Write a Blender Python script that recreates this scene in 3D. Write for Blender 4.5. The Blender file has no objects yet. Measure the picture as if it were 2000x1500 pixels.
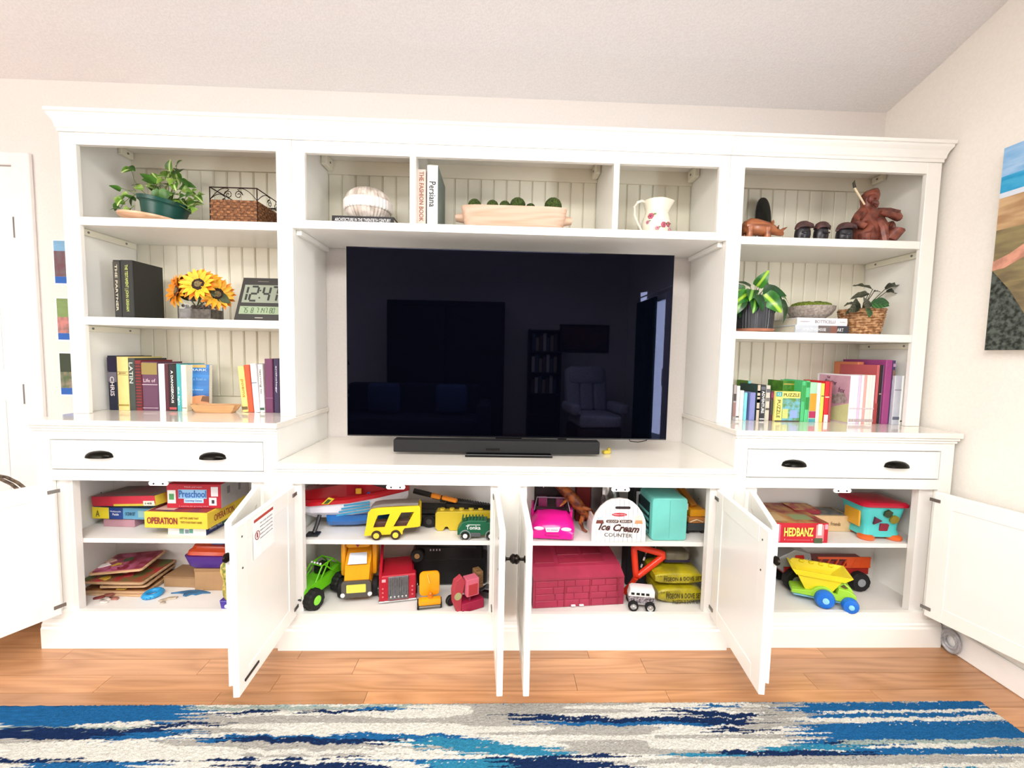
import bpy, bmesh, math, random
import numpy as np
from mathutils import Vector, Matrix, Euler
random.seed(7)
S = bpy.context.scene
COL = S.collection
PI = math.pi
R_ = math.radians

# ------------------------------------------------------------------ camera
CAM = dict(x=-.0498, y=-2.2225, z=1.2313, yaw=.0312, pit=-.0705, rol=.0204, f=831.74)
cy_, sy_ = math.cos(CAM['yaw']), math.sin(CAM['yaw']); cp_, sp_ = math.cos(CAM['pit']), math.sin(CAM['pit'])
cF = Vector((sy_*cp_, cy_*cp_, sp_)); cR0 = Vector((cy_, -sy_, 0)); cU0 = cR0.cross(cF)
cr_, sr_ = math.cos(CAM['rol']), math.sin(CAM['rol'])
cR = cR0*cr_ + cU0*sr_; cU = -cR0*sr_ + cU0*cr_
cC = Vector((CAM['x'], CAM['y'], CAM['z']))
cam_data = bpy.data.cameras.new('camera'); cam = bpy.data.objects.new('camera', cam_data); COL.objects.link(cam)
cam_data.sensor_width = 36; cam_data.lens = CAM['f']*36/2000; cam_data.clip_start = .05
m = Matrix.Identity(4)
for i in range(3):
    m[i][0] = cR[i]; m[i][1] = cU[i]; m[i][2] = -cF[i]; m[i][3] = cC[i]
cam.matrix_world = m
S.camera = cam

def at(u, v, x=None, y=None, z=None):
    """world point where the photo's pixel (u, v) meets a plane of the room"""
    d = cF + cR*((u-1000)/CAM['f']) + cU*((750-v)/CAM['f'])
    for i, q in enumerate((x, y, z)):
        if q is not None:
            return cC + d*((q-cC[i])/d[i])

# ------------------------------------------------------------------ world, lights, exposure
w = bpy.data.worlds.new('sky'); S.world = w; w.use_nodes = True
w.node_tree.nodes['Background'].inputs[0].default_value = (.80, .88, 1, 1)
w.node_tree.nodes['Background'].inputs[1].default_value = 2.2

def area(name, loc, size, energy, target, color=(1, 1, 1)):
    l = bpy.data.lights.new(name, 'AREA'); l.shape = 'RECTANGLE'; l.size, l.size_y = size
    l.energy = energy; l.color = color
    o = bpy.data.objects.new(name, l); COL.objects.link(o); o.location = loc
    o.rotation_euler = (Vector(target)-Vector(loc)).to_track_quat('-Z', 'Y').to_euler()
    return o
area('added_ceiling_fill', (-.3, -2.75, 2.49), (2.6, 1.5), 96, (-.3, -2.55, 0), (1, .985, .96))  # added overhead fill lamp; the ceiling has no opening here
area('sliding_door_daylight', (2.35, -3.35, 1.15), (2.0, 1.9), 190, (0, -2.2, 1.0), (.95, .98, 1))
area('added_left_fill', (-4.3, -2.6, 1.4), (2.4, 1.8), 38, (-1, -1.2, 1.0), (1, .985, .96))  # fill lamp added on the left side, no window is built there
area('added_rear_fill', (-3.35, -4.7, 1.35), (1.5, 1.9), 62, (0, 0, .7), (1, .99, .97))  # unseen fill lamp added in the rear corner, not a real window
S.view_settings.view_transform = 'Standard'; S.view_settings.look = 'None'
S.view_settings.gamma = 1; S.view_settings.use_curve_mapping = False
S.view_settings.exposure = .56

# ------------------------------------------------------------------ materials
def lin(c):
    if isinstance(c, str):
        c = [int(c[i:i+2], 16)/255 for i in (0, 2, 4)]
    return tuple((x/12.92 if x <= .04045 else ((x+.055)/1.055)**2.4) for x in c) + (1,)
MATS = {}
def mat(col, rough=.5, metal=0., var=.06, scale=18., bump=0., coat=0., stretch=(1, 1, 1), name=None, col2=None, spec=.5, trans=0., detail=3):
    key = (str(col), rough, metal, var, scale, bump, coat, stretch, str(col2), spec, trans)
    if key in MATS: return MATS[key]
    m = bpy.data.materials.new(name or 'paint'); m.use_nodes = True; nt = m.node_tree; N = nt.nodes; L = nt.links
    b = N['Principled BSDF']; b.inputs['Roughness'].default_value = rough; b.inputs['Metallic'].default_value = metal
    b.inputs['Coat Weight'].default_value = coat; b.inputs['Coat Roughness'].default_value = .08
    b.inputs['Specular IOR Level'].default_value = spec
    b.inputs['Transmission Weight'].default_value = trans
    c = lin(col)
    c2 = lin(col2) if col2 else tuple(x*(1-var*2) for x in c[:3])+(1,)
    tc = N.new('ShaderNodeTexCoord'); mp = N.new('ShaderNodeMapping'); mp.inputs['Scale'].default_value = stretch
    nz = N.new('ShaderNodeTexNoise'); nz.inputs['Scale'].default_value = scale; nz.inputs['Detail'].default_value = detail
    L.new(tc.outputs['Object'], mp.inputs[0]); L.new(mp.outputs[0], nz.inputs['Vector'])
    r = N.new('ShaderNodeValToRGB'); r.color_ramp.elements[0].position = .38; r.color_ramp.elements[1].position = .62
    r.color_ramp.elements[0].color = c2; r.color_ramp.elements[1].color = c
    L.new(nz.outputs['Fac'], r.inputs[0]); L.new(r.outputs[0], b.inputs['Base Color'])
    if bump:
        bp = N.new('ShaderNodeBump'); bp.inputs['Strength'].default_value = bump; bp.inputs['Distance'].default_value = .004
        L.new(nz.outputs['Fac'], bp.inputs['Height']); L.new(bp.outputs[0], b.inputs['Normal'])
    MATS[key] = m
    return m
def plastic(c, rough=.3): return mat(c, rough, var=.02, scale=9)
def paper(c): return mat(c, .6, var=.03, scale=30)
def ink(c): return mat(c, .55, var=.01, scale=10)
def metal(c='2a2623', rough=.35): return mat(c, rough, .85, var=.05)
WHITE = mat('f3f1ea', .32, var=.008, scale=6, coat=.15, name='cream_white_lacquer')
WHITE_IN = mat('eee9d6', .42, var=.01, scale=6, name='cream_white_interior')
CAB_IN = mat('ece8e2', .5, var=.01, scale=6, name='white_melamine')
TOPM = mat('f1ebe0', .12, var=.01, scale=4, coat=.6, name='glossy_top')
BLACK = plastic('101011', .35)
RUBBER = mat('0b0b0b', .7, var=.1, scale=60, bump=.1)
PAGES = mat('efe6d0', .8, var=.08, scale=220, stretch=(60, 1, 1), name='page_block')
CHROME = mat('c8c8c8', .2, .9, var=.03)

def wood(c1, c2, scale=3., rough=.45, axis='x', bump=.05, name='wood', rnd=True, coat=0., ring=1.):
    key = ('wood', c1, c2, scale, rough, axis, rnd, ring)
    if key in MATS: return MATS[key]
    m = bpy.data.materials.new(name); m.use_nodes = True; nt = m.node_tree; N = nt.nodes; L = nt.links
    b = N['Principled BSDF']; b.inputs['Roughness'].default_value = rough; b.inputs['Coat Weight'].default_value = coat
    b.inputs['Coat Roughness'].default_value = .15
    g = N.new('ShaderNodeNewGeometry'); oi = N.new('ShaderNodeObjectInfo')
    tc = N.new('ShaderNodeTexCoord')
    ad = N.new('ShaderNodeVectorMath'); ad.operation = 'ADD'
    ml = N.new('ShaderNodeVectorMath'); ml.operation = 'SCALE'; ml.inputs['Scale'].default_value = 37.
    cb = N.new('ShaderNodeCombineXYZ')
    for i in range(3): L.new(oi.outputs['Random'], cb.inputs[i])
    L.new(cb.outputs[0], ml.inputs[0]); L.new(g.outputs['Position'] if rnd else tc.outputs['Object'], ad.inputs[0]); L.new(ml.outputs[0], ad.inputs[1])
    mp = N.new('ShaderNodeMapping'); s = [8, 8, 8]; s['xyz'.index(axis)] = .9
    mp.inputs['Scale'].default_value = [q*scale/3 for q in s]; L.new(ad.outputs[0], mp.inputs[0])
    n1 = N.new('ShaderNodeTexNoise'); n1.inputs['Scale'].default_value = 1.0; n1.inputs['Detail'].default_value = 1.5; L.new(mp.outputs[0], n1.inputs['Vector'])
    mm = N.new('ShaderNodeMath'); mm.operation = 'MULTIPLY'; mm.inputs[1].default_value = 9*ring; L.new(n1.outputs['Fac'], mm.inputs[0])
    fr = N.new('ShaderNodeMath'); fr.operation = 'PINGPONG'; fr.inputs[1].default_value = .5; L.new(mm.outputs[0], fr.inputs[0])
    n2 = N.new('ShaderNodeTexNoise'); n2.inputs['Scale'].default_value = 12.; n2.inputs['Detail'].default_value = 4
    mp2 = N.new('ShaderNodeMapping'); s = [6, 6, 6]; s['xyz'.index(axis)] = .25; mp2.inputs['Scale'].default_value = s
    L.new(ad.outputs[0], mp2.inputs[0]); L.new(mp2.outputs[0], n2.inputs['Vector'])
    a2 = N.new('ShaderNodeMath'); a2.operation = 'MULTIPLY_ADD'; a2.inputs[1].default_value = .55; L.new(fr.outputs[0], a2.inputs[0])
    a3 = N.new('ShaderNodeMath'); a3.operation = 'MULTIPLY'; a3.inputs[1].default_value = .7; L.new(n2.outputs['Fac'], a3.inputs[0]); L.new(a3.outputs[0], a2.inputs[2])
    r = N.new('ShaderNodeValToRGB'); r.color_ramp.elements[0].position = .22; r.color_ramp.elements[1].position = .62
    r.color_ramp.elements[0].color = lin(c2); r.color_ramp.elements[1].color = lin(c1); L.new(a2.outputs[0], r.inputs[0])
    hs = N.new('ShaderNodeHueSaturation'); L.new(r.outputs[0], hs.inputs['Color'])
    mr = N.new('ShaderNodeMapRange'); mr.inputs[3].default_value = .82; mr.inputs[4].default_value = 1.12
    L.new(oi.outputs['Random'], mr.inputs[0]); L.new(mr.outputs[0], hs.inputs['Value'])
    L.new(hs.outputs[0], b.inputs['Base Color'])
    bp = N.new('ShaderNodeBump'); bp.inputs['Strength'].default_value = bump; bp.inputs['Distance'].default_value = .002
    L.new(a2.outputs[0], bp.inputs['Height']); L.new(bp.outputs[0], b.inputs['Normal'])
    MATS[key] = m
    return m

# ------------------------------------------------------------------ mesh builder
class MB:
    def __init__(s): s.b = bmesh.new(); s.M = Matrix.Identity(4)
    def _fin(s, vs, loc=None):
        mm = s.M if loc is None else s.M @ loc
        for v in vs: v.co = mm @ v.co
        return s
    def box(s, x0, x1, y0, y1, z0, z1, bev=0., seg=1):
        r = bmesh.ops.create_cube(s.b, size=1)['verts']
        for v in r: v.co = Vector(((x0+x1)/2+v.co.x*(x1-x0), (y0+y1)/2+v.co.y*(y1-y0), (z0+z1)/2+v.co.z*(z1-z0)))
        if bev:
            es = list({e for v in r for e in v.link_edges})
            q = bmesh.ops.bevel(s.b, geom=es, offset=bev, segments=seg, affect='EDGES', profile=.5)
            r = list({v for f in q['faces'] for v in f.verts} | {v for v in r if v.is_valid})
        return s._fin(r)
    def bar(s, p, q, wd, h=None, bev=0.):
        """rectangular bar from p to q"""
        p, q = Vector(p), Vector(q); d = q-p; l = d.length
        rot = d.to_track_quat('X', 'Z').to_matrix().to_4x4()
        old = s.M; s.M = old @ Matrix.Translation(p) @ rot; h = h or wd
        s.box(0, l, -wd/2, wd/2, -h/2, h/2, bev); s.M = old
        return s
    def prism(s, pts, a, b, axis='y', bev=0.):
        """polygon pts=[(p,q)] extruded along axis from a to b. axis y: pts are (x,z); x: (y,z); z: (x,y)"""
        def mk(p, q, t): return {'y': (p, t, q), 'x': (t, p, q), 'z': (p, q, t)}[axis]
        va = [s.b.verts.new(mk(p, q, a)) for p, q in pts]; vb = [s.b.verts.new(mk(p, q, b)) for p, q in pts]
        n = len(pts); fs = [s.b.faces.new(va), s.b.faces.new(vb[::-1])]
        for i in range(n): fs.append(s.b.faces.new((va[i], vb[i], vb[(i+1) % n], va[(i+1) % n])))
        bmesh.ops.recalc_face_normals(s.b, faces=fs)
        r = va+vb
        if bev:
            es = list({e for f in fs[:2] for e in f.edges})
            q = bmesh.ops.bevel(s.b, geom=es, offset=bev, segments=2, affect='EDGES', profile=.5)
            r = list({v for f in q['faces'] for v in f.verts} | {v for v in r if v.is_valid})
        return s._fin(r)
    def lathe(s, prof, c=(0, 0, 0), seg=28, axis='z', fn=None, sx=1., sy=1., cap=True):
        rot = {'z': Matrix.Identity(4), 'x': Matrix.Rotation(PI/2, 4, 'Y'), 'y': Matrix.Rotation(PI/2, 4, 'X')}[axis]
        rings = []
        for r, z in prof:
            ring = []
            for k in range(seg):
                a = 2*PI*k/seg; rr = r*(fn(a, z) if fn else 1)
                ring.append(s.b.verts.new((rr*math.cos(a)*sx, rr*math.sin(a)*sy, z)))
            rings.append(ring)
        fs = []
        for i in range(len(rings)-1):
            for k in range(seg):
                k2 = (k+1) % seg
                fs.append(s.b.faces.new((rings[i][k], rings[i][k2], rings[i+1][k2], rings[i+1][k])))
        if cap and prof[0][0] > 1e-5: fs.append(s.b.faces.new(rings[0][::-1]))
        if cap and prof[-1][0] > 1e-5: fs.append(s.b.faces.new(rings[-1]))
        vs = [v for r in rings for v in r]
        bmesh.ops.recalc_face_normals(s.b, faces=fs)
        s._fin(vs, Matrix.Translation(c) @ rot)
        bmesh.ops.remove_doubles(s.b, verts=vs, dist=1e-6)
        return s
    def cyl(s, c, r, h, axis='z', seg=24, bev=0.):
        p = [(r, -h/2), (r, h/2)] if not bev else [(r-bev, -h/2), (r, -h/2+bev), (r, h/2-bev), (r-bev, h/2)]
        return s.lathe(p, c, seg, axis)
    def ball(s, c, r, seg=16, n=9):
        r = r if hasattr(r, '__len__') else (r, r, r)
        vs = bmesh.ops.create_uvsphere(s.b, u_segments=seg, v_segments=n, radius=1)['verts']
        for v in vs: v.co = Vector((v.co.x*r[0], v.co.y*r[1], v.co.z*r[2]))+Vector(c)
        return s._fin(vs)
    def tube(s, pts, r, seg=8, closed=False, up=None):
        pts = [Vector(p) for p in pts]; n = len(pts); rings = []
        rs = r if hasattr(r, '__len__') else [r]*n
        up = Vector(up or (.13, .21, .97)).normalized()
        for i in range(n):
            d = (pts[(i+1) % n]-pts[i-1]) if closed else (pts[min(i+1, n-1)]-pts[max(i-1, 0)])
            d.normalize(); a = d.cross(up)
            if a.length < .05: a = d.cross(Vector((1, 0, 0)))
            a.normalize(); b = d.cross(a)
            rings.append([s.b.verts.new(pts[i]+(a*math.cos(2*PI*k/seg)+b*math.sin(2*PI*k/seg))*rs[i]) for k in range(seg)])
        fs = []
        for i in range(n if closed else n-1):
            A, B = rings[i], rings[(i+1) % n]
            for k in range(seg): fs.append(s.b.faces.new((A[k], A[(k+1) % seg], B[(k+1) % seg], B[k])))
        if not closed: fs += [s.b.faces.new(rings[0][::-1]), s.b.faces.new(rings[-1])]
        bmesh.ops.recalc_face_normals(s.b, faces=fs)
        return s._fin([v for q in rings for v in q])
    def loft(s, secs, cap=True):
        """secs: list of equal-length closed rings of 3-D points"""
        rings = [[s.b.verts.new(p) for p in q] for q in secs]; n = len(rings[0]); fs = []
        for i in range(len(rings)-1):
            for k in range(n): fs.append(s.b.faces.new((rings[i][k], rings[i][(k+1) % n], rings[i+1][(k+1) % n], rings[i+1][k])))
        if cap: fs += [s.b.faces.new(rings[0][::-1]), s.b.faces.new(rings[-1])]
        bmesh.ops.recalc_face_normals(s.b, faces=fs)
        return s._fin([v for q in rings for v in q])
    def mesh(s, name):
        me = bpy.data.meshes.new(name); s.b.to_mesh(me); s.b.free(); return me
    def build(s, name, material, parent=None, smooth=False, loc=None, rz=None, label=None):
        me = s.mesh(name); me.materials.append(material)
        if smooth:
            me.polygons.foreach_set('use_smooth', [True]*len(me.polygons))
            try: me.set_sharp_from_angle(angle=R_(38))
            except Exception: pass
        o = bpy.data.objects.new(name, me); COL.objects.link(o)
        if parent: o.parent = parent
        if loc is not None: o.location = loc
        if rz is not None: o.rotation_euler = (0, 0, rz)
        if label: o['label'] = label
        return o
def thing(name, label, cat, loc=(0, 0, 0), rz=0., group=None, rot=None):
    o = bpy.data.objects.new(name, None); o.empty_display_size = .05; COL.objects.link(o)
    o.location = loc; o.rotation_euler = rot or (0, 0, rz); o['label'] = label; o['category'] = cat
    if group: o['group'] = group
    return o
def tag(o, label, cat, group=None):
    o['label'] = label; o['category'] = cat
    if group: o['group'] = group
    return o
def struct(o): o['kind'] = 'structure'; return o
def inst(src, name, parent, mw):
    o = bpy.data.objects.new(name, src); COL.objects.link(o); o.parent = parent; o.matrix_local = mw; return o
FONTC = {}
def text(parent, s, wd, ht, M, material, name='lettering', shear=0., ext=.0006, bold=0., sp=1.):
    """letters fitted into wd x ht, centred on M; M's local z is the reading side"""
    key = (s, shear, bold, sp)
    if key not in FONTC:
        cu = bpy.data.curves.new('lettering', 'FONT'); cu.body = s; cu.shear = shear; cu.align_x = 'CENTER'
        cu.extrude = .01; cu.offset = bold; cu.resolution_u = 2; cu.space_character = sp
        ob = bpy.data.objects.new('lettering_source', cu); COL.objects.link(ob)
        me = bpy.data.meshes.new_from_object(ob); bpy.data.objects.remove(ob); FONTC[key] = me
    me = FONTC[key].copy()
    n = len(me.vertices); a = np.empty(n*3); me.vertices.foreach_get('co', a); a = a.reshape(-1, 3)
    mn, mx = a.min(0), a.max(0); c = (mn+mx)/2
    a = (a-c)*np.array([wd/max(1e-6, mx[0]-mn[0]), ht/max(1e-6, mx[1]-mn[1]), ext/.02])+np.array([0, 0, ext/2])
    me.vertices.foreach_set('co', a.ravel()); me.materials.clear(); me.materials.append(material)
    o = bpy.data.objects.new(name, me); COL.objects.link(o); o.parent = parent; o.matrix_local = M
    return o
RX90 = Matrix.Rotation(PI/2, 4, 'X')
def Mfront(x, y, z, roll=0.): return Matrix.Translation((x, y, z)) @ RX90 @ Matrix.Rotation(roll, 4, 'Z')          # faces -y
def Mright(x, y, z, roll=0.): return Matrix.Translation((x, y, z)) @ Matrix.Rotation(PI/2, 4, 'Z') @ RX90 @ Matrix.Rotation(roll, 4, 'Z')
def Mleft(x, y, z, roll=0.): return Matrix.Translation((x, y, z)) @ Matrix.Rotation(-PI/2, 4, 'Z') @ RX90 @ Matrix.Rotation(roll, 4, 'Z')
def Mtop(x, y, z, roll=0.): return Matrix.Translation((x, y, z)) @ Matrix.Rotation(roll, 4, 'Z')
def arc(cx, cz, r, a0, a1, n=8): return [(cx+r*math.cos(R_(a0+(a1-a0)*i/n)), cz+r*math.sin(R_(a0+(a1-a0)*i/n))) for i in range(n+1)]
def rrect(x0, x1, y0, y1, r, n=4):
    return arc(x1-r, y0+r, r, -90, 0, n)+arc(x1-r, y1-r, r, 0, 90, n)+arc(x0+r, y1-r, r, 90, 180, n)+arc(x0+r, y0+r, r, 180, 270, n)

# ------------------------------------------------------------------ the room
XR = 1.915; HC = 2.505; XL = -4.2; YB = -4.95
WALL = mat('e9e2dc', .9, var=.015, scale=90, bump=.25, name='wall_paint')
WALLR = mat('f6f0e7', .9, var=.015, scale=90, bump=.25, name='wall_paint_right')
CEIL = mat('efedec', .95, var=.03, scale=120, bump=.5, name='ceiling_texture')
TRIM = mat('f3f1ee', .4, var=.01)
struct(MB().box(XL-.1, XR+.1, 0, .1, -.02, HC+.05).build('wall_back', WALL))
rw = MB().box(XR, XR+.1, -2.25, 0, -.02, HC+.6).box(XR, XR+.1, -4.4, -2.25, 2.0, HC+.6).box(XR, XR+.1, YB, -4.4, -.02, HC+.6)
struct(rw.build('wall_right', WALLR))
struct(MB().box(XL-.1, XL, YB, 0, -.02, HC+.6).build('wall_left', WALL))
struct(MB().box(XL-.1, XR+.1, YB-.1, YB, -.02, HC+.6).build('wall_rear', WALL))
# flat ceiling at the wall that rises into a vault
cz = MB().prism([(0.0, HC), (-.25, HC+.062), (-1.4, HC+.42), (YB, HC+.5), (YB, HC+.6), (0, HC+.6)], XL-.1, XR+.1, 'x')
OAK = wood('c08c62', 'a27048', 2.6, .32, 'x', .04, 'oak_floor', coat=.25, ring=1.3)
fl = MB().box(XL-.1, XR+.1, YB-.1, 0.1, -.12, -.02).box(XL-.1, XR+.1, YB-.1, -1.4, -.0201, -.001).box(XL-.1, -3.4, -1.4, 0, -.0201, -.001)
floor = struct(fl.build('floor', OAK))
struct(cz.build('ceiling', CEIL))
plank_me = MB().box(0, 1, .01, .99, -.0195, 0, .0).mesh('plank'); plank_me.materials.append(OAK)
rp = random.Random(3); PW = .083
y = 0.
for r in range(17):
    x = -3.4 - rp.random()*.1*0
    while x < XR-.001:
        l = rp.uniform(.45, 1.25); x1 = min(x+l, XR)
        if XR-x1 < .2: x1 = XR
        o = bpy.data.objects.new('plank', plank_me); COL.objects.link(o); o.parent = floor
        o.location = (x+.0007, y-PW, 0); o.scale = (x1-x-.0014, PW, 1)
        x = x1
    y -= PW
struct(MB().box(XR-.014, XR, -2.25, 0, 0, .105, .004).build('baseboard_right', TRIM))
struct(MB().box(XL, -3.35, -.014, 0, 0, .105, .004).build('baseboard_back', TRIM))
# interior door on the back wall, far left
dr = struct(MB().box(-3.25, -2.435, -.012, 0, .01, 2.09, .002).build('door_1', TRIM))
dr2 = MB()
for z0, z1 in ((.2, .95), (1.1, 1.95)):
    for x0 in (-3.15, -2.80):
        dr2.box(x0, x0+.27, -.017, -.011, z0, z1, .004)
dr2.build('panel', TRIM, dr)
hm = metal('8d8a88', .3)
for z in (1.80, .98): MB().box(-2.438, -2.428, -.02, -.008, z-.05, z+.05, .001).build('hinge', hm, dr)
tr = MB().box(-2.43, -2.345, -.022, 0, 0, 2.155, .004).box(-3.34, -2.43, -.022, 0, 2.095, 2.155, .004).box(-3.34, -3.255, -.022, 0, 0, 2.0949, .004)
struct(tr.build('trim_1', TRIM))

# ------------------------------------------------------------------ wall unit
X1 = .934; W = .943; X0 = X1+W           # mirrored: left pier -X0..-X1
ZC = .938; S1 = 1.767; S2 = 1.353; SB = 1.779; ZCON = .781
Fd = -.349
def board_row(parent, x0, x1, z0, z1, yb, n):
    wd = (x1-x0)/n
    me = MB().prism([(.0012, 0), (.0012, -.004), (.004, -.006), (wd-.0065, -.006), (wd-.0045, -.0035), (wd-.003, -.006), (wd-.0012, -.004), (wd-.0012, 0)], 0, z1-z0, 'z').mesh('board')
    me.materials.append(WHITE_IN)
    for i in range(n):
        o = bpy.data.objects.new('board', me); COL.objects.link(o); o.parent = parent; o.location = (x0+wd*i, yb, z0)
def crown(name, xa, xb, capL, capR, parent):
    zb, zt = 2.105, 2.188
    prof = [(0, zb), (.004, zb), (.004, zb+.012), (.008, zb+.016), (.010, zb+.03), (.015, zb+.045), (.022, zb+.056), (.024, zb+.06), (.024, zb+.068), (.030, zb+.070), (.030, zt), (0, zt)]
    mb = MB(); secs = []
    # swept front run with mitred return at free end
    def ring(x, yy, dx, dy): return [(x+dx*p, yy-dy*p, z) for p, z in prof]
    if capL: secs.append(ring(xa, -.01, -1, 0)); secs.append(ring(xa, Fd, -1, 1))
    else: secs.append(ring(xa, Fd, 0, 1))
    if capR: secs.append(ring(xb, Fd, 1, 1)); secs.append(ring(xb, -.01, 1, 0))
    else: secs.append(ring(xb, Fd, 0, 1))
    mb.loft(secs); mb.box(xa, xb, Fd+.0, -.004, 2.165, zt-.002)
    return mb.build(name, WHITE, parent)
def screw(mb, x, y, z, axis='x'): mb.cyl((x, y, z), .005, .003, axis, 10)

def hutch(sg, label):
    """bookcase that stands on a base cabinet; sg -1 left, +1 right"""
    xa, xb = (-X0, -X1) if sg < 0 else (X1, X0)
    t = thing('bookcase_hutch', label, 'bookcase', ((xa+xb)/2, -.17, ZC+.0005)); ox, oy, oz = t.location
    def B(mb, n, mt=WHITE, **k):
        mb_ = mb.build(n, mt, t, **k)
        for v in mb_.data.vertices: v.co -= Vector((ox, oy, oz))
        return mb_
    e = .0006
    for a, b in ((xa+e, xa+.02), (xb-.02, xb-e)): B(MB().box(a, b, Fd+.02, -.004, oz, 2.165), 'side_panel')
    B(MB().box(xa+.02, xb-.02, Fd+.02, -.004, 2.1652, 2.18), 'top_panel', WHITE_IN)
    for a, b in ((xa+e, xa+.066), (xb-.066, xb-e)): B(MB().box(a, b, Fd, Fd+.02, oz, 2.105, .0015), 'stile')
    B(MB().box(xa+.066, xb-.066, Fd+.001, Fd+.02, 2.057, 2.105, .0), 'top_rail')
    B(MB().box(xa+.02, xb-.02, -.0095, -.004, oz, 2.165), 'back_panel', WHITE_IN)
    B(MB().box(xa+.02, xb-.02, -.026, -.0096, 2.10, 2.1651, .001), 'nailing_strip', WHITE_IN)
    B(MB().box(xa+.02, xb-.02, -.022, -.0096, oz, .985, .001), 'bottom_strip', WHITE_IN)
    n0 = len(bpy.data.objects)
    hold = bpy.data.objects.new('tmp', None)
    wd = (xb-xa-.04)/14
    me = MB().prism([(.0012, 0), (.0012, -.004), (.004, -.006), (wd-.0075, -.006), (wd-.0055, -.0030), (wd-.0035, -.006), (wd-.0012, -.004), (wd-.0012, 0)], 0, 1.11, 'z').mesh('board')
    me.materials.append(WHITE_IN)
    for i in range(14):
        o = bpy.data.objects.new('board', me); COL.objects.link(o); o.parent = t
        o.location = Vector((xa+.02+wd*i, -.0096, .988))-Vector((ox, oy, oz))
    bpy.data.objects.remove(hold)
    for zs in (S1, S2):
        sh = B(MB().box(xa+.021, xb-.021, Fd+.022, -.017, zs-.034, zs, .0015).box(xa+.0665, xb-.0665, Fd+.003, Fd+.0225, zs-.034, zs, .0015), 'shelf')
        for a, b, q in ((xa+.0205, xa+.036, xa+.0365), (xb-.036, xb-.0205, xb-.0365)):
            br = B(MB().box(a, b, Fd+.035, -.03, zs-.062, zs-.0345, .002), 'cleat', WHITE_IN)
            for yy in (-.09, Fd+.07):
                mb = MB(); screw(mb, q, yy, zs-.048); B(mb, 'screw', hm).parent = br
    for a, b, q in ((xa+.0205, xa+.04, xa+.0405), (xb-.04, xb-.0205, xb-.0405)):
        br = B(MB().box(a, b, -.10, -.03, 2.13, 2.1645, .004), 'corner_block', WHITE_IN)
        mb = MB(); screw(mb, q, -.065, 2.147); B(mb, 'screw', hm).parent = br
    c = crown('crown_moulding', xa+e, xb-e, sg < 0, sg > 0, t)
    for v in c.data.vertices: v.co -= Vector((ox, oy, oz))
    # pediment run under the crown
    return t
hutch(-1, 'tall cream bookcase top at the left, with potted ivy and sunflowers')
hutch(1, 'tall cream bookcase top at the right, with wood carvings and two potted plants')

def bridge():
    t = thing('bridge_shelf', 'wide cream three-bay top shelf bridging above the television', 'shelf', (0, -.17, SB-.034)); off = Vector(t.location)
    def B(mb, n, mt=WHITE):
        o = mb.build(n, mt, t)
        for v in o.data.vertices: v.co -= off
        return o
    a, b = -X1+.0006, X1-.0006
    B(MB().box(a, b, Fd+.02, -.004, SB-.034, SB, .001).box(a, b, Fd, Fd+.02, SB-.034, SB, .0015), 'shelf')
    for x0, x1 in ((a, a+.02), (b-.02, b)): B(MB().box(x0, x1, Fd+.02, -.004, SB, 2.165), 'side_panel')
    for x0, x1 in ((a, a+.052), (b-.046, b)): B(MB().box(x0, x1, Fd, Fd+.02, SB, 2.105, .0015), 'stile')
    for x0, x1 in ((-.443, -.417), (.428, .453)):
        B(MB().box(x0, x1, Fd, -.004, SB, 2.1649, .0015), 'divider')
    B(MB().box(a+.02, b-.02, Fd+.02, -.004, 2.1652, 2.18), 'top_panel', WHITE_IN)
    B(MB().box(a+.052, b-.046, Fd+.001, Fd+.02, 2.055, 2.105), 'top_rail')
    B(MB().box(a+.02, b-.02, -.0095, -.004, SB, 2.165), 'back_panel', WHITE_IN)
    edges = ((a+.0205, -.4435), (-.4165, .4275), (.4535, b-.0205))
    wd = .0655
    me = MB().prism([(.0012, 0), (.0012, -.004), (.004, -.006), (wd-.0075, -.006), (wd-.0055, -.0030), (wd-.0035, -.006), (wd-.0012, -.004), (wd-.0012, 0)], 0, .32, 'z').mesh('board')
    me.materials.append(WHITE_IN)
    for x0, x1 in edges:
        B(MB().box(x0, x1, -.026, -.0096, 2.10, 2.1651, .001), 'nailing_strip', WHITE_IN)
        n = int(round((x1-x0)/wd)); sc = (x1-x0)/(n*wd)
        for i in range(n):
            o = bpy.data.objects.new('board', me); COL.objects.link(o); o.parent = t
            o.location = Vector((x0+wd*sc*i, -.0096, SB+.0005))-off; o.scale = (sc, 1, 1)
    for x0, x1, q in ((edges[0][0], edges[0][0]+.03, edges[0][0]+.031), (edges[1][1]-.03, edges[1][1], edges[1][1]-.031), (edges[2][1]-.03, edges[2][1], edges[2][1]-.031)):
        br = B(MB().box(x0, x1, -.11, -.03, 2.11, 2.1645, .006), 'corner_block', WHITE_IN)
        mb = MB(); screw(mb, q, -.07, 2.135); B(mb, 'screw', hm).parent = br
    for x0, x1 in ((a, a+.022), (b-.022, b)):
        B(MB().box(x0, x1, Fd+.03, -.02, SB-.056, SB-.0345, .002), 'cleat', WHITE)
    c = crown('crown_moulding', a, b, False, False, t)
    for v in c.data.vertices: v.co -= off
bridge()

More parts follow.
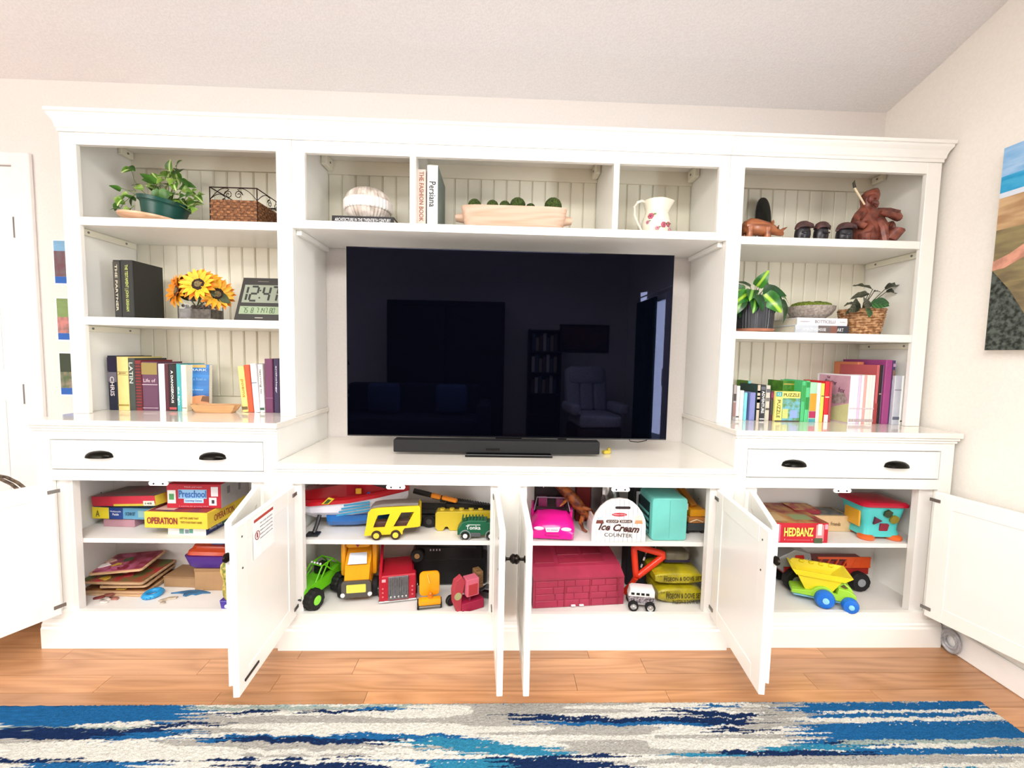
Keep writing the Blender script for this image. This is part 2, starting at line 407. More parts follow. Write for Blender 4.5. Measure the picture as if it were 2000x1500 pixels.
DOORIN = mat('f3f0ea', .3, var=.008, scale=5, coat=.2)
DH0, DH1 = .155, .692
def make_door(parent, off, hinge, free, right_hinged, wd=.425, sticker=False):
    """door leaf from its hinge (x, y) towards free (x, y); returns the leaf"""
    h = Vector((hinge[0], hinge[1])); f = Vector((free[0], free[1])); a = math.atan2(f.y-h.y, f.x-h.x)
    so = 1 if right_hinged else -1            # local side of the outer face
    H = DH1-DH0; T = .0095
    mb = MB(); fw = .06
    for bx in ((0, fw, 0, H), (wd-fw, wd, 0, H), (fw, wd-fw, 0, fw), (fw, wd-fw, H-fw, H)):
        mb.box(bx[0], bx[1], -T, T, bx[2], bx[3], .0015)
    d = mb.build('door', WHITE, parent, loc=(h.x-off[0], h.y-off[1], DH0-off[2]), rz=a)
    MB().prism([(fw-.001, fw-.001), (wd-fw+.001, fw-.001), (wd-fw+.001, H-fw+.001), (fw-.001, H-fw+.001)], -T+.0025 if so > 0 else -T+.006, T-.006 if so > 0 else T-.0025, 'y').build('panel', DOORIN, d)
    kb = MB().lathe([(.0, 0), (.011, 0), (.011, .003), (.005, .006), (.0045, .016), (.011, .02), (.0155, .026), (.0145, .032), (.008, .036), (0, .037)], (0, 0, 0), 20)
    k = kb.build('knob', metal('241c18', .3), d, smooth=True)
    k.matrix_local = Matrix.Translation((wd-.035, so*T, .585-DH0)) @ Matrix.Rotation(-so*PI/2, 4, 'X')
    for z in (.035, H-.035):
        MB().box(-.014, .022, -so*(T+.002)-.002, -so*(T+.002)+.002, z-.007, z+.007, .001).build('hinge', metal('8d8a86', .35), d)
    for z in (H-.04, H-.14): MB().cyl((wd-.035, -so*T, z), .0035, .002, 'y', 8).build('screw', metal('6a6660'), d)
    if sticker:
        MB().box(wd-.24, wd-.10, T, T+.0006, H-.15, H-.01).build('sticker', paper('faf8f6'), d)
        Mx = lambda x, z: Matrix.Translation((x, T+.0008, z)) @ Matrix.Rotation(PI, 4, 'Z') @ RX90
        MB().box(wd-.235, wd-.105, T+.0007, T+.001, H-.028, H-.018).build('sticker_header', ink('b03a2c'), d)
        for k in range(5): text(d, 'WARNING keep small children from climbing' if k else 'TIP-OVER HAZARD', .085, .005, Mx(wd-.185, H-.042-.013*k), ink('8d8d95'))
        tp = [(wd-.125+.014*math.cos(q), T+.001, H-.075+.014*math.sin(q)) for q in [2*PI*i/20 for i in range(20)]]
        MB().tube(tp, .0014, 5, True).prism([(wd-.129, H-.083), (wd-.121, H-.083), (wd-.122, H-.066), (wd-.128, H-.066)], T+.0006, T+.0012).build('pictogram', ink('8a2a24'), d)
        MB().box(wd-.115, wd-.03, T, T+.004, .028, .036, .001).build('magnet_strip', BLACK, d)
    return d

def cup_pull(parent, p):
    m_ = metal('16140f', .28); wd = .05; mb = MB(); secs = []
    for i in range(9):
        a = i/8*PI; x = -wd*math.cos(a); r = math.sin(a)**.55 if 0 < i < 8 else .12
        sec = []
        for k in range(7):
            b = k/6*PI/2; sec.append((x, -.026*r*math.sin(b+.05)-.001, .027*r*math.cos(b)-.008))
        for k in range(6, -1, -1):
            b = k/6*PI/2; sec.append((x, -.023*r*math.sin(b+.05), .024*r*math.cos(b)-.008))
        secs.append(sec)
    mb.loft(secs)
    # lip and back plate
    mb.prism([(-wd, -.008)]+[(x, -.008+(z+.008)*.54) for x, z in arc(0, -.008, .05, 180, 0, 10)[1:-1]]+[(wd, -.008)], -.0015, 0, 'y')
    o = mb.build('cup_pull', m_, parent, smooth=True, loc=p)
    return o

def base_cabinet(kind, label):
    top = ZC if kind != 'c' else ZCON
    xa, xb, fr = {'l': (-X0, -X1, -.507), 'r': (X1, X0, -.507), 'c': (-X1, X1, -.522)}[kind]
    xa += .0006; xb -= .0006
    t = thing('media_console' if kind == 'c' else 'base_cabinet', label, 'cabinet', ((xa+xb)/2, -.26, 0)); off = Vector(t.location)
    def B(mb, n, mt=WHITE):
        o = mb.build(n, mt, t)
        for v in o.data.vertices: v.co -= off
        return o
    YBK = -.19
    tb = top-.022
    # sides, back, bottom
    for a, b in ((xa, xa+.018), (xb-.018, xb)): B(MB().box(a, b, fr+.02, -.004, .0, tb-.0005), 'side_panel')
    B(MB().box(xa+.018, xb-.018, fr+.02, YBK, .122, .14), 'bottom_panel', CAB_IN)
    B(MB().box(xa+.018, xb-.018, YBK-.006, YBK, .14, .70), 'back_panel', CAB_IN)
    B(MB().box(xa+.018, xb-.018, fr+.02, YBK, .7002, .716), 'top_board', CAB_IN)
    # counter with stepped moulding
    if kind == 'c':
        B(MB().box(xa+.001, xb-.001, fr-.022, -.004, tb, top, .003, 2).box(xa-.008, xa+.0005, fr-.022, fr-.006, tb, top, .002).box(xb-.0005, xb+.008, fr-.022, fr-.006, tb, top, .002), 'countertop', TOPM)
        B(MB().box(xa, xb, fr-.014, fr-.0005, tb-.012, tb-.0005, .003), 'top_moulding')
    else:
        eL, eR = (.014, .008) if kind == 'l' else (.008, .014)
        B(MB().box(xa-eL, xb+eR, fr-.02, -.004, tb, top, .003, 2), 'countertop', TOPM)
        B(MB().box(xa-eL+.005, xb+eR-.005, fr-.013, fr-.0005, tb-.012, tb-.0005, .003).box(xa-eL+.009, xb+eR-.009, fr-.007, fr-.0005, tb-.024, tb-.013, .003), 'top_moulding')
    zf = tb-.0005
    def openings():
        if kind == 'c': return [(-.872, -.045), (.045, .872)]
        return [(xa+.055, xb-.055)]
    ops = openings()
    # face frame
    xs = [xa]+[q for o in ops for q in o]+[xb]
    for i in range(0, len(xs), 2): B(MB().box(xs[i], xs[i+1], fr, fr+.02, .1205, zf, .001), 'stile')
    for a, b in ops:
        B(MB().box(a, b, fr+.0005, fr+.02, .694, (.736 if kind != 'c' else zf)), 'rail')
        B(MB().box(a, b, fr+.0005, fr+.02, .1205, .15), 'bottom_rail')
        # inner hinge strips
        for q0, q1 in ((a, a+.062), (b-.062, b)) if kind != 'c' else ((a, a+.03), (b-.03, b)):
            B(MB().box(q0, q1, fr+.0202, fr+.05, .1405, .6995), 'hinge_strip', CAB_IN)
        c = (a+b)/2
        lat = B(MB().prism(rrect(c-.038, c+.038, .676, .6935, .008), fr-.001, fr+.003, 'y'), 'latch_plate', plastic('f5f3f0'))
        for q in (-.018, .018): B(MB().cyl((c+q, fr-.0015, .684), .0035, .002, 'y', 8), 'screw', metal('3a3835')).parent = lat
        B(MB().box(max(a-.03, xa+.0185), min(b+.03, xb-.0185), -.455, YBK-.0065, .414, .433, .001), 'shelf', CAB_IN)
        for yy in (-.40, -.26):
            for z in (.33, .56):
                for xx in (xa+.0185, xb-.0185): B(MB().cyl((xx, yy, z), .003, .001, 'x', 8), 'shelf_pin_hole', metal('77706a'))
    if kind != 'c':
        a, b = ops[0]
        B(MB().box(a, b, fr+.0005, fr+.02, .859, zf), 'top_rail')
        d = MB().box(a+.0035, b-.0035, fr+.001, fr+.019, .7395, .8555, .001).box(a+.01, b-.01, fr+.0195, YBK-.02, .742, .848)
        d = B(d, 'drawer')
        for q in (-.22, .22):
            cup_pull(d, Vector(((a+b)/2+q+(0 if kind == 'l' else 0), fr-.001, .797))-off)
    # plinth
    pl = [(fr+.01, 0), (fr-.012, 0), (fr-.012, .082), (fr-.008, .09), (fr-.008, .098), (fr-.003, .104), (fr-.002, .12), (fr+.01, .12)]
    pm = MB().prism(pl, xa-(.008 if kind == 'l' else 0), xb+(.008 if kind == 'r' else 0), 'x')
    B(pm, 'plinth')
    if kind == 'l':
        make_door(t, off, (-1.792, -.528), (-1.862, -.673), False)
        make_door(t, off, (-1.003, -.528), (-.885, -.9), True, .40)
    if kind == 'r':
        make_door(t, off, (1.003, -.528), (.862, -.89), False, .405)
        make_door(t, off, (1.792, -.528), (1.862, -.79), True, .405)
    if kind == 'c':
        make_door(t, off, (-.862, -.541), (-.842, -.95), False, .415, sticker=True)
        make_door(t, off, (-.052, -.541), (-.030, -.95), True, .415)
        make_door(t, off, (.050, -.541), (.054, -.95), False, .415)
        make_door(t, off, (.862, -.541), (.815, -.93), True, .415)
    return t
base_cabinet('l', 'cream base cabinet with drawer at the left, full of puzzles and board games')
base_cabinet('c', 'low cream media console under the television with four open doors')
base_cabinet('r', 'cream base cabinet with drawer at the right, holding the shape sorter')
#PART2
# ------------------------------------------------------------------ television, soundbar
def tv():
    x0, x1, z0, z1, y = -.7255, .7245, .850, 1.685, -.32
    t = thing('television', 'large black flat television standing in the middle niche', 'television', (0, -.31, ZCON+.0005)); ox, oy, oz = t.location
    b = MB().box(x0, x1, .0, .022, z0-oz, z1-oz, .002).box(-.5, .5, .022, .045, z0-oz+.03, 1.3-oz, .01)
    b.build('casing', plastic('0a0a0b', .4), t)
    scr = bpy.data.materials.new('dark_glass'); scr.use_nodes = True; p = scr.node_tree.nodes['Principled BSDF']
    p.inputs['Base Color'].default_value = (.0006, .0008, .0022, 1); p.inputs['Roughness'].default_value = .015
    p.inputs['IOR'].default_value = 1.33; p.inputs['Specular Tint'].default_value = (.55, .6, 1, 1)
    nz = scr.node_tree.nodes.new('ShaderNodeTexNoise'); nz.inputs['Scale'].default_value = 2
    mr = scr.node_tree.nodes.new('ShaderNodeMapRange'); mr.inputs[3].default_value = .012; mr.inputs[4].default_value = .02
    scr.node_tree.links.new(nz.outputs['Fac'], mr.inputs[0]); scr.node_tree.links.new(mr.outputs[0], p.inputs['Roughness'])
    MB().box(x0+.003, x1-.003, -.0012, .0, z0-oz+.006, z1-oz-.003).build('screen', scr, t)
    MB().box(-.06, .06, .006, .03, .008, .12, .004).build('neck', plastic('0a0a0b', .3), t)
    MB().prism([(-.19, -.09), (.19, -.09), (.175, .05), (-.175, .05)], 0, .012, 'z', .002).build('stand_base', plastic('0a0a0c', .2), t)
    MB().box(x1-.5, x1-.46, .004, .018, z0-oz-.004, z0-oz+.001).build('sensor', BLACK, t)
    cb = MB().tube([(.56, .03, z0-oz), (.565, .026, z0-oz-.012), (.60, .024, z0-oz-.016), (.64, .026, z0-oz-.008), (.655, .03, z0-oz+.004)], .0022, 6)
    cb.build('cable', BLACK, t)
tv()
a_, b_ = at(768, 865, y=-.375), at(1172, 865, y=-.375)
t = thing('soundbar', 'long black soundbar in front of the television foot', 'speaker', ((a_.x+b_.x)/2, -.345, ZCON+.013))
w_ = (b_.x-a_.x)/2
MB().box(-w_, w_, -.03, .03, 0, .055, .004, 2).build('casing', mat('0d0d0e', .75, var=.25, scale=900), t)
MB().box(-.05, .01, -.0308, -.0295, .012, .022, .0).build('display', plastic('020203', .15), t)
t = thing('toy_figure', 'tiny yellow toy behind the right end of the soundbar', 'toy', (.452, -.30, ZCON+.0005), .3)
MB().box(-.018, .018, -.012, .012, 0, .016, .004).build('body', plastic('c9b23a'), t)
MB().ball((.012, 0, .019), .009).build('head', plastic('a8902a'), t, smooth=True)

# ------------------------------------------------------------------ books
def book(w_, d, h, cover, loc, label, group, rz=0., lean=0., txt=None, tcol='e8e0c8', bands=(), tfr=.7, th=.55, spread=None, name='book', tshift=0., tw=None):
    t = thing(name, label, 'book', loc, group=group, rot=(0, lean, rz))
    k = min(.0028, w_*.18); r = min(.003, w_*.25)
    mb = MB().prism([(0, d), (0, r), (r, 0), (w_-r, 0), (w_, r), (w_, d), (w_-k, d), (w_-k, k+.001), (k, k+.001), (k, d)], 0, h, 'z')
    mb.build('cover', cover, t)
    MB().box(k+.0002, w_-k-.0002, k+.0012, d-.004, .003, h-.003).build('pages', PAGES, t)
    for z0, z1, c in bands:
        MB().box(.001, w_-.001, -.0008, .0005, z0*h, z1*h).build('spine_band', ink(c), t)
    if txt:
        text(t, txt, h*tfr, w_*th, Mfront(w_/2, -.0012, h*(.52+tshift), -PI/2), ink(tcol), bold=.014)
    if tw: text(t, tw[0], w_*tw[3], h*tw[4], Mfront(w_/2, -.001, h*tw[1]), ink(tw[2]))
    return t
def pbook(u0, u1, vt, y0, z, cover, label, group, d=.165, vb=None, lean=0., **k):
    vb = vb or (800 if u0 < 1000 else 820)
    xa, xb = at(u0, vb, y=y0).x, at(u1, vb, y=y0).x
    zt = at((u0+u1)/2, vt, y=y0).z
    return book(max(.004, xb-xa-.0006), d, zt-z, cover, (xa+.0003, y0, z+.0005), label, group, lean=lean, **k)
G1 = 'novels on the left cabinet top'
book_specs = [
 (213, 231, 695, '1b2036', 'dark navy hardback at the left end of the lower-left shelf', dict(txt='CHRIS', tcol='e9dcdc', th=.45, tfr=.36, tshift=-.08, bands=((.72, .97, '241a38'), (.52, .7, '6f6a78')), d=.20)),
 (231, 253, 697, 'e8cf86', 'cream yellow hardback second from the left on the lower-left shelf', dict(bands=((.715, .722, '6b5a2a'), (.66, .667, '6b5a2a'), (.08, .11, 'a08a3c')), tw=('JEAN', .69, '5a4a22', .6, .03), d=.20)),
 (253, 266, 700, '3c433c', 'dark grey-green book beside the cream yellow hardback', dict(txt='LATIN', tcol='c9cfc6', tfr=.4, tshift=.2, d=.19)),
 (266, 278, 704, '7c1f22', 'dark red patterned book left of the thick purple one', dict(bands=[(.06+.06*i, .085+.06*i, '2b1013') for i in range(15)], d=.19)),
 (279, 310, 707, '5d3550', 'thick purple paperback with a gold top on its spine', dict(bands=((.74, .98, '8c7b3d'), (.05, .058, 'd8c8d0'), (.53, .54, 'd8c8d0')), tw=('Life of', .62, 'd8c0c8', .75, .07), d=.155)),
 (311, 323, 711, 'f2eef2', 'plain white spined book right of the thick purple one', dict(d=.16)),
 (323, 331, 711, '4d1424', 'thin maroon book between white and black spines', dict(d=.16)),
 (331, 346, 712, '141214', 'black novel with white capitals down its spine', dict(txt='A DANGEROUS', tcol='f2f0ec', tfr=.7, th=.3, bands=((.03, .08, 'b04a4a'),), d=.16)),
 (346, 355, 711, '3fa3a8', 'teal paperback right of the black novel', dict(txt='the light', tcol='d8f0ea', tfr=.4, tshift=-.2, d=.16)),
 (355, 365, 713, 'f5efd2', 'pale cream paperback with a small dot at its foot', dict(bands=((.06, .075, '6a5a3a'),), d=.16))]
for u0, u1, vt, c, lab, k in book_specs:
    pbook(u0, u1, vt, -.235, ZC, paper(c), lab, G1, **k)
# blue landscape paperback, cover to the front
xa, xb = at(366, 800, y=-.20).x, at(408, 800, y=-.20).x; zt = at(388, 712, y=-.2).z; h_ = zt-ZC; wd = xb-xa
t = thing('book', 'paperback with blue sky and desert cover facing the room', 'book', (xa, -.20, ZC+.0005), group=G1, rot=(R_(-3), 0, 0))
MB().box(0, wd, .0015, .022, .001, h_-.001).build('pages', PAGES, t)
MB().box(0, wd, 0, .0015, 0, h_).box(0, wd, .0221, .0235, 0, h_).build('cover', mat('2f7fc4', .5, var=.25, scale=9, stretch=(.3, 1, 2.4), col2='1c4f8f'), t)
MB().prism([(0, 0), (wd, 0), (wd, h_*.30), (wd*.7, h_*.33), (wd*.35, h_*.31), (0, h_*.27)], -.0008, .0002).build('desert_print', paper('c98a5c'), t)
MB().prism([(0, 0), (wd, 0), (wd, h_*.1), (0, h_*.14)], -.0012, -.0007).build('shade_print', paper('7d5238'), t)
MB().prism([(wd*.62, h_*.2), (wd, h_*.18), (wd, h_*.31), (wd*.7, h_*.31)], -.0012, -.0007).build('rock_print', paper('6f4a30'), t)
MB().box(wd*.15, wd*.85, -.0008, .0, h_*.93, h_*.99).build('gold_label', paper('c2a35c'), t)
text(t, 'MARK', wd*.8, h_*.045, Mfront(wd/2, -.0008, h_*.88), ink('cfe0ee'))
text(t, 'The Road to', wd*.75, h_*.055, Mfront(wd/2, -.0008, h_*.68), ink('7fb0dc'))
text(t, 'a memoir', wd*.5, h_*.03, Mfront(wd/2, -.0008, h_*.45), ink('bfe0f4'))
# wooden boat-shaped dish
a_, b_ = at(373, 798, y=-.25), at(471, 798, y=-.25); L_ = (b_.x-a_.x)
t = thing('wooden_boat', 'light wooden boat-shaped dish lying in front of the blue paperback', 'dish', ((a_.x+b_.x)/2, -.255, ZC+.0005))
hz = .036; BW = wood('c79a6a', 'a0744a', 4, .5, 'x', .03, 'boat_wood', rnd=False)
def bring(s, z, inn=0.):
    l, b = L_/2*s-inn, .034*(s**1.4)-inn*.6
    return [(-l, 0, z), (-l*.82, -b*.85, z), (-l*.4, -b, z), (l*.5, -b, z), (l*.9, -b*.8, z), (l, 0, z), (l*.9, b*.8, z), (l*.5, b, z), (-l*.4, b, z), (-l*.82, b*.85, z)]
MB().loft([bring(.78, 0), bring(.9, .014), bring(1.0, hz), bring(1.0, hz, .004), bring(.9, .018, .003), bring(.75, .006, .002)]).build('hull', BW, t, smooth=False)
for u0, u1, vt, c, lab, k in [
 (473, 485, 716, 'e9cf7a', 'cream yellow leaning book nearest the wooden boat', dict(lean=-R_(5), d=.15, bands=((.05, .12, '6a5a3a'),), txt='poems', tcol='b08830', tfr=.4)),
 (485, 495, 713, 'd9502a', 'orange red leaning book', dict(lean=-R_(4.5), d=.15)),
 (496, 507, 711, 'f3f1f6', 'plain white leaning book', dict(lean=-R_(4), d=.15, bands=((.6, .62, '5a607a'),))),
 (508, 517, 712, 'f4efe6', 'white spined book touching the thick purple hardback', dict(lean=-R_(2), d=.15, txt='learning to', tcol='6a6a6a', tfr=.5, tshift=.12, bands=((.05, .1, '2f5a48'),))),
 (518, 534, 701, '6b3358', 'thick glossy purple hardback at the right of the lower-left shelf', dict(d=.17, bands=((.27, .275, 'b090a8'),))),
 (535, 547, 701, '35264a', 'dark violet book half hidden by the bookcase stile', dict(d=.17, txt='anthology', tcol='e0d8e8', tfr=.5, th=.3, tshift=.1))]:
    pbook(u0, u1, vt, -.24, ZC, paper(c), lab, G1, **k)
# tall black books on the second shelf
G2 = 'black hardbacks on the middle-left shelf'
for u0, u1, lab, tx, tc, k in ((224, 238, 'tall black hardback nearest the bookcase side, cream title panel', 'THE PARTNER', 'cfc8ae', dict(bands=((.52, .97, '3a372d'),))), (238.5, 262, 'tall black hardback with green and gold title, right of its twin', 'THE TESTAMENT | JOHN GRISHAM', 'b9c46a', {})):
    t = pbook(u0, u1, 508, -.285, S2, paper('22231f'), lab, G2, d=.17, vb=618, txt=tx, tcol=tc, tfr=.8, th=.32, **k)
# bridge: fashion and cookery books
G3 = 'tall books beside the dough bowl'
pbook(814, 832, 331, -.31, SB, paper('e6cfc2'), 'pale pink tall book against the shelf divider', G3, d=.22, vb=436, txt='THE FASHION BOOK', tcol='a06a50', tfr=.88, th=.5)
t = pbook(833.5, 855, 323, -.32, SB, paper('6f7c74'), 'white spined tall book with a grey-green cover', G3, d=.24, vb=436, bands=((.0, 1, 'f7f6f4'),), txt='Persiana', tcol='17181a', tfr=.42, th=.6)
# black book lying flat with the white ribbed vase on it
a_, b_ = at(648, 431, y=-.30), at(769, 434, y=-.30); bw = b_.x-a_.x
t = thing('book', 'black book lying flat under the white ribbed vase', 'book', (a_.x, -.30, SB+.0005))
mk = paper('1b1a1c')
zt = at(648, 420.5, y=-.3).z-SB
MB().prism([(.002, 0), (.0, zt*.5), (.002, zt), (.25, zt), (.25, zt-.003), (.006, zt-.003), (.006, .003), (.25, .003), (.25, 0)], 0, bw, 'x').build('cover', mk, t)
MB().box(.004, bw-.004, .0065, .245, .0032, zt-.0032).build('pages', PAGES, t)
text(t, 'ARCHITECTURE IN THE TWENTIETH CENTURY', bw*.9, zt*.36, Mfront(bw/2, -.0005, zt*.56), ink('f2f2f2'))
vx = at(718, 400, y=-.2); r_ = .104*.98
t = thing('ribbed_vase', 'squat white ribbed ceramic vase standing on the black book', 'vase', (vx.x, -.19, SB+zt+.001))
prof = [(.055, 0), (.075, .01), (.092, .035), (.101, .065), (.1, .095), (.088, .122), (.066, .142), (.042, .150), (.038, .146), (.05, .135)]
prof = [(r*1.0, z) for r, z in prof]
MB().lathe(prof, (0, 0, 0), 144, fn=lambda a, z: 1+.035*math.cos(a*36)).build('body', mat('e2d8ce', .7, var=.12, scale=26, col2='b3a598'), t, smooth=True)
MB().lathe([(.1005, .050), (.1045, .054), (.1055, .068), (.1045, .092), (.1, .096)], (0, 0, 0), 144, fn=lambda a, z: 1+.022*math.cos(a*36)).build('glazed_band', mat('efe9e4', .35, var=.04, scale=30), t, smooth=True)
# dough bowl and moss balls
a_, b_ = at(893, 440, y=-.24), at(1113, 444, y=-.24); L_ = b_.x-a_.x; cx = (a_.x+b_.x)/2
t = thing('dough_bowl', 'long pale wooden dough bowl with handles on the top middle shelf', 'bowl', (cx, -.235, SB+.0005))
DW = wood('e4c5ad', 'd2a88c', 3.4, .6, 'x', .05, 'pale_wood', rnd=False)
def dring(l, b, z): return [(x*l, y*b, z) for x, y in rrect(-1, 1, -1, 1, .38, 5)]
hb = at(1003, 405, y=-.29).z-SB
MB().loft([dring(L_*.39, .05, 0), dring(L_*.43, .066, .02), dring(L_*.46, .078, hb), dring(L_*.44, .068, hb), dring(L_*.40, .055, .022), dring(L_*.36, .042, .016)]).build('bowl', DW, t, smooth=True)
for sgn in (-1, 1):
    MB().loft([[(sgn*(L_*.44+q*.03), .03*math.cos(a), hb*.62+.022*math.sin(a)*(1-.3*q)) for a in [2*PI*k/12 for k in range(12)]] for q in (0, .5, 1, 1.25)]).build('handle', DW, t, smooth=True)
MOSS = mat('4b5f1e', .95, var=.3, scale=160, bump=1., col2='1f2c10')
mossname = ['moss ball at the left end of the dough bowl', 'second moss ball from the left in the dough bowl', 'third moss ball from the left, touching the big middle one', 'big moss ball at the middle of the dough bowl', 'smallest moss ball, right of the big middle one', 'large lone moss ball at the right of the dough bowl']
for (u, v, rp_), lab in zip([(927, 402, 12.5), (962, 403, 11.5), (986, 404, 11), (1011, 402, 15), (1036, 408, 10), (1080, 404, 16.5)], mossname):
    p = at(u, v, y=-.235); r = rp_/832*1.98
    mb = MB(); vs = bmesh.ops.create_icosphere(mb.b, subdivisions=4, radius=r)['verts']
    for q in vs: q.co *= 1+random.uniform(-.035, .03)
    tag(mb.build('moss_ball', MOSS, loc=(p.x, p.y, p.z)), lab, 'ball', 'moss balls in the dough bowl')
# pitcher
p = at(1284, 450, y=-.25)
t = thing('pitcher', 'cream pitcher with pink roses on the top right of the middle shelf', 'pitcher', (p.x, -.225, SB+.0005))
CER = mat('f4ecd8', .2, var=.02, scale=9, coat=.5)
ph = at(1284, 390, y=-.25).z-SB
prof = [(.055, 0), (.06, .004), (.054, .014), (.061, .04), (.064, .06), (.060, .085), (.051, .108), (.050, .125), (.058, ph), (.055, ph), (.047, .125), (.046, .1), (.055, .06), (.04, .01)]
def spout(a, z):
    s = max(0, math.cos(a))**6; return 1+s*.42*max(0, (z-.10)/(ph-.10))
MB().lathe(prof, (0, 0, 0), 48, fn=spout).build('body', CER, t, smooth=True)
hp = [(-.048, 0, ph-.006), (-.07, 0, ph+.001), (-.092, 0, ph-.008), (-.104, 0, ph-.03), (-.100, 0, ph-.065), (-.085, 0, ph-.10), (-.066, 0, .035), (-.056, 0, .018)]
MB().tube(hp, [.006, .006, .0065, .0065, .006, .0055, .005, .004], 10).build('handle', CER, t, smooth=True)
def on_body(a, z):
    r = .0655 if z > .03 else .061
    return Vector((r*math.cos(a), r*math.sin(a), z))
PINK = [mat('c9607a', .3, var=.2, scale=80), mat('e3a0b0', .3, var=.2, scale=80), mat('7d8a4a', .3, var=.2, scale=60), mat('9a3a52', .3, var=.1)]
for a, z, r in ((-2.3, .085, .014), (-1.35, .045, .013), (-.9, .05, .012), (-1.8, .03, .009), (-.6, .03, .009), (-2.5, .06, .009)):
    c = on_body(a, z)*1.0; rr = {.085: .0625}.get(z, .0655)
    c = Vector((rr*math.cos(a)*.97, rr*math.sin(a)*.97, z))
    n = Vector((math.cos(a), math.sin(a), 0)).to_track_quat('Z', 'Y').to_matrix().to_4x4()
    mb = MB(); mb.M = Matrix.Translation(c) @ n
    for k in range(6): mb.ball((r*.55*math.cos(k*PI/3), r*.55*math.sin(k*PI/3), 0), (r*.5, r*.5, .0035), 10, 6)
    fl_ = mb.build('rose_print', PINK[0] if r > .01 else PINK[1], t, smooth=True)
    mb = MB(); mb.M = Matrix.Translation(c) @ n; mb.ball((0, 0, .001), (r*.45, r*.45, .0042), 10, 6).build('rose_centre', PINK[3 if r > .01 else 0], fl_, smooth=True)
    mb = MB(); mb.M = Matrix.Translation(c) @ n
    mb.ball((r*1.3, r*.5, 0), (r*.6, r*.25, .002), 8, 5).build('leaf_print', PINK[2], t, smooth=True)

# ------------------------------------------------------------------ plants
def leaf_mesh(L, Wd, mt, heart=.35, fold=.25, curl=.35, wave=0., nx=7):
    vs, fs = [], []
    for i in range(nx+1):
        s = i/nx
        prof = (math.sin(PI*min(1, s**(.62 if heart > .2 else .85)))**.8)*Wd/2 if 0 < s < 1 else 0
        x = L*s; z = -curl*L*s*s
        for j in (-2, -1, 0, 1, 2):
            yy = prof*j/2
            xb = x-(heart*L*.22*(abs(j)/2) if s < .35 and s > 0 else 0)
            vs.append((xb, yy, z+fold*abs(yy)+wave*Wd*.18*math.sin(s*16+j)*abs(j)/2))
    for i in range(nx):
        for j in range(4):
            a = i*5+j; fs.append((a, a+1, a+6, a+5))
    me = bpy.data.meshes.new('leaf'); me.from_pydata(vs, [], fs)
    me.polygons.foreach_set('use_smooth', [True]*len(fs)); me.materials.append(mt)
    return me
def leafmat(c, c2, stripe=None, scale=14, rough=.35, nstr=9.):
    m = mat(c, rough, var=.2, scale=scale, col2=c2, name='leaf_green')
    if stripe:
        key = ('leaf', c, c2, stripe)
        if key in MATS: return MATS[key]
        m = m.copy(); nt = m.node_tree; N = nt.nodes; L = nt.links; b = N['Principled BSDF']
        old = b.inputs['Base Color'].links[0].from_socket
        tc = N.new('ShaderNodeTexCoord'); sp = N.new('ShaderNodeSeparateXYZ'); L.new(tc.outputs['Generated'], sp.inputs[0])
        ab = N.new('ShaderNodeMath'); ab.operation = 'PINGPONG'; ab.inputs[1].default_value = .5; L.new(sp.outputs['Y'], ab.inputs[0])
        mx = N.new('ShaderNodeMix'); mx.data_type = 'RGBA'
        rr = N.new('ShaderNodeValToRGB')
        if stripe[0] == 'mid':
            rr.color_ramp.elements[0].position = .36; rr.color_ramp.elements[1].position = .45; L.new(ab.outputs[0], rr.inputs[0])
        else:
            w1 = N.new('ShaderNodeMath'); w1.operation = 'MULTIPLY_ADD'; w1.inputs[1].default_value = .9; L.new(ab.outputs[0], w1.inputs[0]); L.new(sp.outputs['X'], w1.inputs[2])
            w2 = N.new('ShaderNodeMath'); w2.operation = 'MULTIPLY'; w2.inputs[1].default_value = 6.28*nstr/2; L.new(w1.outputs[0], w2.inputs[0])
            w3 = N.new('ShaderNodeMath'); w3.operation = 'SINE'; L.new(w2.outputs[0], w3.inputs[0])
            rr.color_ramp.elements[0].position = .45; rr.color_ramp.elements[1].position = .7
            L.new(w3.outputs[0], rr.inputs[0])
        L.new(rr.outputs[0], mx.inputs[0]); L.new(old, mx.inputs[6]); mx.inputs[7].default_value = lin(stripe[1]); L.new(mx.outputs[2], b.inputs['Base Color'])
        MATS[key] = m
    return m
def put_leaf(parent, me, p, d, roll=0., sc=1., name='leaf', n=None):
    X = Vector(d).normalized(); n = Vector(n or (rl.uniform(-.4, .4), -1, rl.uniform(.2, .9)))
    Y = n.cross(X)
    if Y.length < .15: Y = Vector((0, 0, 1)).cross(X)
    Y.normalize(); Z = X.cross(Y); q = Matrix((X, Y, Z)).transposed().to_4x4()
    return inst(me, name, parent, Matrix.Translation(p) @ q @ Matrix.Rotation(roll, 4, 'X') @ Matrix.Scale(sc, 4))
rl = random.Random(11)
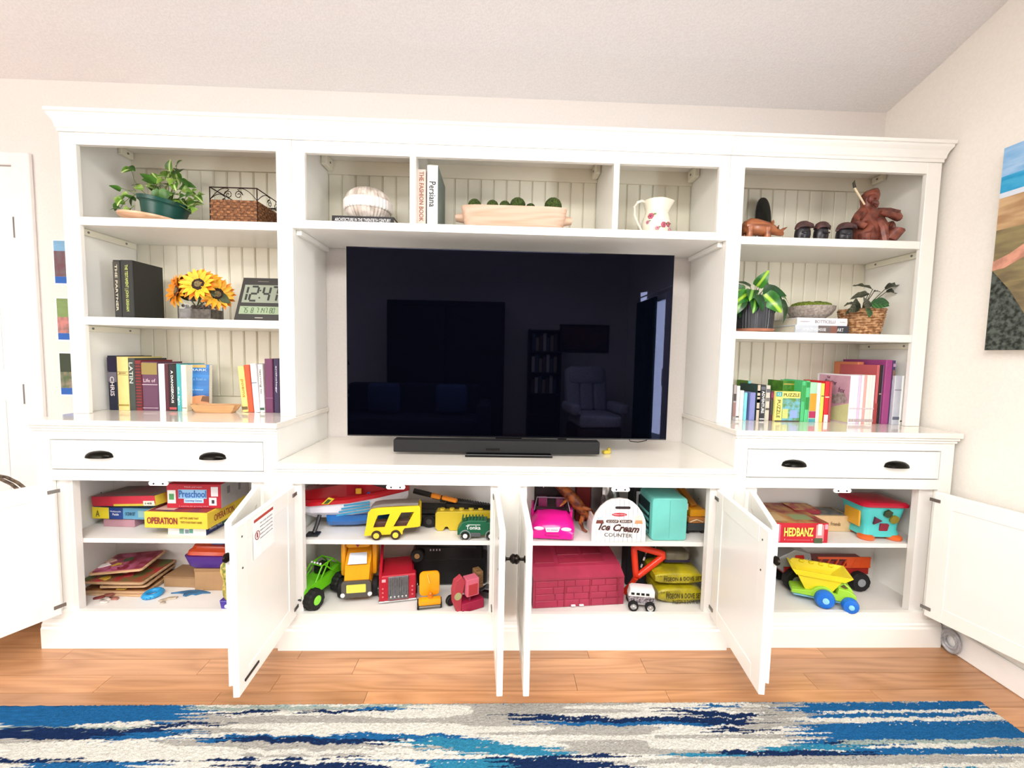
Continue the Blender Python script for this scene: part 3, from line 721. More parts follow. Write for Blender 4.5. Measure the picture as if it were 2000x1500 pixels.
# potted ivy in a green nursery pot, tilted on a plate
yc = -.19
c0 = at(320, 420, y=yc)
t = thing('plate', 'pale wooden plate tilted under the green plant pot', 'plate', (at(300, 424, y=yc).x, yc, S1+.0115), rot=(0, R_(4), 0))
MB().lathe([(.075, 0), (.11, .008), (.126, .022), (.127, .030), (.122, .031), (.112, .016), (.07, .008), (0, .008)], (0, 0, 0), 40).build('plate', wood('e8bf9c', 'd3a27e', 4, .5, 'x', .03, 'plate_wood', rnd=False), t, smooth=True)
pb = Vector((at(318, 418, y=yc).x, yc, S1+.026))
t = thing('potted_ivy', 'trailing green ivy in a tilted dark green nursery pot', 'plant', pb, rot=(0, R_(9), 0))
PG = mat('0f4a40', .35, var=.08, scale=12)
MB().lathe([(.070, 0), (.074, .002), (.090, .075), (.099, .077), (.103, .092), (.099, .094), (.095, .08), (.09, .07), (0, .07)], (0, 0, 0), 40).build('pot', PG, t, smooth=True)
MB().lathe([(.092, .072), (0, .078)], (0, 0, 0), 24).build('soil', mat('2a1c12', .95, var=.3, scale=90, bump=.6), t)
IV = [leaf_mesh(.040, .030, leafmat('6f9c33', '3c6a1c', ('mid', 'c6d98a')), fold=.3), leaf_mesh(.046, .034, leafmat('4f8228', '2f5a1a'), fold=.25), leaf_mesh(.034, .024, leafmat('a3bd55', '5f8c2c'), fold=.3)]
Mi = t.matrix_basis.copy(); Mi = (Matrix.Translation(pb) @ Matrix.Rotation(R_(9), 4, 'Y')).inverted()
STEM = mat('6d7f3a', .5, var=.2, scale=30)
def ploc(u, v, dy=0.): return Mi @ at(u, v, y=yc+dy)
core = [(330, 325), (350, 330), (318, 335), (322, 345), (300, 352), (312, 352), (345, 345), (357, 352), (335, 352), (300, 368), (310, 365), (325, 362), (340, 362), (355, 362), (365, 372), (372, 380), (322, 378), (335, 378), (348, 376), (362, 385), (373, 392), (382, 398), (330, 390), (345, 392), (358, 396), (368, 404), (377, 410), (303, 345), (294, 350), (318, 358), (330, 340), (342, 335), (378, 388), (386, 385), (350, 386), (340, 405-12), (372, 400), (362, 410), (350, 402), (313, 384), (305, 378), (290, 360), (347, 318), (366, 360), (376, 372)]
for i, (u, v) in enumerate(core):
    dy = rl.uniform(-.075, .06); p = ploc(u, v, dy)
    d = (Vector(((u-325)/60, rl.uniform(-.9, .1), rl.uniform(-.5, .6))))
    put_leaf(t, IV[i % 3], p-d.normalized()*.02, d, rl.uniform(-.5, .5), rl.uniform(1.0, 1.4))
    if i % 2 == 0:
        b0 = Vector((rl.uniform(-.05, .05), rl.uniform(-.05, .05), .07))
        mid = (b0+p)/2+Vector((0, 0, .015))
        MB().tube([b0, mid, p-d.normalized()*.02], [.0018, .0014, .001], 5).build('stem', STEM, t, smooth=True)
trails = [[(292, 388), (270, 378), (255, 385), (243, 395), (236, 405)], [(292, 386), (275, 370), (262, 352), (258, 336), (252, 330)], [(360, 400), (375, 402), (388, 392), (393, 380)], [(292, 390), (275, 386), (250, 372), (238, 368), (228, 370)]]
for tr_ in trails:
    pts = [ploc(u, v, -.03) for u, v in tr_]
    MB().tube(pts, [.0018]+[.0013]*(len(pts)-1), 5).build('stem', STEM, t, smooth=True)
side = [(236, 372), (232, 382), (238, 390), (244, 384), (250, 378), (258, 374), (262, 384), (245, 398), (236, 408), (230, 398), (252, 406), (262, 404), (272, 362), (280, 366), (256, 330), (250, 326), (398, 379), (392, 374), (266, 392), (228, 386)]
for i, (u, v) in enumerate(side):
    p = ploc(u, v, rl.uniform(-.05, .0)); d = Vector((rl.uniform(-1, .4), rl.uniform(-.8, .2), rl.uniform(-.9, .2)))
    put_leaf(t, IV[(i+1) % 3], p, d, rl.uniform(-.6, .6), rl.uniform(.75, 1.05))

# wicker basket with scrolled iron rim
a_, b_ = at(411, 428, y=-.29), at(503, 430, y=-.29); bw = b_.x-a_.x; bd = .26
zw = at(458, 391, y=-.29).z-S1; zi = at(458, 367, y=-.29).z-S1
t = thing('wicker_basket', 'brown wicker basket with a scrolled iron rim on the top-left shelf', 'basket', (a_.x, -.29, S1+.0005))
WK = mat('8a5a34', .7, var=.35, scale=60, bump=.9, stretch=(1, 1, 3), col2='4c2c16')
mb = MB()
mb.box(0, bw, 0, .008, 0, zw).box(0, bw, bd-.008, bd, 0, zw).box(0, .008, .008, bd-.008, 0, zw).box(bw-.008, bw, .008, bd-.008, 0, zw).box(.008, bw-.008, .008, bd-.008, 0, .008)
mb.build('basket_wall', WK, t)
wv = MB(); rows = 9
for r in range(rows):
    z = zw*(r+.5)/rows
    for x in range(14):
        if (x+r) % 2: wv.box(bw*x/14, bw*(x+1)/14, -.003, 0, z-.0045, z+.0045, .0015)
    for x in range(17):
        if (x+r) % 2: wv.box(bw, bw+.003, bd*x/17, bd*(x+1)/17, z-.0045, z+.0045, .0015)
o = wv.build('weave', mat('a06c42', .65, var=.25, scale=70, col2='6b4022'), t); o['kind'] = 'stuff'
IR = metal('2a1d18', .5)
for (x, yy) in ((0, 0), (bw, 0), (0, bd), (bw, bd)): MB().tube([(x, yy, 0), (x, yy, zi)], .0024, 8).build('corner_post', IR, t)
for a, b in (((0, 0), (bw, 0)), ((bw, 0), (bw, bd)), ((bw, bd), (0, bd)), ((0, bd), (0, 0))):
    MB().tube([(a[0], a[1], zi), (b[0], b[1], zi)], .0024, 8).build('rim_bar', IR, t)
    A, Bv = Vector((a[0], a[1], 0)), Vector((b[0], b[1], 0)); D = Bv-A; ln = D.length; D.normalize(); hh = zi-zw
    for s in (1, -1):
        pts = []
        for k in range(13):      # big arch
            q = k/12*PI; pts.append((ln*.5-s*(ln*.5)*(1-k/12*.82), zw+hh*.95*math.sin(q*.62)))
        for k in range(14):      # spiral end
            q = k/13*2.9*PI; r = hh*.36*(1-k/16); pts.append((ln*.5-s*(ln*.11)+r*math.cos(q)*-s, zw+hh*.42+r*math.sin(q)))
        MB().tube([A+D*x+Vector((0, 0, z)) for x, z in pts], .0016, 6).build('scroll', IR, t)

# sunflowers in a glass cube with pebbles
cv = at(390, 621, y=-.26); vw = at(425, 610, y=-.26).x-at(355, 610, y=-.26).x
gl = bpy.data.materials.new('clear_glass'); gl.use_nodes = True; p = gl.node_tree.nodes['Principled BSDF']
p.inputs['Transmission Weight'].default_value = 1; p.inputs['Roughness'].default_value = .02; p.inputs['IOR'].default_value = 1.35; p.inputs['Base Color'].default_value = (.97, .99, .98, 1)
t = thing('glass_vase', 'square glass vase half filled with grey pebbles', 'vase', (cv.x, -.25, S2+.0005))
h1 = at(390, 574, y=-.3).z-S2; k = vw/2*.94
MB().loft([[(x*k, y*.6*k, z) for x, y in rrect(-1, 1, -1, 1, .12, 3)] for z in (0, h1)]+[[(x*(k-.004), y*(.6*k-.004), z) for x, y in rrect(-1, 1, -1, 1, .12, 3)] for z in (h1, .006)]).build('glass', gl, t, smooth=False)
PB = mat('6f6258', .5, var=.5, scale=70, col2='2e2622'); pm = MB()
for i in range(150):
    q = (rl.uniform(-k+.014, k-.014), rl.uniform(-.6*k+.012, .6*k-.012), .016+rl.uniform(0, h1*.44))
    pm.ball(q, (rl.uniform(.006, .010), rl.uniform(.006, .008), rl.uniform(.004, .007)), 8, 5)
pm.box(-k+.006, k-.006, -.6*k+.006, .6*k-.006, .007, h1*.42)
o = pm.build('pebbles', PB, t, smooth=True); o['kind'] = 'stuff'
DISC = mat('3a2114', .9, var=.3, scale=200, bump=1.); DISC2 = mat('8a7a52', .9, var=.3, scale=200, bump=1.)
def flower(u, v, dy, sc, look, cols, lab, stem=True):
    p = at(u, v, y=-.25+dy)
    t = thing('sunflower', lab, 'flower', p, group='silk sunflowers in the glass vase')
    q = Vector(look).normalized().to_track_quat('Z', 'Y').to_matrix().to_4x4()
    mb = MB(); mb.M = q; mb.lathe([(0, -.004), (.024*sc, -.004), (.026*sc, .004), (.018*sc, .008), (0, .006)], (0, 0, 0), 20).build('disc', DISC, t, smooth=True)
    mb = MB(); mb.M = q; mb.lathe([(.013*sc, .007), (.012*sc, .010), (0, .010)], (0, 0, 0), 16).build('disc_centre', DISC2, t, smooth=True)
    for ring, (n, L, el, c) in enumerate(((17, .052, .10, cols[0]), (15, .046, .38, cols[1]))):
        me = leaf_mesh(L*sc, .019*sc, mat(c, .55, var=.15, scale=30), heart=0, fold=.3, curl=.15, nx=5); me.name = 'petal'
        for k in range(n):
            a = 2*PI*(k+.5*ring+rl.uniform(-.15, .15))/n
            M = q @ Matrix.Rotation(a, 4, 'Z') @ Matrix.Translation((.017*sc, 0, .002*ring)) @ Matrix.Rotation(-el-rl.uniform(-.12, .2), 4, 'Y')
            inst(me, 'petal', t, M)
    MB().tube([(0, 0, -.002), Vector(look).normalized()*-.03, (cv.x+rl.uniform(-.02, .02)-p.x, -.25-p.y, S2+.06-p.z)], .0028, 6).build('stem', mat('4c6a2a', .6), t)
    for s in (-1, 1):
        me = leaf_mesh(.06*sc, .04*sc, mat('3c4a1c', .6, var=.3, scale=30), heart=.2, fold=.2)
        put_leaf(t, me, Vector(look).normalized()*-.012, (s, -.2, -.55), 0, 1)
Y, O = 'f7b51e', 'f08c12'
flower(388, 556, -.06, 1.15, (.1, -1, .35), (O, 'fbc92c'), 'big yellow sunflower facing the room at the front of the vase')
flower(347, 568, -.03, 1.15, (-.6, -.8, .15), (Y, O), 'orange yellow sunflower at the left of the bunch')
flower(424, 574, -.02, 1.08, (.75, -.7, -.05), (O, Y), 'orange sunflower drooping at the right of the bunch')
flower(366, 545, .02, 1.0, (-.3, -.4, .9), (O, 'e27a10'), 'orange sunflower behind the big one, upper left')
flower(408, 548, .03, 1.0, (.5, -.3, .8), (O, Y), 'orange sunflower behind the big one, upper right')

# digital clock
a_, b_ = at(456, 624, y=-.31), at(553, 624, y=-.31); kw = b_.x-a_.x
hk = at(500, 543, y=-.26).z-S2
t = thing('digital_clock', 'black digital weather clock showing 12:47 on the middle-left shelf', 'clock', (a_.x, -.31, S2+.0005), rot=(-R_(14), 0, 0))
hk /= math.cos(R_(14)); sk = .022
MB().prism([(0, 0), (kw, 0), (kw-sk*.2, hk), (sk*.9, hk)], 0, .018, 'y', .002).build('case', plastic('2c2a27', .4), t)
ft = MB().bar((.03, .02, .06), (.03, .05, .0135), .012).build('foot', plastic('2c2a27'), t)
LCD = mat('8d9583', .3, var=.02, scale=6)
MB().prism([(.024, hk*.415), (kw-.012, hk*.415), (kw-.014, hk*.83), (.032, hk*.83)], -.0008, .0005).build('time_display', LCD, t)
MB().prism([(.018, hk*.15), (kw-.022, hk*.15), (kw-.022, hk*.33), (.021, hk*.33)], -.0008, .0005).build('date_display', mat('93a585', .3, var=.02, scale=6), t)
SEG = {'0': 'abcdef', '1': 'bc', '2': 'abged', '4': 'fgbc', '5': 'afgcd', '7': 'abc', '8': 'abcdefg', '6': 'afgcde', '/': ''}
def digit(ch, x, z, wd, h, mt, th):
    mb = MB(); sl = .12
    P = lambda q, r: (x+q*wd+r*h*sl, z+r*h)
    ends = {'a': (0, 1, 1, 1), 'b': (1, 1, 1, .5), 'c': (1, .5, 1, 0), 'd': (0, 0, 1, 0), 'e': (0, .5, 0, 0), 'f': (0, 1, 0, .5), 'g': (0, .5, 1, .5)}
    for s in SEG[ch]:
        q = ends[s]; p0, p1 = P(q[0], q[1]), P(q[2], q[3]); f = .08
        a = (p0[0]+(p1[0]-p0[0])*f, -.0012, p0[1]+(p1[1]-p0[1])*f); b = (p1[0]+(p0[0]-p1[0])*f, -.0012, p1[1]+(p0[1]-p1[1])*f)
        mb.bar(a, b, .0008, th)
    return mb.build('digit', mt, t)
LK = ink('20231f')
for ch, x, w2 in (('1', .008, .032), ('2', .055, .031), ('4', .110, .028), ('7', .148, .024)): digit(ch, x, hk*.46, w2, hk*.33, LK, .0085)
for z in (.53, .70): MB().cyl((.099+.01*(z-.5), -.001, hk*z), .0038, .0008, 'y', 10).build('colon_dot', LK, t)
for ch, x in zip('758714780', (.042, .054, .078, .100, .114, .126, .138, .158, .170)):
    digit(ch, x-.008, hk*.18, .008, hk*.115, ink('2a4a2c'), .002)
MB().box(kw*.42, kw*.58, -.0008, .0003, hk*.06, hk*.075).build('brand_strip', ink('b9b4aa'), t)
MB().box(kw*.40, kw*.62, -.0008, .0003, hk*.905, hk*.92).build('maker_strip', ink('6a6660'), t)
#PART3
# ------------------------------------------------------------------ right bookcase: carvings
p = at(1497, 462, y=-.12)
t = thing('stone_plaque', 'tall oval black polished stone standing behind the wooden rhinoceros', 'ornament', (p.x, -.10, S1+.0005), rot=(-R_(6), 0, 0))
zt = at(1497, 377, y=-.13).z-S1
MB().loft([[(.041*f*math.copysign(abs(math.cos(a))**.8, math.cos(a)), y_, zt*.5+zt*.5*f*math.copysign(abs(math.sin(a))**.85, math.sin(a))) for a in [2*PI*k/28 for k in range(28)]] for f, y_ in ((.86, -.008), (1, -.003), (1, .004), (.86, .008))]).build('stone', mat('17191a', .18, var=.3, scale=12, coat=.6, col2='050606'), t, smooth=True)
MB().box(-.03, .03, -.014, .016, 0, .014, .004).build('foot', plastic('151515'), t)
# rhinoceros
RW = wood('a4623a', '6c3418', 5, .35, 'x', .03, 'carved_wood', rnd=False, coat=.3)
p = at(1490, 462, y=-.31)
t = thing('carved_rhinoceros', 'brown carved wooden rhinoceros on the top-right shelf', 'figurine', (p.x, -.305, S1+.0005))
def spine_body(mb, pts, seg=14):
    secs = []
    for (x, z, rx, rz_) in pts: secs.append([(x, rx*math.cos(a), z+rz_*math.sin(a)) for a in [2*PI*k/seg for k in range(seg)]])
    return mb.loft(secs)
mb = MB()
spine_body(mb, [(-.092, .050, .006, .010), (-.085, .050, .024, .026), (-.06, .053, .033, .036), (-.03, .052, .034, .036), (0, .047, .031, .034), (.022, .046, .027, .030), (.034, .046, .021, .024), (.05, .042, .019, .022), (.066, .034, .014, .017), (.084, .028, .012, .013), (.094, .026, .007, .008)])
for x, y_ in ((-.07, .02), (-.07, -.02), (.01, .02), (.01, -.02)):
    mb.lathe([(.013, 0), (.014, .008), (.012, .02), (.016, .045)], (x, y_, 0), 12)
mb.build('body', RW, t, smooth=True)
MB().tube([(.082, 0, .034), (.094, 0, .046), (.112, 0, .056)], [.009, .006, .001], 10).build('horn', RW, t, smooth=True)
MB().tube([(.066, 0, .046), (.070, 0, .056), (.074, 0, .064)], [.007, .004, .001], 8).build('small_horn', RW, t, smooth=True)
for s in (-1, 1):
    MB().tube([(.036, s*.012, .062), (.034, s*.016, .073), (.036, s*.017, .080)], [.006, .007, .001], 8).build('ear', RW, t, smooth=True)
    MB().ball((.058, s*.018, .046), .0035, 10, 6).build('eye', BLACK, t)
# three small dark bird figurines
DKW = mat('1d1a22', .4, var=.3, scale=40, coat=.2); HOOD = mat('5a3a38', .5, var=.3, scale=50)
for u, r, lab in ((1568, 0, 'small dark hooded figurine nearest the rhinoceros'), (1604, .35, 'small dark hooded figurine in the middle of the three'), (1650, -.35, 'small dark hooded figurine leaning by the seated carving')):
    p = at(u, 466, y=-.31)
    t = thing('hooded_figurine', lab, 'figurine', (p.x, -.305, S1+.0005), r, 'three small hooded figurines')
    MB().lathe([(.026, 0), (.031, .004), (.034, .022), (.032, .042), (.026, .058), (.018, .066), (0, .068)], (0, 0, 0), 20, sy=.8).build('body', DKW, t, smooth=True)
    mb = MB(); mb.lathe([(.035, -.010), (.033, .0), (.027, .012), (.016, .019), (0, .021)], (0, -.003, .062), 20, sy=.85)
    mb.tube([(.018, -.01, .066), (.034, -.012, .062), (.043, -.012, .052)], [.012, .009, .002], 8)
    mb.tube([(-.02, -.008, .058), (-.036, -.008, .046)], [.010, .004], 8)
    mb.build('hood', HOOD, t, smooth=True)
    MB().tube([(-.02, -.024, .03), (-.004, -.030, .026), (.016, -.026, .032)], .004, 6).build('arms', DKW, t, smooth=True)
# seated carved fisherman: one continuous figure
FW = mat('8a4a38', .5, var=.25, scale=26, bump=.3, col2='4e1f16', coat=.1, name='red_wood')
p = at(1700, 468, y=-.275); z1 = at(1700, 366, y=-.275).z-S1; sc = z1/.245
t = thing('carved_fisherman', 'seated red-brown carved wooden figure in a hooded cloak holding a rod', 'figurine', (p.x, -.27, S1+.0005))
t.scale = (1.12, 1, 1)
mb = MB(); mb.M = Matrix.Scale(sc, 4)
def ell(cx, cy, z, rx, ry, n=22, ph=0, am=.0, k=5): return [(cx+rx*(1+am*math.sin(k*a+ph))*math.cos(a), cy+ry*(1+am*math.sin(k*a+ph))*math.sin(a), z) for a in [2*PI*i/n for i in range(n)]]
mb.loft([ell(.0, 0, 0, .075, .05, am=.08), ell(.0, 0, .02, .080, .052, am=.10), ell(-.002, 0, .05, .078, .050, am=.12, ph=.4), ell(-.004, 0, .085, .070, .045, am=.10, ph=.8), ell(-.008, .004, .115, .058, .038, am=.06), ell(-.012, .006, .140, .046, .032), ell(-.014, .006, .158, .028, .026), ell(-.014, .004, .170, .024, .026), ell(-.012, .002, .190, .031, .032), ell(-.008, .004, .212, .033, .033), ell(0, .006, .232, .024, .024), ell(.010, .006, .243, .010, .012)])
# left bent knee with arm across, right elbow
mb.tube([(-.045, -.01, .135), (-.072, -.028, .11), (-.088, -.04, .078), (-.06, -.052, .062)], [.020, .018, .015, .013], 10)
mb.tube([(.02, 0, .14), (.055, -.018, .135), (.085, -.02, .128), (.075, -.04, .108), (.03, -.05, .118), (.0, -.046, .125)], [.020, .020, .020, .017, .013, .010], 10)
mb.tube([(.045, .0, .05), (.066, -.03, .062), (.07, -.045, .05), (.05, -.04, .01)], [.034, .034, .028, .022], 12)
mb.tube([(-.03, -.02, .05), (-.055, -.045, .062), (-.06, -.05, .03), (-.055, -.046, .002)], [.030, .026, .02, .018], 12)
mb.tube([(.006, -.036, .10), (.012, -.05, .06), (.016, -.052, .0)], [.014, .016, .018], 8)
f = mb.build('body', FW, t, smooth=True)
MB().ball((-.018*sc, -.020*sc, .190*sc), (.018*sc, .014*sc, .022*sc), 14, 8).build('face', mat('7a3a2c', .45, var=.15), t, smooth=True)
mb = MB(); mb.tube([(-.018*sc, -.036*sc, .190*sc), (-.018*sc, -.040*sc, .184*sc)], [.003, .004], 6)
mb.build('nose', mat('7a3a2c', .45, var=.15), t, smooth=True)
MB().tube([(-.016*sc, -.034*sc, .172*sc), (-.014*sc, -.040*sc, .160*sc), (-.010, -.038*sc, .146*sc)], [.012, .010, .003], 8).build('beard', FW, t, smooth=True)
st = MB().tube([(-.046*sc, -.02*sc, .165*sc), (-.10*sc, -.03*sc, .232*sc)], [.0035, .0045], 8).build('rod', mat('e9d7b4', .5), t, smooth=True)
MB().tube([(-.098*sc, -.03*sc, .230*sc), (-.104*sc, -.031*sc, .25*sc), (-.10*sc, -.031*sc, .262*sc)], [.006, .005, .001], 8).build('rod_tip', mat('3a3a2a', .6), t, smooth=True)

# ------------------------------------------------------------------ right bookcase: plants and bowl
def rib(n, am): return lambda a, z: 1+am*math.cos(a*n)
pc = at(1474, 640, y=-.26)
t = thing('plant_saucer', 'terracotta saucer under the ribbed dark pot', 'saucer', (pc.x, -.245, S2+.0005))
MB().lathe([(.070, 0), (.084, .004), (.088, .016), (.085, .016), (.08, .008), (0, .006)], (0, 0, 0), 36).build('saucer', mat('b5765a', .7, var=.1, scale=20), t, smooth=True)
zp = S2+.0105; ph = at(1474, 590, y=-.3).z-zp
t = thing('potted_philodendron', 'broad-leaved green philodendron in a ribbed charcoal pot', 'plant', (pc.x, -.245, zp))
MB().lathe([(.070, 0), (.080, .004), (.083, .05), (.084, ph), (.078, ph), (.076, ph-.02), (0, ph-.02)], (0, 0, 0), 240, fn=rib(40, .014)).build('pot', mat('2b2d33', .4, var=.1, scale=12, coat=.2), t, smooth=True)
MB().lathe([(.075, ph-.018), (0, ph-.012)], (0, 0, 0), 20).build('soil', mat('2a1c12', .95, var=.3, scale=90, bump=.6), t)
PH = [leaf_mesh(.085, .060, leafmat('2f6a28', '164018', ('mid', '7fb548'), rough=.25), fold=.18, curl=.5, nx=9), leaf_mesh(.080, .05, leafmat('1f5426', '123818', rough=.25), fold=.15, curl=.6, nx=9), leaf_mesh(.09, .062, leafmat('3f8a2a', '1f5a1c', ('mid', 'a5cc3c'), rough=.25), fold=.15, curl=.45, nx=9)]
B0 = Vector((pc.x, -.245, zp))
def pl(u, v, y_): return at(u, v, y=y_)-B0
for i, (u, v, y_, d, k, sc_) in enumerate([(1462, 572, -.30, (-.9, -.6, -.5), 2, 1.0), (1455, 568, -.26, (-.9, -.2, .1), 0, .9), (1470, 566, -.30, (-.5, -.8, -.3), 0, .9), (1478, 560, -.24, (.2, -.4, .5), 2, .9), (1490, 566, -.28, (.8, -.6, -.1), 1, 1.2), (1493, 575, -.32, (.7, -.5, -.8), 2, 1.2), (1500, 567, -.27, (1, -.3, -.25), 1, 1.15), (1525, 585, -.27, (.5, -.4, -.9), 1, 1.25), (1510, 592, -.31, (.1, -.3, -1), 1, .9), (1478, 576, -.33, (.3, -.8, -.8), 1, .9), (1450, 585, -.31, (-.6, -.5, -.8), 0, .9), (1466, 560, -.22, (-.5, .1, .5), 1, .9), (1485, 556, -.2, (.4, .2, .5), 0, .8), (1455, 595, -.28, (-.5, -.3, -1), 1, .9), (1495, 560, -.2, (.7, .3, .3), 2, .9), (1448, 562, -.22, (-.8, 0, .3), 1, .9), (1515, 572, -.24, (1, -.1, -.2), 0, 1.0), (1474, 582, -.32, (-.2, -.7, -.9), 0, .8)]):
    p = pl(u, v, y_); d = Vector(d).normalized()
    put_leaf(t, PH[k], p, d, rl.uniform(-.3, .3), sc_*.98)
    b0 = Vector((p.x*.25, p.y*.25, ph-.015)); MB().tube([b0, (b0+p)/2+Vector((0, 0, .022)), p+d*.004], [.0022, .0018, .0014], 5).build('stem', STEM, t, smooth=True)
# books lying under the stone bowl
G4 = 'books stacked under the moss bowl'
def flat_book(u0, u1, vb, vt, z, y0, dep, cov, lab, txts=(), cut=()):
    a, b = at(u0, vb, y=y0), at(u1, vb, y=y0); bw_ = b.x-a.x; hh = at(u0, vt, y=y0).z-z
    t = thing('book', lab, 'book', (a.x, y0, z+.0005), group=G4); hh -= .0005
    MB().prism([(.002, 0), (0, hh*.5), (.002, hh), (dep, hh), (dep, hh-.003), (.005, hh-.003), (.005, .003), (dep, .003), (dep, 0)], 0, bw_, 'x').build('cover', cov, t)
    MB().box(.003, bw_-.003, .0055, dep-.004, .0032, hh-.0032).build('pages', PAGES, t)
    for q0, q1, c in cut: MB().box(bw_*q0, bw_*q1, -.0005, .001, .0005, hh-.0005).build('spine_print', paper(c), t)
    for s, xc, wd_, hf, c in txts: text(t, s, bw_*wd_, hh*hf, Mfront(bw_*xc, -.0009, hh*.5), ink(c))
    return z+.0005+hh
za = flat_book(1553, 1657, 650, 634.5, S2, -.285, .235, paper('c9cfd6'), 'grey-blue book with a photograph on its spine, lowest of the flat pair', (('AMAZING', .27, .28, .35, 'f4f6fa'), ('HOUSE', .5, .14, .35, 'f4f6fa'), ('ART', .84, .12, .4, 'e8e8e8')), ((.43, .66, '6e625e'), (.66, .78, '8a5a4c'), (.78, 1, '3b3d45')))
zb_ = flat_book(1557, 1655, 634, 620, za, -.28, .225, paper('f3f2f4'), 'white book lying directly under the stone bowl', (('BOTTICELLI', .55, .4, .42, '8f8b92'), ('renaissance', .15, .2, .2, 'a8a4aa'), ('folio', .9, .1, .16, 'a8a4aa')))
p = at(1593, 600, y=-.2)
t = thing('stone_bowl', 'shallow grey stone bowl standing on two flat books', 'bowl', (p.x, -.165, zb_+.001))
zr = .062; rb = .100
MB().lathe([(.045, 0), (.06, .003), (.085, .022), (rb, .045), (rb+.002, zr), (rb-.006, zr), (.08, .028), (.05, .012), (0, .01)], (0, 0, 0), 44).build('bowl', mat('b6aba0', .85, var=.2, scale=90, bump=.4, col2='8f857c'), t, smooth=True)
mb = MB(); mb.loft([ell(0, 0, z, r, r, 30, am=.0) for z, r in ((.022, .07), (.045, .083), (.060, .089), (.073, .082), (.082, .06), (.086, .02))])
o = mb.build('moss', mat('7d8f2a', .95, var=.35, scale=150, bump=1., col2='4a5c18'), loc=(p.x, -.165, zb_+.001), smooth=True)
tag(o, 'green moss mound filling the grey stone bowl', 'moss'); o['kind'] = 'stuff'
for v in o.data.vertices: v.co.z += random.uniform(-.003, .003)
# woven basket with calathea
pc = at(1688, 652, y=-.26)
t = thing('woven_planter', 'round woven seagrass planter on the middle-right shelf', 'planter', (pc.x, -.235, S2+.0005))
hp_ = at(1693, 602, y=-.30).z-S2; SG = mat('c79a6c', .75, var=.3, scale=50, bump=.6, stretch=(1, 1, 4), col2='8f6238')
nr = 11
prof = [(0, 0)]+[(.066+.020*(i/nr)**.8, hp_*i/nr) for i in range(nr+1)]+[(.080, hp_), (.076, hp_*.9), (0, hp_*.88)]
MB().lathe(prof, (0, 0, 0), 40).build('wall', SG, t, smooth=True)
for i in range(nr):
    z = hp_*(i+.5)/nr; r = .068+.020*((i+.5)/nr)**.8
    pts = [(r*(1+.012*math.sin(a*14+i*PI))*math.cos(a), r*(1+.012*math.sin(a*14+i*PI))*math.sin(a), z+.0018*math.sin(a*7+i*2)) for a in [2*PI*k/56 for k in range(56)]]
    MB().tube(pts, .0062, 6, True).build('coil', mat('d0a478', .7, var=.35, scale=70, bump=.5, col2='8a5c34'), t, smooth=True)
t = thing('calathea', 'prayer plant with dark zebra-striped leaves in the woven planter', 'plant', (pc.x, -.235, S2+hp_*.88+.002)); B0 = Vector(t.location)
MB().lathe([(.074, 0), (0, .004)], (0, 0, 0), 20).build('soil', mat('2a1c12', .95, var=.3, scale=90, bump=.6), t)
CM = leafmat('5c6048', '2a3022', ('bar', '1c1c18'), rough=.4, nstr=10); CG = leafmat('3f7a35', '1c4a20', ('bar', '173a1a'), rough=.4, nstr=8)
CL = [leaf_mesh(.105, .036, CM, heart=.1, fold=.5, curl=.2, wave=.6, nx=12), leaf_mesh(.09, .062, CM, heart=.2, fold=.1, curl=.4, nx=12), leaf_mesh(.06, .05, CG, heart=.2, fold=.12, curl=.3, nx=10)]
for u, v, y_, d, k, sc_ in [(1705, 566, -.24, (-1, -.1, .35), 0, 1.0), (1728, 565, -.2, (1, 0, .5), 0, 1.05), (1730, 570, -.2, (1, .1, .05), 0, 1.0), (1697, 573, -.27, (-1, -.2, -.2), 0, .95), (1676, 588, -.31, (-.6, -.7, -.6), 1, 1.0), (1670, 592, -.29, (-1, -.2, -.1), 0, .6), (1690, 582, -.3, (-.3, -.9, -.5), 1, .9), (1700, 592, -.31, (.5, -.9, -.1), 2, 1.2), (1692, 598, -.32, (-.1, -.8, -.8), 2, 1.1), (1708, 590, -.29, (.9, -.6, 0), 2, 1.0), (1706, 570, -.22, (.9, .2, .2), 0, .5), (1668, 600, -.28, (-.9, -.3, -.6), 0, .6)]:
    p = at(u, v, y=y_)-B0; d = Vector(d).normalized(); put_leaf(t, CL[k], p, d, rl.uniform(-.3, .3), sc_*.92, n=(rl.uniform(-.2, .2), -1, .25 if k else 1.2))
    b0 = Vector((p.x*.2, p.y*.2, .0)); MB().tube([b0, (b0*.6+p*.4)+Vector((0, 0, .016)), p+d*.003], [.0024, .002, .0016], 6).build('stem', mat('5a5238', .5), t, smooth=True)

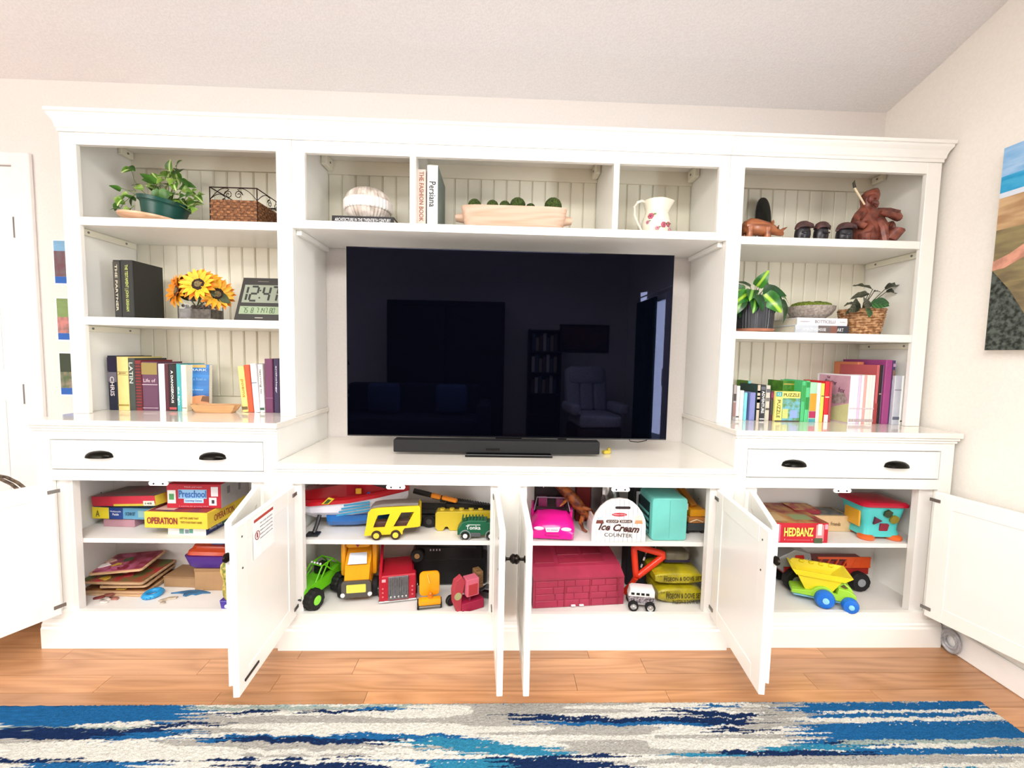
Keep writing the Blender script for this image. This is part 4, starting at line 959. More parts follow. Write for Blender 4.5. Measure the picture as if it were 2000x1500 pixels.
# ------------------------------------------------------------------ children's books on the right cabinet top
G5 = "children's books on the right cabinet top"
R5 = [
 (1430, 1436, 752, 'b9b0ae', 'narrow book with mottled spine at the left end of the lower-right shelf', dict(bands=((.55, .75, '4a4442'), (.1, .5, 'a37a78')), d=.10)),
 (1436.5, 1443, 754, 'f5f2f2', 'white slim book second from the left of the lower-right shelf', dict(bands=((.08, .12, '555555'),), d=.10)),
 (1443.5, 1451, 763, 'f6e9e2', 'short pale pink book beside the aqua ones', dict(d=.10)),
 (1451.5, 1458, 767, '7fd0dc', 'short aqua book in front of the green one', dict(d=.10)),
 (1463, 1474, 767, '8187bf', 'short lilac blue book between aqua and patterned spines', dict(d=.10)),
 (1476, 1482, 752, '24403c', 'patterned pink and tan book left of the black title', dict(bands=((0, 1, 'c9b8a2'), (.78, .84, 'b04a4a'), (.5, .6, '5a4a42'), (.3, .34, '8a4a3a'), (.66, .7, 'e8e0d0')), d=.15)),
 (1482.5, 1493, 752, '2c2e33', 'black book with white capitals beside the patterned one', dict(txt='ADVENTURE', tcol='f2f2f0', tfr=.62, th=.5, d=.15, bands=((.86, .95, '5a6068'), (.03, .06, 'e0e0e0')))),
 (1493.5, 1502, 753, 'c8c4b4', 'grey speckled book right of the black title', dict(bands=((.8, .9, '5f6068'), (.55, .65, '77746e'), (.3, .36, '5a5550')), d=.15)),
 (1503, 1511, 764, '4a1f38', 'dark maroon book left of the puzzle box', dict(bands=((.2, .7, '3a4238'), (.78, .95, '8a2a52')), d=.13))]
for u0, u1, vt, c, lab, k in R5: pbook(u0, u1, vt, -.245, ZC, paper(c), lab, G5, vb=818, **k)
# green book standing behind the short ones
pbook(1457.5, 1463.5, 744, -.13, ZC, paper('5d8a2a'), 'green book with aqua spine standing behind the short ones', G5, vb=806, d=.10, bands=((0, 1, '7fcbd8'),))
def gbox(name, lab, cat, loc, w_, d, h, rz, cb, ctop=None, group=None, rot=None, patches=(), texts=(), lid=.0):
    """box resting at its lower front-left corner; patches/texts: (face, x0, x1, z0, z1, colour) in fractions"""
    t = thing(name, lab, cat, loc, rz, group, rot)
    MB().box(0, w_, 0, d, 0, h*(1-lid) if lid else h, .0015).build('box_base' if lid else 'box', cb, t)
    if lid: MB().box(-.0015, w_+.0015, -.0015, d+.0015, h*(1-lid)+.0002, h+.001, .0015).build('lid', ctop or cb, t)
    def M(f, x, z, roll=0.):
        return {'f': Mfront(x*w_, -.0022, z*h, roll), 'r': Mright(w_+.0022, x*d, z*h, roll), 'l': Mleft(-.0022, d-x*d, z*h, roll), 't': Mtop(x*w_, z*d, h+.0018, roll)}[f]
    for q in patches:
        f, x0, x1, z0, z1, c = q[:6]; lift = q[6] if len(q) > 6 else 0
        fw, fh = {'f': (w_, h), 'r': (d, h), 'l': (d, h), 't': (w_, d)}[f]
        mb = MB(); mb.M = M(f, (x0+x1)/2, (z0+z1)/2) @ Matrix.Translation((0, 0, -.0012+lift*.0004))
        mb.box(-(x1-x0)*fw/2, (x1-x0)*fw/2, -(z1-z0)*fh/2, (z1-z0)*fh/2, -.0003, .0003)
        mb.build('print', paper(c) if isinstance(c, str) else c, t)
    for q in texts:
        f, s, x, z, wf, hf, c = q[:7]; fw, fh = {'f': (w_, h), 'r': (d, h), 'l': (d, h), 't': (w_, d)}[f]
        roll = q[7] if len(q) > 7 else 0.
        if abs(abs(roll)-PI/2) < .1: text(t, s, wf*fh, hf*fw, M(f, x, z, roll), ink(c))
        else: text(t, s, wf*fw, hf*fh, M(f, x, z, roll), ink(c), shear=q[8] if len(q) > 8 else 0., bold=q[9] if len(q) > 9 else 0.)
    return t
a_, b_ = at(1512.5, 817, y=-.26), at(1561, 818, y=-.26); hh = at(1536, 765, y=-.26).z-ZC
jungle = mat('6fb0c4', .5, var=.4, scale=42, col2='5f8a3a', detail=4)
gbox('puzzle_box', 'small yellow jigsaw box with a jungle picture on its front', 'box', (a_.x, -.26, ZC+.0005), b_.x-a_.x, .035, hh, 0, paper('e9e07a'),
     patches=[('f', .01, .25, .83, .99, '3fa0a0'), ('f', .28, .99, .03, .78, jungle), ('f', .30, .52, .1, .42, 'c9cf7a', 1), ('f', .6, .9, .12, .38, '8fa8d8', 1), ('f', .01, .99, 0, .03, '3a2a20')],
     texts=[('f', 'PUZZLE', .63, .89, .64, .11, '4a4a2a'), ('f', 'PUZZLE', .13, .42, .6, .13, '4a4a2a', -PI/2), ('f', '12', .13, .91, .12, .09, 'e8f4f0')])
pbook(1526, 1564, 744, -.205, ZC, mat('4f8f1c', .5, var=.4, scale=25, col2='2f6a14'), 'thick green picture book behind the jigsaw box', G5, vb=812, d=.12, bands=((.9, .93, 'b8a04a'), (.2, .6, 'a8743a')))
for u0, u1, vt, c, lab, k in [
 (1563, 1570, 745, '4fbf7a', 'bright green book right of the jigsaw box', dict(bands=((.5, .9, '2f9a4a'),), d=.16)),
 (1570.5, 1578, 744, '58c884', 'bright green board book with dark title patches', dict(bands=((.84, .97, '1f8a3a'), (.3, .6, '1f8a3a')), d=.16)),
 (1578.5, 1592, 747, 'a8d8b8', 'mint green book with an orange bottle on the spine', dict(bands=((.28, .72, 'd89a2a'), (.1, .27, 'b02a58'), (0, .08, '4aa0a8')), d=.15)),
 (1592.5, 1600, 748, 'eef0dc', 'cream slim book next to the yellow one', dict(d=.15)),
 (1600.5, 1607, 749, 'f0d45a', 'yellow slim book left of the bright red one', dict(bands=((.66, .69, '6a6a3a'),), d=.15)),
 (1608, 1616.5, 745, 'd8202c', 'bright red book with white foot label', dict(bands=((0, .18, 'f6f2f0'), (.6, .63, 'f0c0b0')), d=.15)),
 (1617, 1622, 746, 'a84a4e', 'dull red book right of the bright red one', dict(d=.15))]:
    pbook(u0, u1, vt, -.262, ZC, paper(c), lab, G5, vb=822, **k)
u = 1656; cs = ['f4eef4', 'f8f6fa', 'eeeaf0', 'd9c4dc', 'f6eeee', 'e6a8a0', 'f2efe0', 'e9e6da', 'f4e2de']
first = None
for i, c in enumerate(cs):
    t = pbook(u, u+5.2, 733, -.30, ZC, paper(c), ['pink picture-book with a drawn animal on its cover, left of the pale booklets', 'pale booklet next to the pink-covered picture book', 'third pale booklet right of the pink cover', 'lilac spined booklet among the pale ones', 'white-pink booklet right of the lilac spine', 'salmon spined booklet among the pale ones', 'cream booklet right of the salmon spine', 'greenish cream booklet beside the cream one', 'pale rose booklet at the right end of the thin ones'][i], G5, vb=829, d=(.21 if i < 4 else .10), bands=((.04, .1, 'b9a8a8'), (.3, .33, 'd0c0c8')))
    if i == 0: first = t
    u += 5.35
bh = at(1656, 733, y=-.3).z-ZC
cv = mat('d9a8bc', .5, var=.1, scale=12)
MB().box(-.0008, -.0002, .004, .196, .002, bh-.004).build('cover_print', cv, first)
MB().prism([(.004, .004), (.14, .004), (.10, bh*.3), (.004, bh*.42)], -.0012, -.0009, 'x').build('meadow_print', paper('d3d49a'), first)
for i, (yy, zz, r) in enumerate(((.06, .5, .026), (.045, .55, .02), (.085, .47, .022), (.03, .48, .016), (.10, .52, .014))):
    MB().cyl((-.0015-.0005*i, yy, bh*zz), r, .0004, 'x', 18).build('animal_print', mat('b9aaa4', .6, var=.2, scale=60, col2='8f827e'), first)
MB().cyl((-.0017, .12, bh*.22), .014, .0004, 'x', 14).build('bucket_print', paper('6a70b0'), first)
for s, yy, zz, wd_, hh_ in (('THE', .135, .93, .022, .010), ('Reading', .12, .83, .075, .020), ('box', .05, .68, .04, .024)):
    text(first, s, wd_, hh_, Mleft(-.0016, yy, bh*zz, -.12), ink('6a3a58'), shear=.3)
for u0, u1, vt, y0, c, lab, k in [
 (1668, 1680, 707, -.185, 'd9825a', 'orange hardcover album rising behind the pale booklets', dict(d=.15, vb=818)),
 (1681, 1688, 712, -.185, '3f6a52', 'dark green book rising behind the pale booklets', dict(d=.15, vb=822)),
 (1705.5, 1711, 713, -.295, 'c05a5e', 'tall red book right of the thin booklets', dict(d=.22, vb=828, bands=((0, .35, 'a03a3a'),))),
 (1711.5, 1716.5, 713, -.285, '251418', 'tall near-black book left of the magenta one', dict(d=.22, vb=828, bands=((.5, .52, 'c0a0a0'),))),
 (1717, 1721, 714, -.285, '6a5a6e', 'thin grey-violet book left of the magenta one', dict(d=.22, vb=828)),
 (1721.5, 1734.5, 703, -.295, '9a3f7c', 'tall magenta picture book on the lower-right shelf', dict(d=.25, vb=828)),
 (1735, 1740.5, 704, -.29, '4a3a6a', 'tall purple patterned book right of the magenta one', dict(d=.25, vb=828, bands=((.9, .95, 'c0a0c0'), (.55, .62, 'c08ac0'), (.7, .85, '8a6a5a')))),
 (1741.5, 1756, 734, -.305, 'c6c9d2', 'pale grey-blue wide book near the right end', dict(d=.2, vb=829, bands=((.7, .72, '8a8a98'), (.1, .16, '6a6f80')))),
 (1756.5, 1762, 734, -.31, 'f4f4ee', 'white slim book near the right stile', dict(d=.2, vb=830, bands=((.06, .09, '77756a'),))),
 (1762.5, 1770, 736, -.31, 'b9cdd0', 'pale aqua book against the right stile', dict(d=.2, vb=830, bands=((.1, .35, 'a0b4bc'),)))]:
    pbook(u0, u1, vt, y0, ZC, paper(c), lab, G5, **k)
#PART4
# ------------------------------------------------------------------ board games, left cabinet, upper shelf
ZS = .4335; ZF = .1405
def frame2(uL, vL, uR, vR, z):
    a, b = at(uL, vL, z=z), at(uR, vR, z=z); d = b-a
    return (a.x, a.y, z), math.hypot(d.x, d.y), math.atan2(d.y, d.x)
def hgt(u, v, y, z): return at(u, v, y=y).z-z
GG = 'board games in the left cabinet'
loc, w_, rz = frame2(329, 1043, 403, 1046, ZS)
h1 = hgt(329, 1026, loc[1], ZS)
gbox('board_game', 'white-fronted board game with navy sides, lowest of the left cabinet stack', 'board game', loc, w_*1.0, .24, h1, rz, paper('1d2a6e'), group=GG,
     patches=[('f', .0, 1, 0, 1, 'e8eceb'), ('f', .3, .42, .1, .75, '6f9c92', 1), ('f', .45, .55, .15, .6, '7a8f9c', 1), ('f', .56, .66, .2, .8, '5f9c8c', 1), ('r', .35, .5, .3, .8, '3a6a4a'), ('r', .55, .65, .2, .7, 'c9b45a')], texts=[('r', 'Memory Match', .22, .5, .3, .4, 'd9def0')])
z = ZS+h1+.002
a_ = at(282, 1024, y=-.44); b_ = at(405, 1026, y=-.455); w_ = (b_-a_).length; h2 = hgt(405, 1003, b_.y, z)
gbox('board_game', 'yellow hospital board game with red lettering, jutting over the navy one', 'board game', (a_.x, a_.y, z), w_, .25, h2, math.atan2(-.015, b_.x-a_.x), paper('e8c93a'), group=GG,
     patches=[('t', .03, .97, .03, .97, mat('9a3a3a', .5, var=.4, scale=14, col2='5a3a5a')), ('t', .1, .4, .1, .5, 'd8b8a8', 1)],
     texts=[('f', 'OPERATION', .29, .48, .48, .42, '8a1c2a', 0, 0, .02), ('f', 'GET THE GAME THAT', .72, .68, .3, .13, '7a5a1a'), ('f', 'TESTS YOUR STEADY HAND', .75, .42, .34, .13, '7a5a1a'), ('r', 'OPERATION', .4, .5, .5, .42, '8a1c2a')])
z2 = z+h2+.002
a_ = at(326, 986, y=-.40); b_ = at(432, 985, y=-.40); w_ = b_.x-a_.x; h3 = hgt(380, 946, -.40, z2)
gbox('board_game', 'thick red preschool learning game topmost at the right of the stack', 'board game', (a_.x, -.40, z2), w_, .20, h3, 0, paper('b8102a'), group=GG,
     patches=[('r', 0, 1, 0, 1, 'a8a4a6'), ('f', .02, .17, .2, .75, 'e9eee6'), ('f', .05, .14, .35, .6, '4f9a5a', 1), ('f', .22, .74, .40, .78, '8fc0e6'), ('f', .32, .68, .22, .4, 'b8d8f0'), ('f', .82, .95, .5, .9, 'e6e0e2'), ('f', .78, .92, .12, .45, 'e6e0e2'), ('f', .83, .88, .2, .35, '3a3238', 1), ('r', .2, .3, .5, .8, '77747a', 1), ('r', .6, .68, .4, .7, '77747a', 1)],
     texts=[('f', 'Preschool', .48, .60, .50, .30, '2a62b0', 0, 0, .01), ('f', 'Learning Games', .5, .31, .3, .1, '5a7ab0'), ('f', 'Match and Learn', .5, .9, .32, .06, 'e8b0b8'), ('f', '4 activities for growing minds', .5, .08, .55, .05, 'e8b0b8')])
# light blue box with yellow end, red slanted box on top
a_ = at(181, 1012, y=-.34); b_ = at(325, 1017, y=-.375); w_ = (b_-a_).length
zb0 = ZS
gbox('toy_box', 'pale pink folded cloth under the light blue game box', 'box', (a_.x+.04, -.335, ZS), .14, .12, max(.01, a_.z-ZS-.004), -.05, paper('b88a96'), group=None)
zb1 = max(a_.z, ZS+.012); hb_ = hgt(181, 990, -.34, zb1)
gbox('board_game', 'light blue and yellow flat game box at the back left of the upper shelf', 'board game', (a_.x, -.34, zb1), w_, .14, hb_, math.atan2(-.02, b_.x-a_.x), paper('5f9ec0'), group=GG,
     patches=[('f', 0, .22, 0, 1, 'e3cf2a'), ('f', .22, .40, 0, 1, '1d3f86'), ('f', .6, .68, .2, .8, '8fb8b8'), ('f', .72, .84, .25, .75, '4a86a8'), ('f', .86, .96, .2, .8, '8ab0c0'), ('l', 0, 1, 0, 1, 'e3cf2a')],
     texts=[('f', 'Multipuzzle', .31, .66, .14, .17, 'dfe8f4'), ('f', 'Puzzle', .31, .42, .08, .2, 'ffffff'), ('f', 'A', .075, .45, .05, .55, '5a5a2a'), ('f', 'OCEAN SET', .5, .5, .13, .3, '1a3a4a')])
zc1 = zb1+hb_+.003
a_ = at(180, 985, y=-.345); b_ = at(306, 966, y=-.43); w_ = (b_-a_).length; hc = .043
gbox('board_game', 'large red game box lying tilted on the light blue one, yellow short side', 'board game', (a_.x, -.345, zc1+.001), w_*.93, .15, hc, math.atan2(-.075, b_.x-a_.x), paper('c2243a'), group=GG, rot=(0, -R_(5.5), math.atan2(-.075, b_.x-a_.x)),
     patches=[('r', 0, 1, 0, 1, 'd8c83a'), ('t', .0, 1, .0, 1, mat('6a5a52', .4, var=.4, scale=10, col2='8a2a3a')), ('f', .35, 1.0, 0, .22, 'c9b83a'), ('f', .82, .99, .02, .5, 'd9d6c8', 1)], texts=[('f', '148', .90, .25, .1, .2, '4a4a42')])
# ------------------------------------------------------------------ left cabinet, lower shelf: tray puzzles
PWD = wood('cfa982', 'b08a62', 6, .6, 'x', .03, 'birch_ply')
puz = [  # front-left px, front-right px, z bottom, depth, rot extra, print colour, label
 (158, 1163, 278, 1163, .1410, .19, 'c9a88c', '8a5a3a', 'lowest wooden tray puzzle of the leaning stack'),
 (150, 1158, 283, 1154, .151, .20, 'a06a3a', '5f3018', 'brown horse tray puzzle, second from the bottom'),
 (190, 1140, 282, 1137, .176, .19, 'b9916a', '6b4426', 'tray puzzle with a dark zigzag edge in the middle of the stack'),
 (152, 1122, 280, 1122, .197, .20, 'b02a34', '5f6a3a', 'red and green picture tray puzzle with a pale blue corner'),
 (172, 1096, 270, 1082, .236, .17, 'b05a7a', '7a1a2a', 'topmost tray puzzle, pink and red with a white patch')]
for i, (u0, v0, u1, v1, zz, dp, c1, c2, lab) in enumerate(puz):
    a_ = at(u0, v0, z=zz); b_ = at(u1, v1, z=zz); yy = max(-.44, min(a_.y, b_.y, -.36))
    a_ = at(u0, v0, y=-.385); b_ = at(u1, v1, y=-.385); w_ = b_.x-a_.x
    t = thing('tray_puzzle', lab, 'puzzle', (a_.x, -.375-.004*i, zz), 0, 'wooden tray puzzles', rot=(R_(1+i*.6), 0 if i < 4 else -R_(3), R_((-3, 0, 2, -1, 6)[i])))
    MB().prism(rrect(0, w_, 0, dp, .014), 0, .008, 'z', .001).build('tray', PWD, t)
    MB().prism(rrect(.008, w_-.008, .008, dp-.008, .01), .0081, .0105, 'z').build('picture', mat(c1, .5, var=.45, scale=22, col2=c2, detail=4), t)
    rk = random.Random(i+5)
    for k in range(7):
        x, y_ = rk.uniform(.02, w_-.06), rk.uniform(.015, dp-.05)
        pts = [(x+.022*(1+.35*rk.uniform(-1, 1))*math.cos(a), y_+.017*(1+.35*rk.uniform(-1, 1))*math.sin(a)) for a in [2*PI*q/9 for q in range(9)]]
        MB().prism([(max(.01, min(w_-.01, p)), max(.01, min(dp-.01, q))) for p, q in pts], .0106, .014, 'z').build('puzzle_piece', paper([c1, c2, 'd9b3a0', '7a3040', 'c9a23a', '4a5a3a', 'efe6e0'][(k+i) % 7]), t)
# cardboard boxes
loc, w_, rz = frame2(320, 1146, 416, 1149, ZF)
gbox('cardboard_box', 'low brown cardboard box at the front right of the lower left shelf', 'box', loc, w_, .15, hgt(320, 1126, loc[1], ZF), rz, paper('a8845e'), paper('9a7650'), lid=.12)
gbox('cardboard_box', 'smaller brown cardboard box behind, under the purple case', 'box', (at(384, 1110, y=-.32).x, -.335, ZF), .13, .13, .10, 0, paper('b08a60'), paper('a07a52'), lid=.12)
# purple and orange plastic case
xa_, xb_ = at(354, 1090, y=-.36).x, at(462, 1090, y=-.36).x
t = thing('toy_case', 'purple plastic case with a wavy orange lid on the cardboard boxes', 'case', (xa_, -.335, ZF+.103)); w_ = xb_-xa_
mb = MB().loft([[(x, y, z) for x, y in rrect(q, w_-q, q-.015, .13-q, .03, 5)] for z, q in ((0, .018), (.012, .008), (.045, 0), (.062, -.004))])
mb.build('base', plastic('4a1a86', .3), t, smooth=True)
mb = MB().loft([[(x, y+(.006*math.sin(x*60) if y < .02 else 0), z) for x, y in rrect(q, w_-q, q-.012, .128-q, .03, 5)] for z, q in ((.063, .0), (.078, .004), (.084, .014), (.098, .02), (.10, .04))])
mb.build('lid', plastic('d84a1c', .3), t, smooth=True)
MB().prism(rrect(w_*.4, w_*.68, .02, .06, .015), .1005, .107, 'z').build('latch', plastic('2f5a9a'), t)
# loose puzzle pieces on the shelf floor
def flat_piece(name, lab, cat, u, v, pts, c, h=.006, rz=0., group=None, z=ZF+.0005):
    p = at(u, v, z=z); o = MB().prism(pts, 0, h, 'z', .0008).build(name, mat(c, .4, var=.2, scale=40), loc=(p.x, p.y, p.z), rz=rz); return tag(o, lab, cat, group)
blob = lambda rx, ry, n=12, am=.3, sd=1: (lambda r_: [(rx*(1-am*r_.random())*math.cos(a), ry*(1-am*r_.random())*math.sin(a)) for a in [2*PI*i/n for i in range(n)]])(random.Random(sd))
p = at(299, 1158, z=ZF+.012); mb = MB()
mb.tube([(.024*math.cos(a)*1.15, .030*math.sin(a), .009) for a in [2*PI*i/20 for i in range(20)]], .0105, 10, True)
for i in range(16):
    a = 2*PI*i/16; mb.ball((.024*1.4*math.cos(a), .040*math.sin(a), .008), .005, 8, 5)
tag(mb.build('ring_toy', plastic('2a9bd8', .2), loc=(p.x, p.y-.0, ZF+.001), smooth=True), 'bright blue knobbly plastic ring in front of the tray puzzles', 'toy')
GP = 'loose wooden puzzle pieces'
flat_piece('puzzle_piece', 'dark blue animal-shaped piece in front of the cardboard box', 'puzzle piece', 372, 1160, [(-.085, .0), (-.05, .012), (-.02, .022), (.02, .024), (.06, .014), (.085, .004), (.05, .002), (.03, -.012), (.01, -.006), (-.004, -.022), (-.02, -.018), (-.024, -.002), (-.05, .002)], '2f6f9c', group=GP)
flat_piece('puzzle_piece', 'small tan piece behind the blue animal-shaped one', 'puzzle piece', 392, 1151, blob(.03, .012, sd=2), 'c9a27a', .005, group=GP)
flat_piece('puzzle_piece', 'cream crooked piece left of the blue animal-shaped one', 'puzzle piece', 330, 1170, [(-.03, -.02), (-.01, -.022), (.0, -.008), (.03, .0), (.028, .015), (.0, .012), (-.012, .0), (-.022, -.006)], 'd9c6ae', group=GP)
flat_piece('puzzle_piece', 'pale grey piece at the front of the lower left shelf', 'puzzle piece', 318, 1178, blob(.012, .010, sd=9), 'c9b9a6', .005, group=GP)
for i, (u, v, c, lab) in enumerate([(195, 1168, '8a3a3a', 'leftmost dark red loose piece by the puzzles'), (208, 1172, 'e8dcd2', 'white finger-shaped loose piece'), (213, 1163, '9a5a4a', 'reddish brown loose piece nearest the stack'), (224, 1170, 'b87a6a', 'rosy loose piece at the right of the red cluster'), (203, 1176, 'f0e6de', 'small white loose piece at the front of the cluster')]):
    flat_piece('puzzle_piece', lab, 'puzzle piece', u, v, blob(.026, .011, 10, .35, i+20), c, .007, rz=.5-.2*i, group=GP, z=ZF+.0005+(.0075 if i in (2,) else 0))
# mottled bottle-shaped rattle on a purple foot
p = at(446, 1176, z=ZF); p.y = max(p.y, -.49)
t = thing('rattle_toy', 'mottled yellow pear-shaped toy on a purple foot, half hidden by the cabinet door', 'toy', (at(447, 1150, y=-.47).x, -.465, ZF+.0005))
MB().prism([(-.022, 0), (.022, 0), (.030, .042), (-.030, .042)], -.022, .022, 'y', .003).build('foot', plastic('4a3a9c'), t)
MB().lathe([(.018, .043), (.024, .06), (.026, .09), (.022, .12), (.026, .14), (.032, .165), (.030, .19), (.018, .205), (0, .21)], (0, 0, 0), 24).build('body', mat('d9c26a', .5, var=.4, scale=60, col2='6f7a2a'), t, smooth=True)
MB().cyl((0, -.024, .02), .008, .002, 'y', 12).build('badge', ink('e6e0f0'), t)

# ------------------------------------------------------------------ wheels
def wheel(parent, c, r, w_, tire=RUBBER, hub=None, hr=.5, axis='y', knob=0, name='wheel'):
    mb = MB(); p = [(r*.6, -w_/2), (r*.92, -w_/2), (r, -w_/2*.6), (r, w_/2*.6), (r*.92, w_/2), (r*.6, w_/2)]
    mb.lathe([(0, -w_/2*.9)]+p+[(0, w_/2*.9)], (0, 0, 0), 28, axis, fn=(lambda a, z: 1+(knob*math.copysign(1, math.sin(a*10)) if knob else 0)))
    o = mb.build(name, tire, parent, smooth=not knob, loc=c)
    if hub:
        for s in (-1, 1):
            mb = MB(); off = {'y': (0, s*w_*.5, 0), 'x': (s*w_*.5, 0, 0)}[axis]
            mb.lathe([(r*hr, -.002), (r*hr, .0012), (r*hr*.8, .0022), (r*hr*.4, .0012), (r*hr*.25, .003), (0, .003)] if s*(1 if axis == 'x' else -1) > 0 else [(r*hr, .002), (r*hr, -.0012), (r*hr*.8, -.0022), (r*hr*.4, -.0012), (r*hr*.25, -.003), (0, -.003)], off, 20, axis)
            mb.build('hub', hub, o, smooth=True)
    return o
# ------------------------------------------------------------------ console left, upper shelf
# speedboat
a_ = at(596, 1008, y=-.36); b_ = at(800, 990, y=-.30)
t = thing('toy_speedboat', 'large red, white and blue toy speedboat on the upper console shelf', 'toy boat', (at(700, 1000, y=-.33).x-.02, -.325, ZS+.014), R_(3))
t.scale = (1, 1, 1.14)
def bsec(x, hw, z0, z1): return [(x, -hw*.15, z0), (x, -hw*.8, z0+(z1-z0)*.45), (x, -hw, z1), (x, hw, z1), (x, hw*.8, z0+(z1-z0)*.45), (x, hw*.15, z0)]
MB().loft([bsec(-.20, .06, .045, .098), bsec(-.17, .068, .035, .105), bsec(0, .07, .030, .112), bsec(.12, .05, .045, .125), bsec(.21, .02, .075, .135), bsec(.24, .004, .115, .138)]).build('hull', plastic('eeeaf2', .2), t)
MB().loft([bsec(-.11, .035, .0, .05), bsec(0, .04, .0, .05), bsec(.12, .03, .01, .05), bsec(.17, .008, .035, .055)]).build('keel', plastic('1c6fc0', .25), t)
MB().loft([[(x, -hw, z), (x, -hw, z+.013), (x, -hw*.8, z+.020), (x, hw*.8, z+.02), (x, hw, z+.013), (x, hw, z)] for x, hw, z in ((-.225, .058, .099), (-.17, .076, .098), (0, .077, .110), (.12, .056, .124), (.21, .025, .135), (.245, .004, .138))]).build('deck', plastic('b8121f', .22), t)
MB().loft([[(x, -hw, z), (x, -hw*.8, z+h), (x, hw*.8, z+h), (x, hw, z)] for x, hw, z, h in ((-.205, .045, .118, .030), (-.16, .05, .118, .036), (-.02, .048, .125, .050), (.06, .042, .13, .045), (.15, .02, .14, .006))]).build('cabin', plastic('a30f1a', .22), t)
MB().loft([[(x, -hw, z), (x, -hw*.6, z+.012), (x, hw*.6, z+.012), (x, hw, z)] for x, hw, z in ((.07, .03, .166), (.12, .02, .155), (.16, .008, .145))]).build('windscreen', plastic('3a3438', .15), t)
MB().prism([(-.115, .108), (-.085, .134), (-.06, .128), (-.085, .108)], -.083, -.074, 'y', .002).build('yellow_vent', plastic('e6c81c'), t)
MB().prism([(-.105, .111), (-.086, .128), (-.072, .125), (-.088, .111)], -.0845, -.083, 'y').build('vent_grille', plastic('2f4a20'), t)
MB().box(.02, .045, -.053, -.047, .138, .160, .002).build('yellow_panel', plastic('e0a01c'), t)
MB().cyl((.075, -.047, .135), .009, .004, 'y', 14).build('blue_light', plastic('2a4a9c'), t)
for k in range(4): MB().bar((-.055+.01*k, -.0735+.002*k, .062+.012*k), (.085, -.066, .078+.011*k), .002, .006).build('blue_stripe', paper('2f8fb8'), t)
MB().tube([(-.14, -.02, .06), (-.145, -.05, .02), (-.15, -.075, -.006)], .009, 8).box(-.18, -.125, -.10, -.055, -.0115, -.004, .003).build('propeller_leg', plastic('1c1c20'), t)
# yellow caravan
GC = 'toy cars and trucks in the console'
def caravan():
    loc, w_, rz = frame2(722, 1046, 795, 1042, ZS)
    y = -.455; x0 = at(710, 1040, y=y).x; x1 = at(818, 1040, y=y).x; s = x1-x0
    t = thing('toy_caravan', 'yellow toy horse trailer with slanted windows on four wheels', 'toy vehicle', (x0, y+.03, ZS+.001), R_(6), GC)
    H = .145*s/.23
    prof = [(.005, .12), (.04, .36), (.075, .82), (.13, .93), (.26, .97), (.97, 1), (1.0, .93), (1.0, .36), (.97, .30), (.72, .27), (.65, .10), (.0, .06)]
    MBk = [(p*s, .012+q*H*.9) for p, q in prof]
    w1 = [(.16, .32), (.36, .32), (.46, .76), (.24, .72)]; w2 = [(.52, .34), (.75, .34), (.89, .80), (.66, .79)]
    tk = .075
    mb = MB()
    # two side skins pierced by windows: strips around the openings
    Z = lambda q: .012+q*H*.9
    for ya, yb in ((-.038, -.034), (.034, .038)):
        P = lambda l: [(p*s, Z(q)) for p, q in l]
        mb.prism(P([(0, .06), (.65, .10), (.72, .27), (.75, .34), (.16, .32), (.03, .30)]), ya, yb)
        mb.prism(P([(.72, .27), (.97, .30), (1.0, .36), (1, .93), (.89, .80), (.75, .34)]), ya, yb)
        mb.prism(P([(.03, .30), (.16, .32), (.24, .72), (.13, .93), (.075, .82)]), ya, yb)
        mb.prism(P([(.24, .72), (.46, .76), (.66, .79), (.89, .80), (1, .93), (.97, 1), (.26, .97), (.13, .93)]), ya, yb)
        mb.prism(P([(.36, .32), (.52, .34), (.66, .79), (.46, .76)]), ya, yb)
    mb.box(0.002, s*.68, -.034, .034, Z(.06), Z(.2)).box(s-.006, s, -.034, .034, Z(.3), Z(.95))
    mb.build('body', plastic('f2cd22', .3), t)
    MB().loft([[(x*s, -.036, Z(z)), (x*s, -.028, Z(z)+.008), (x*s, .028, Z(z)+.008), (x*s, .036, Z(z))] for x, z in ((.10, .86), (.16, .95), (.30, .99), (.6, 1.01), (.96, 1.01))]).build('roof', plastic('77706a', .4), t)
    MB().box(.12*s, .9*s, -.02, .02, Z(.2), Z(.45), .004).build('seat_block', plastic('5a4038'), t)
    for x in (.22, .56):
        for y_ in (-.036, .036): wheel(t, (x*s, y_, .021), .021, .016, plastic('3a2a20', .5), plastic('efd04a'), .58)
caravan()
# crane with orange arm
x0 = at(790, 990, y=-.30).x
t = thing('toy_crane', 'black and orange toy crane lying behind the yellow trailer', 'toy vehicle', (x0+.03, -.27, ZS+.0005), R_(-4), GC)
mb = MB().box(0, .40, -.04, .05, 0, .055, .006).box(.02, .16, -.035, .045, .055, .085, .006)
mb.build('base', plastic('131314', .4), t)
for x in (.03, .09): wheel(t, (x, -.046, .03), .028, .012, RUBBER, plastic('3a3a3c'))
mb = MB(); mb.bar((.10, -.02, .135), (.40, -.02, .095), .026, .014, .003)
for k in range(22): mb.ball((.14+.012*k, -.02, .137-.0016*k), .007, 8, 5).ball((.14+.012*k, -.02, .118-.0016*k), .007, 8, 5)
mb.build('track', plastic('2b2b2c', .45), t, smooth=True)
MB().tube([(.02, -.05, .17), (.10, -.055, .155)], .012, 8).build('boom', plastic('1b1b1c'), t, smooth=True)
MB().bar((.10, -.055, .155), (.145, -.056, .147), .024, .020, .005).bar((.15, -.056, .147), (.22, -.058, .133), .022, .018, .005).build('orange_arm', plastic('e88a1c'), t)
MB().box(.16, .39, -.036, -.022, .056, .112, .003).build('black_box', plastic('0d0d0e'), t)
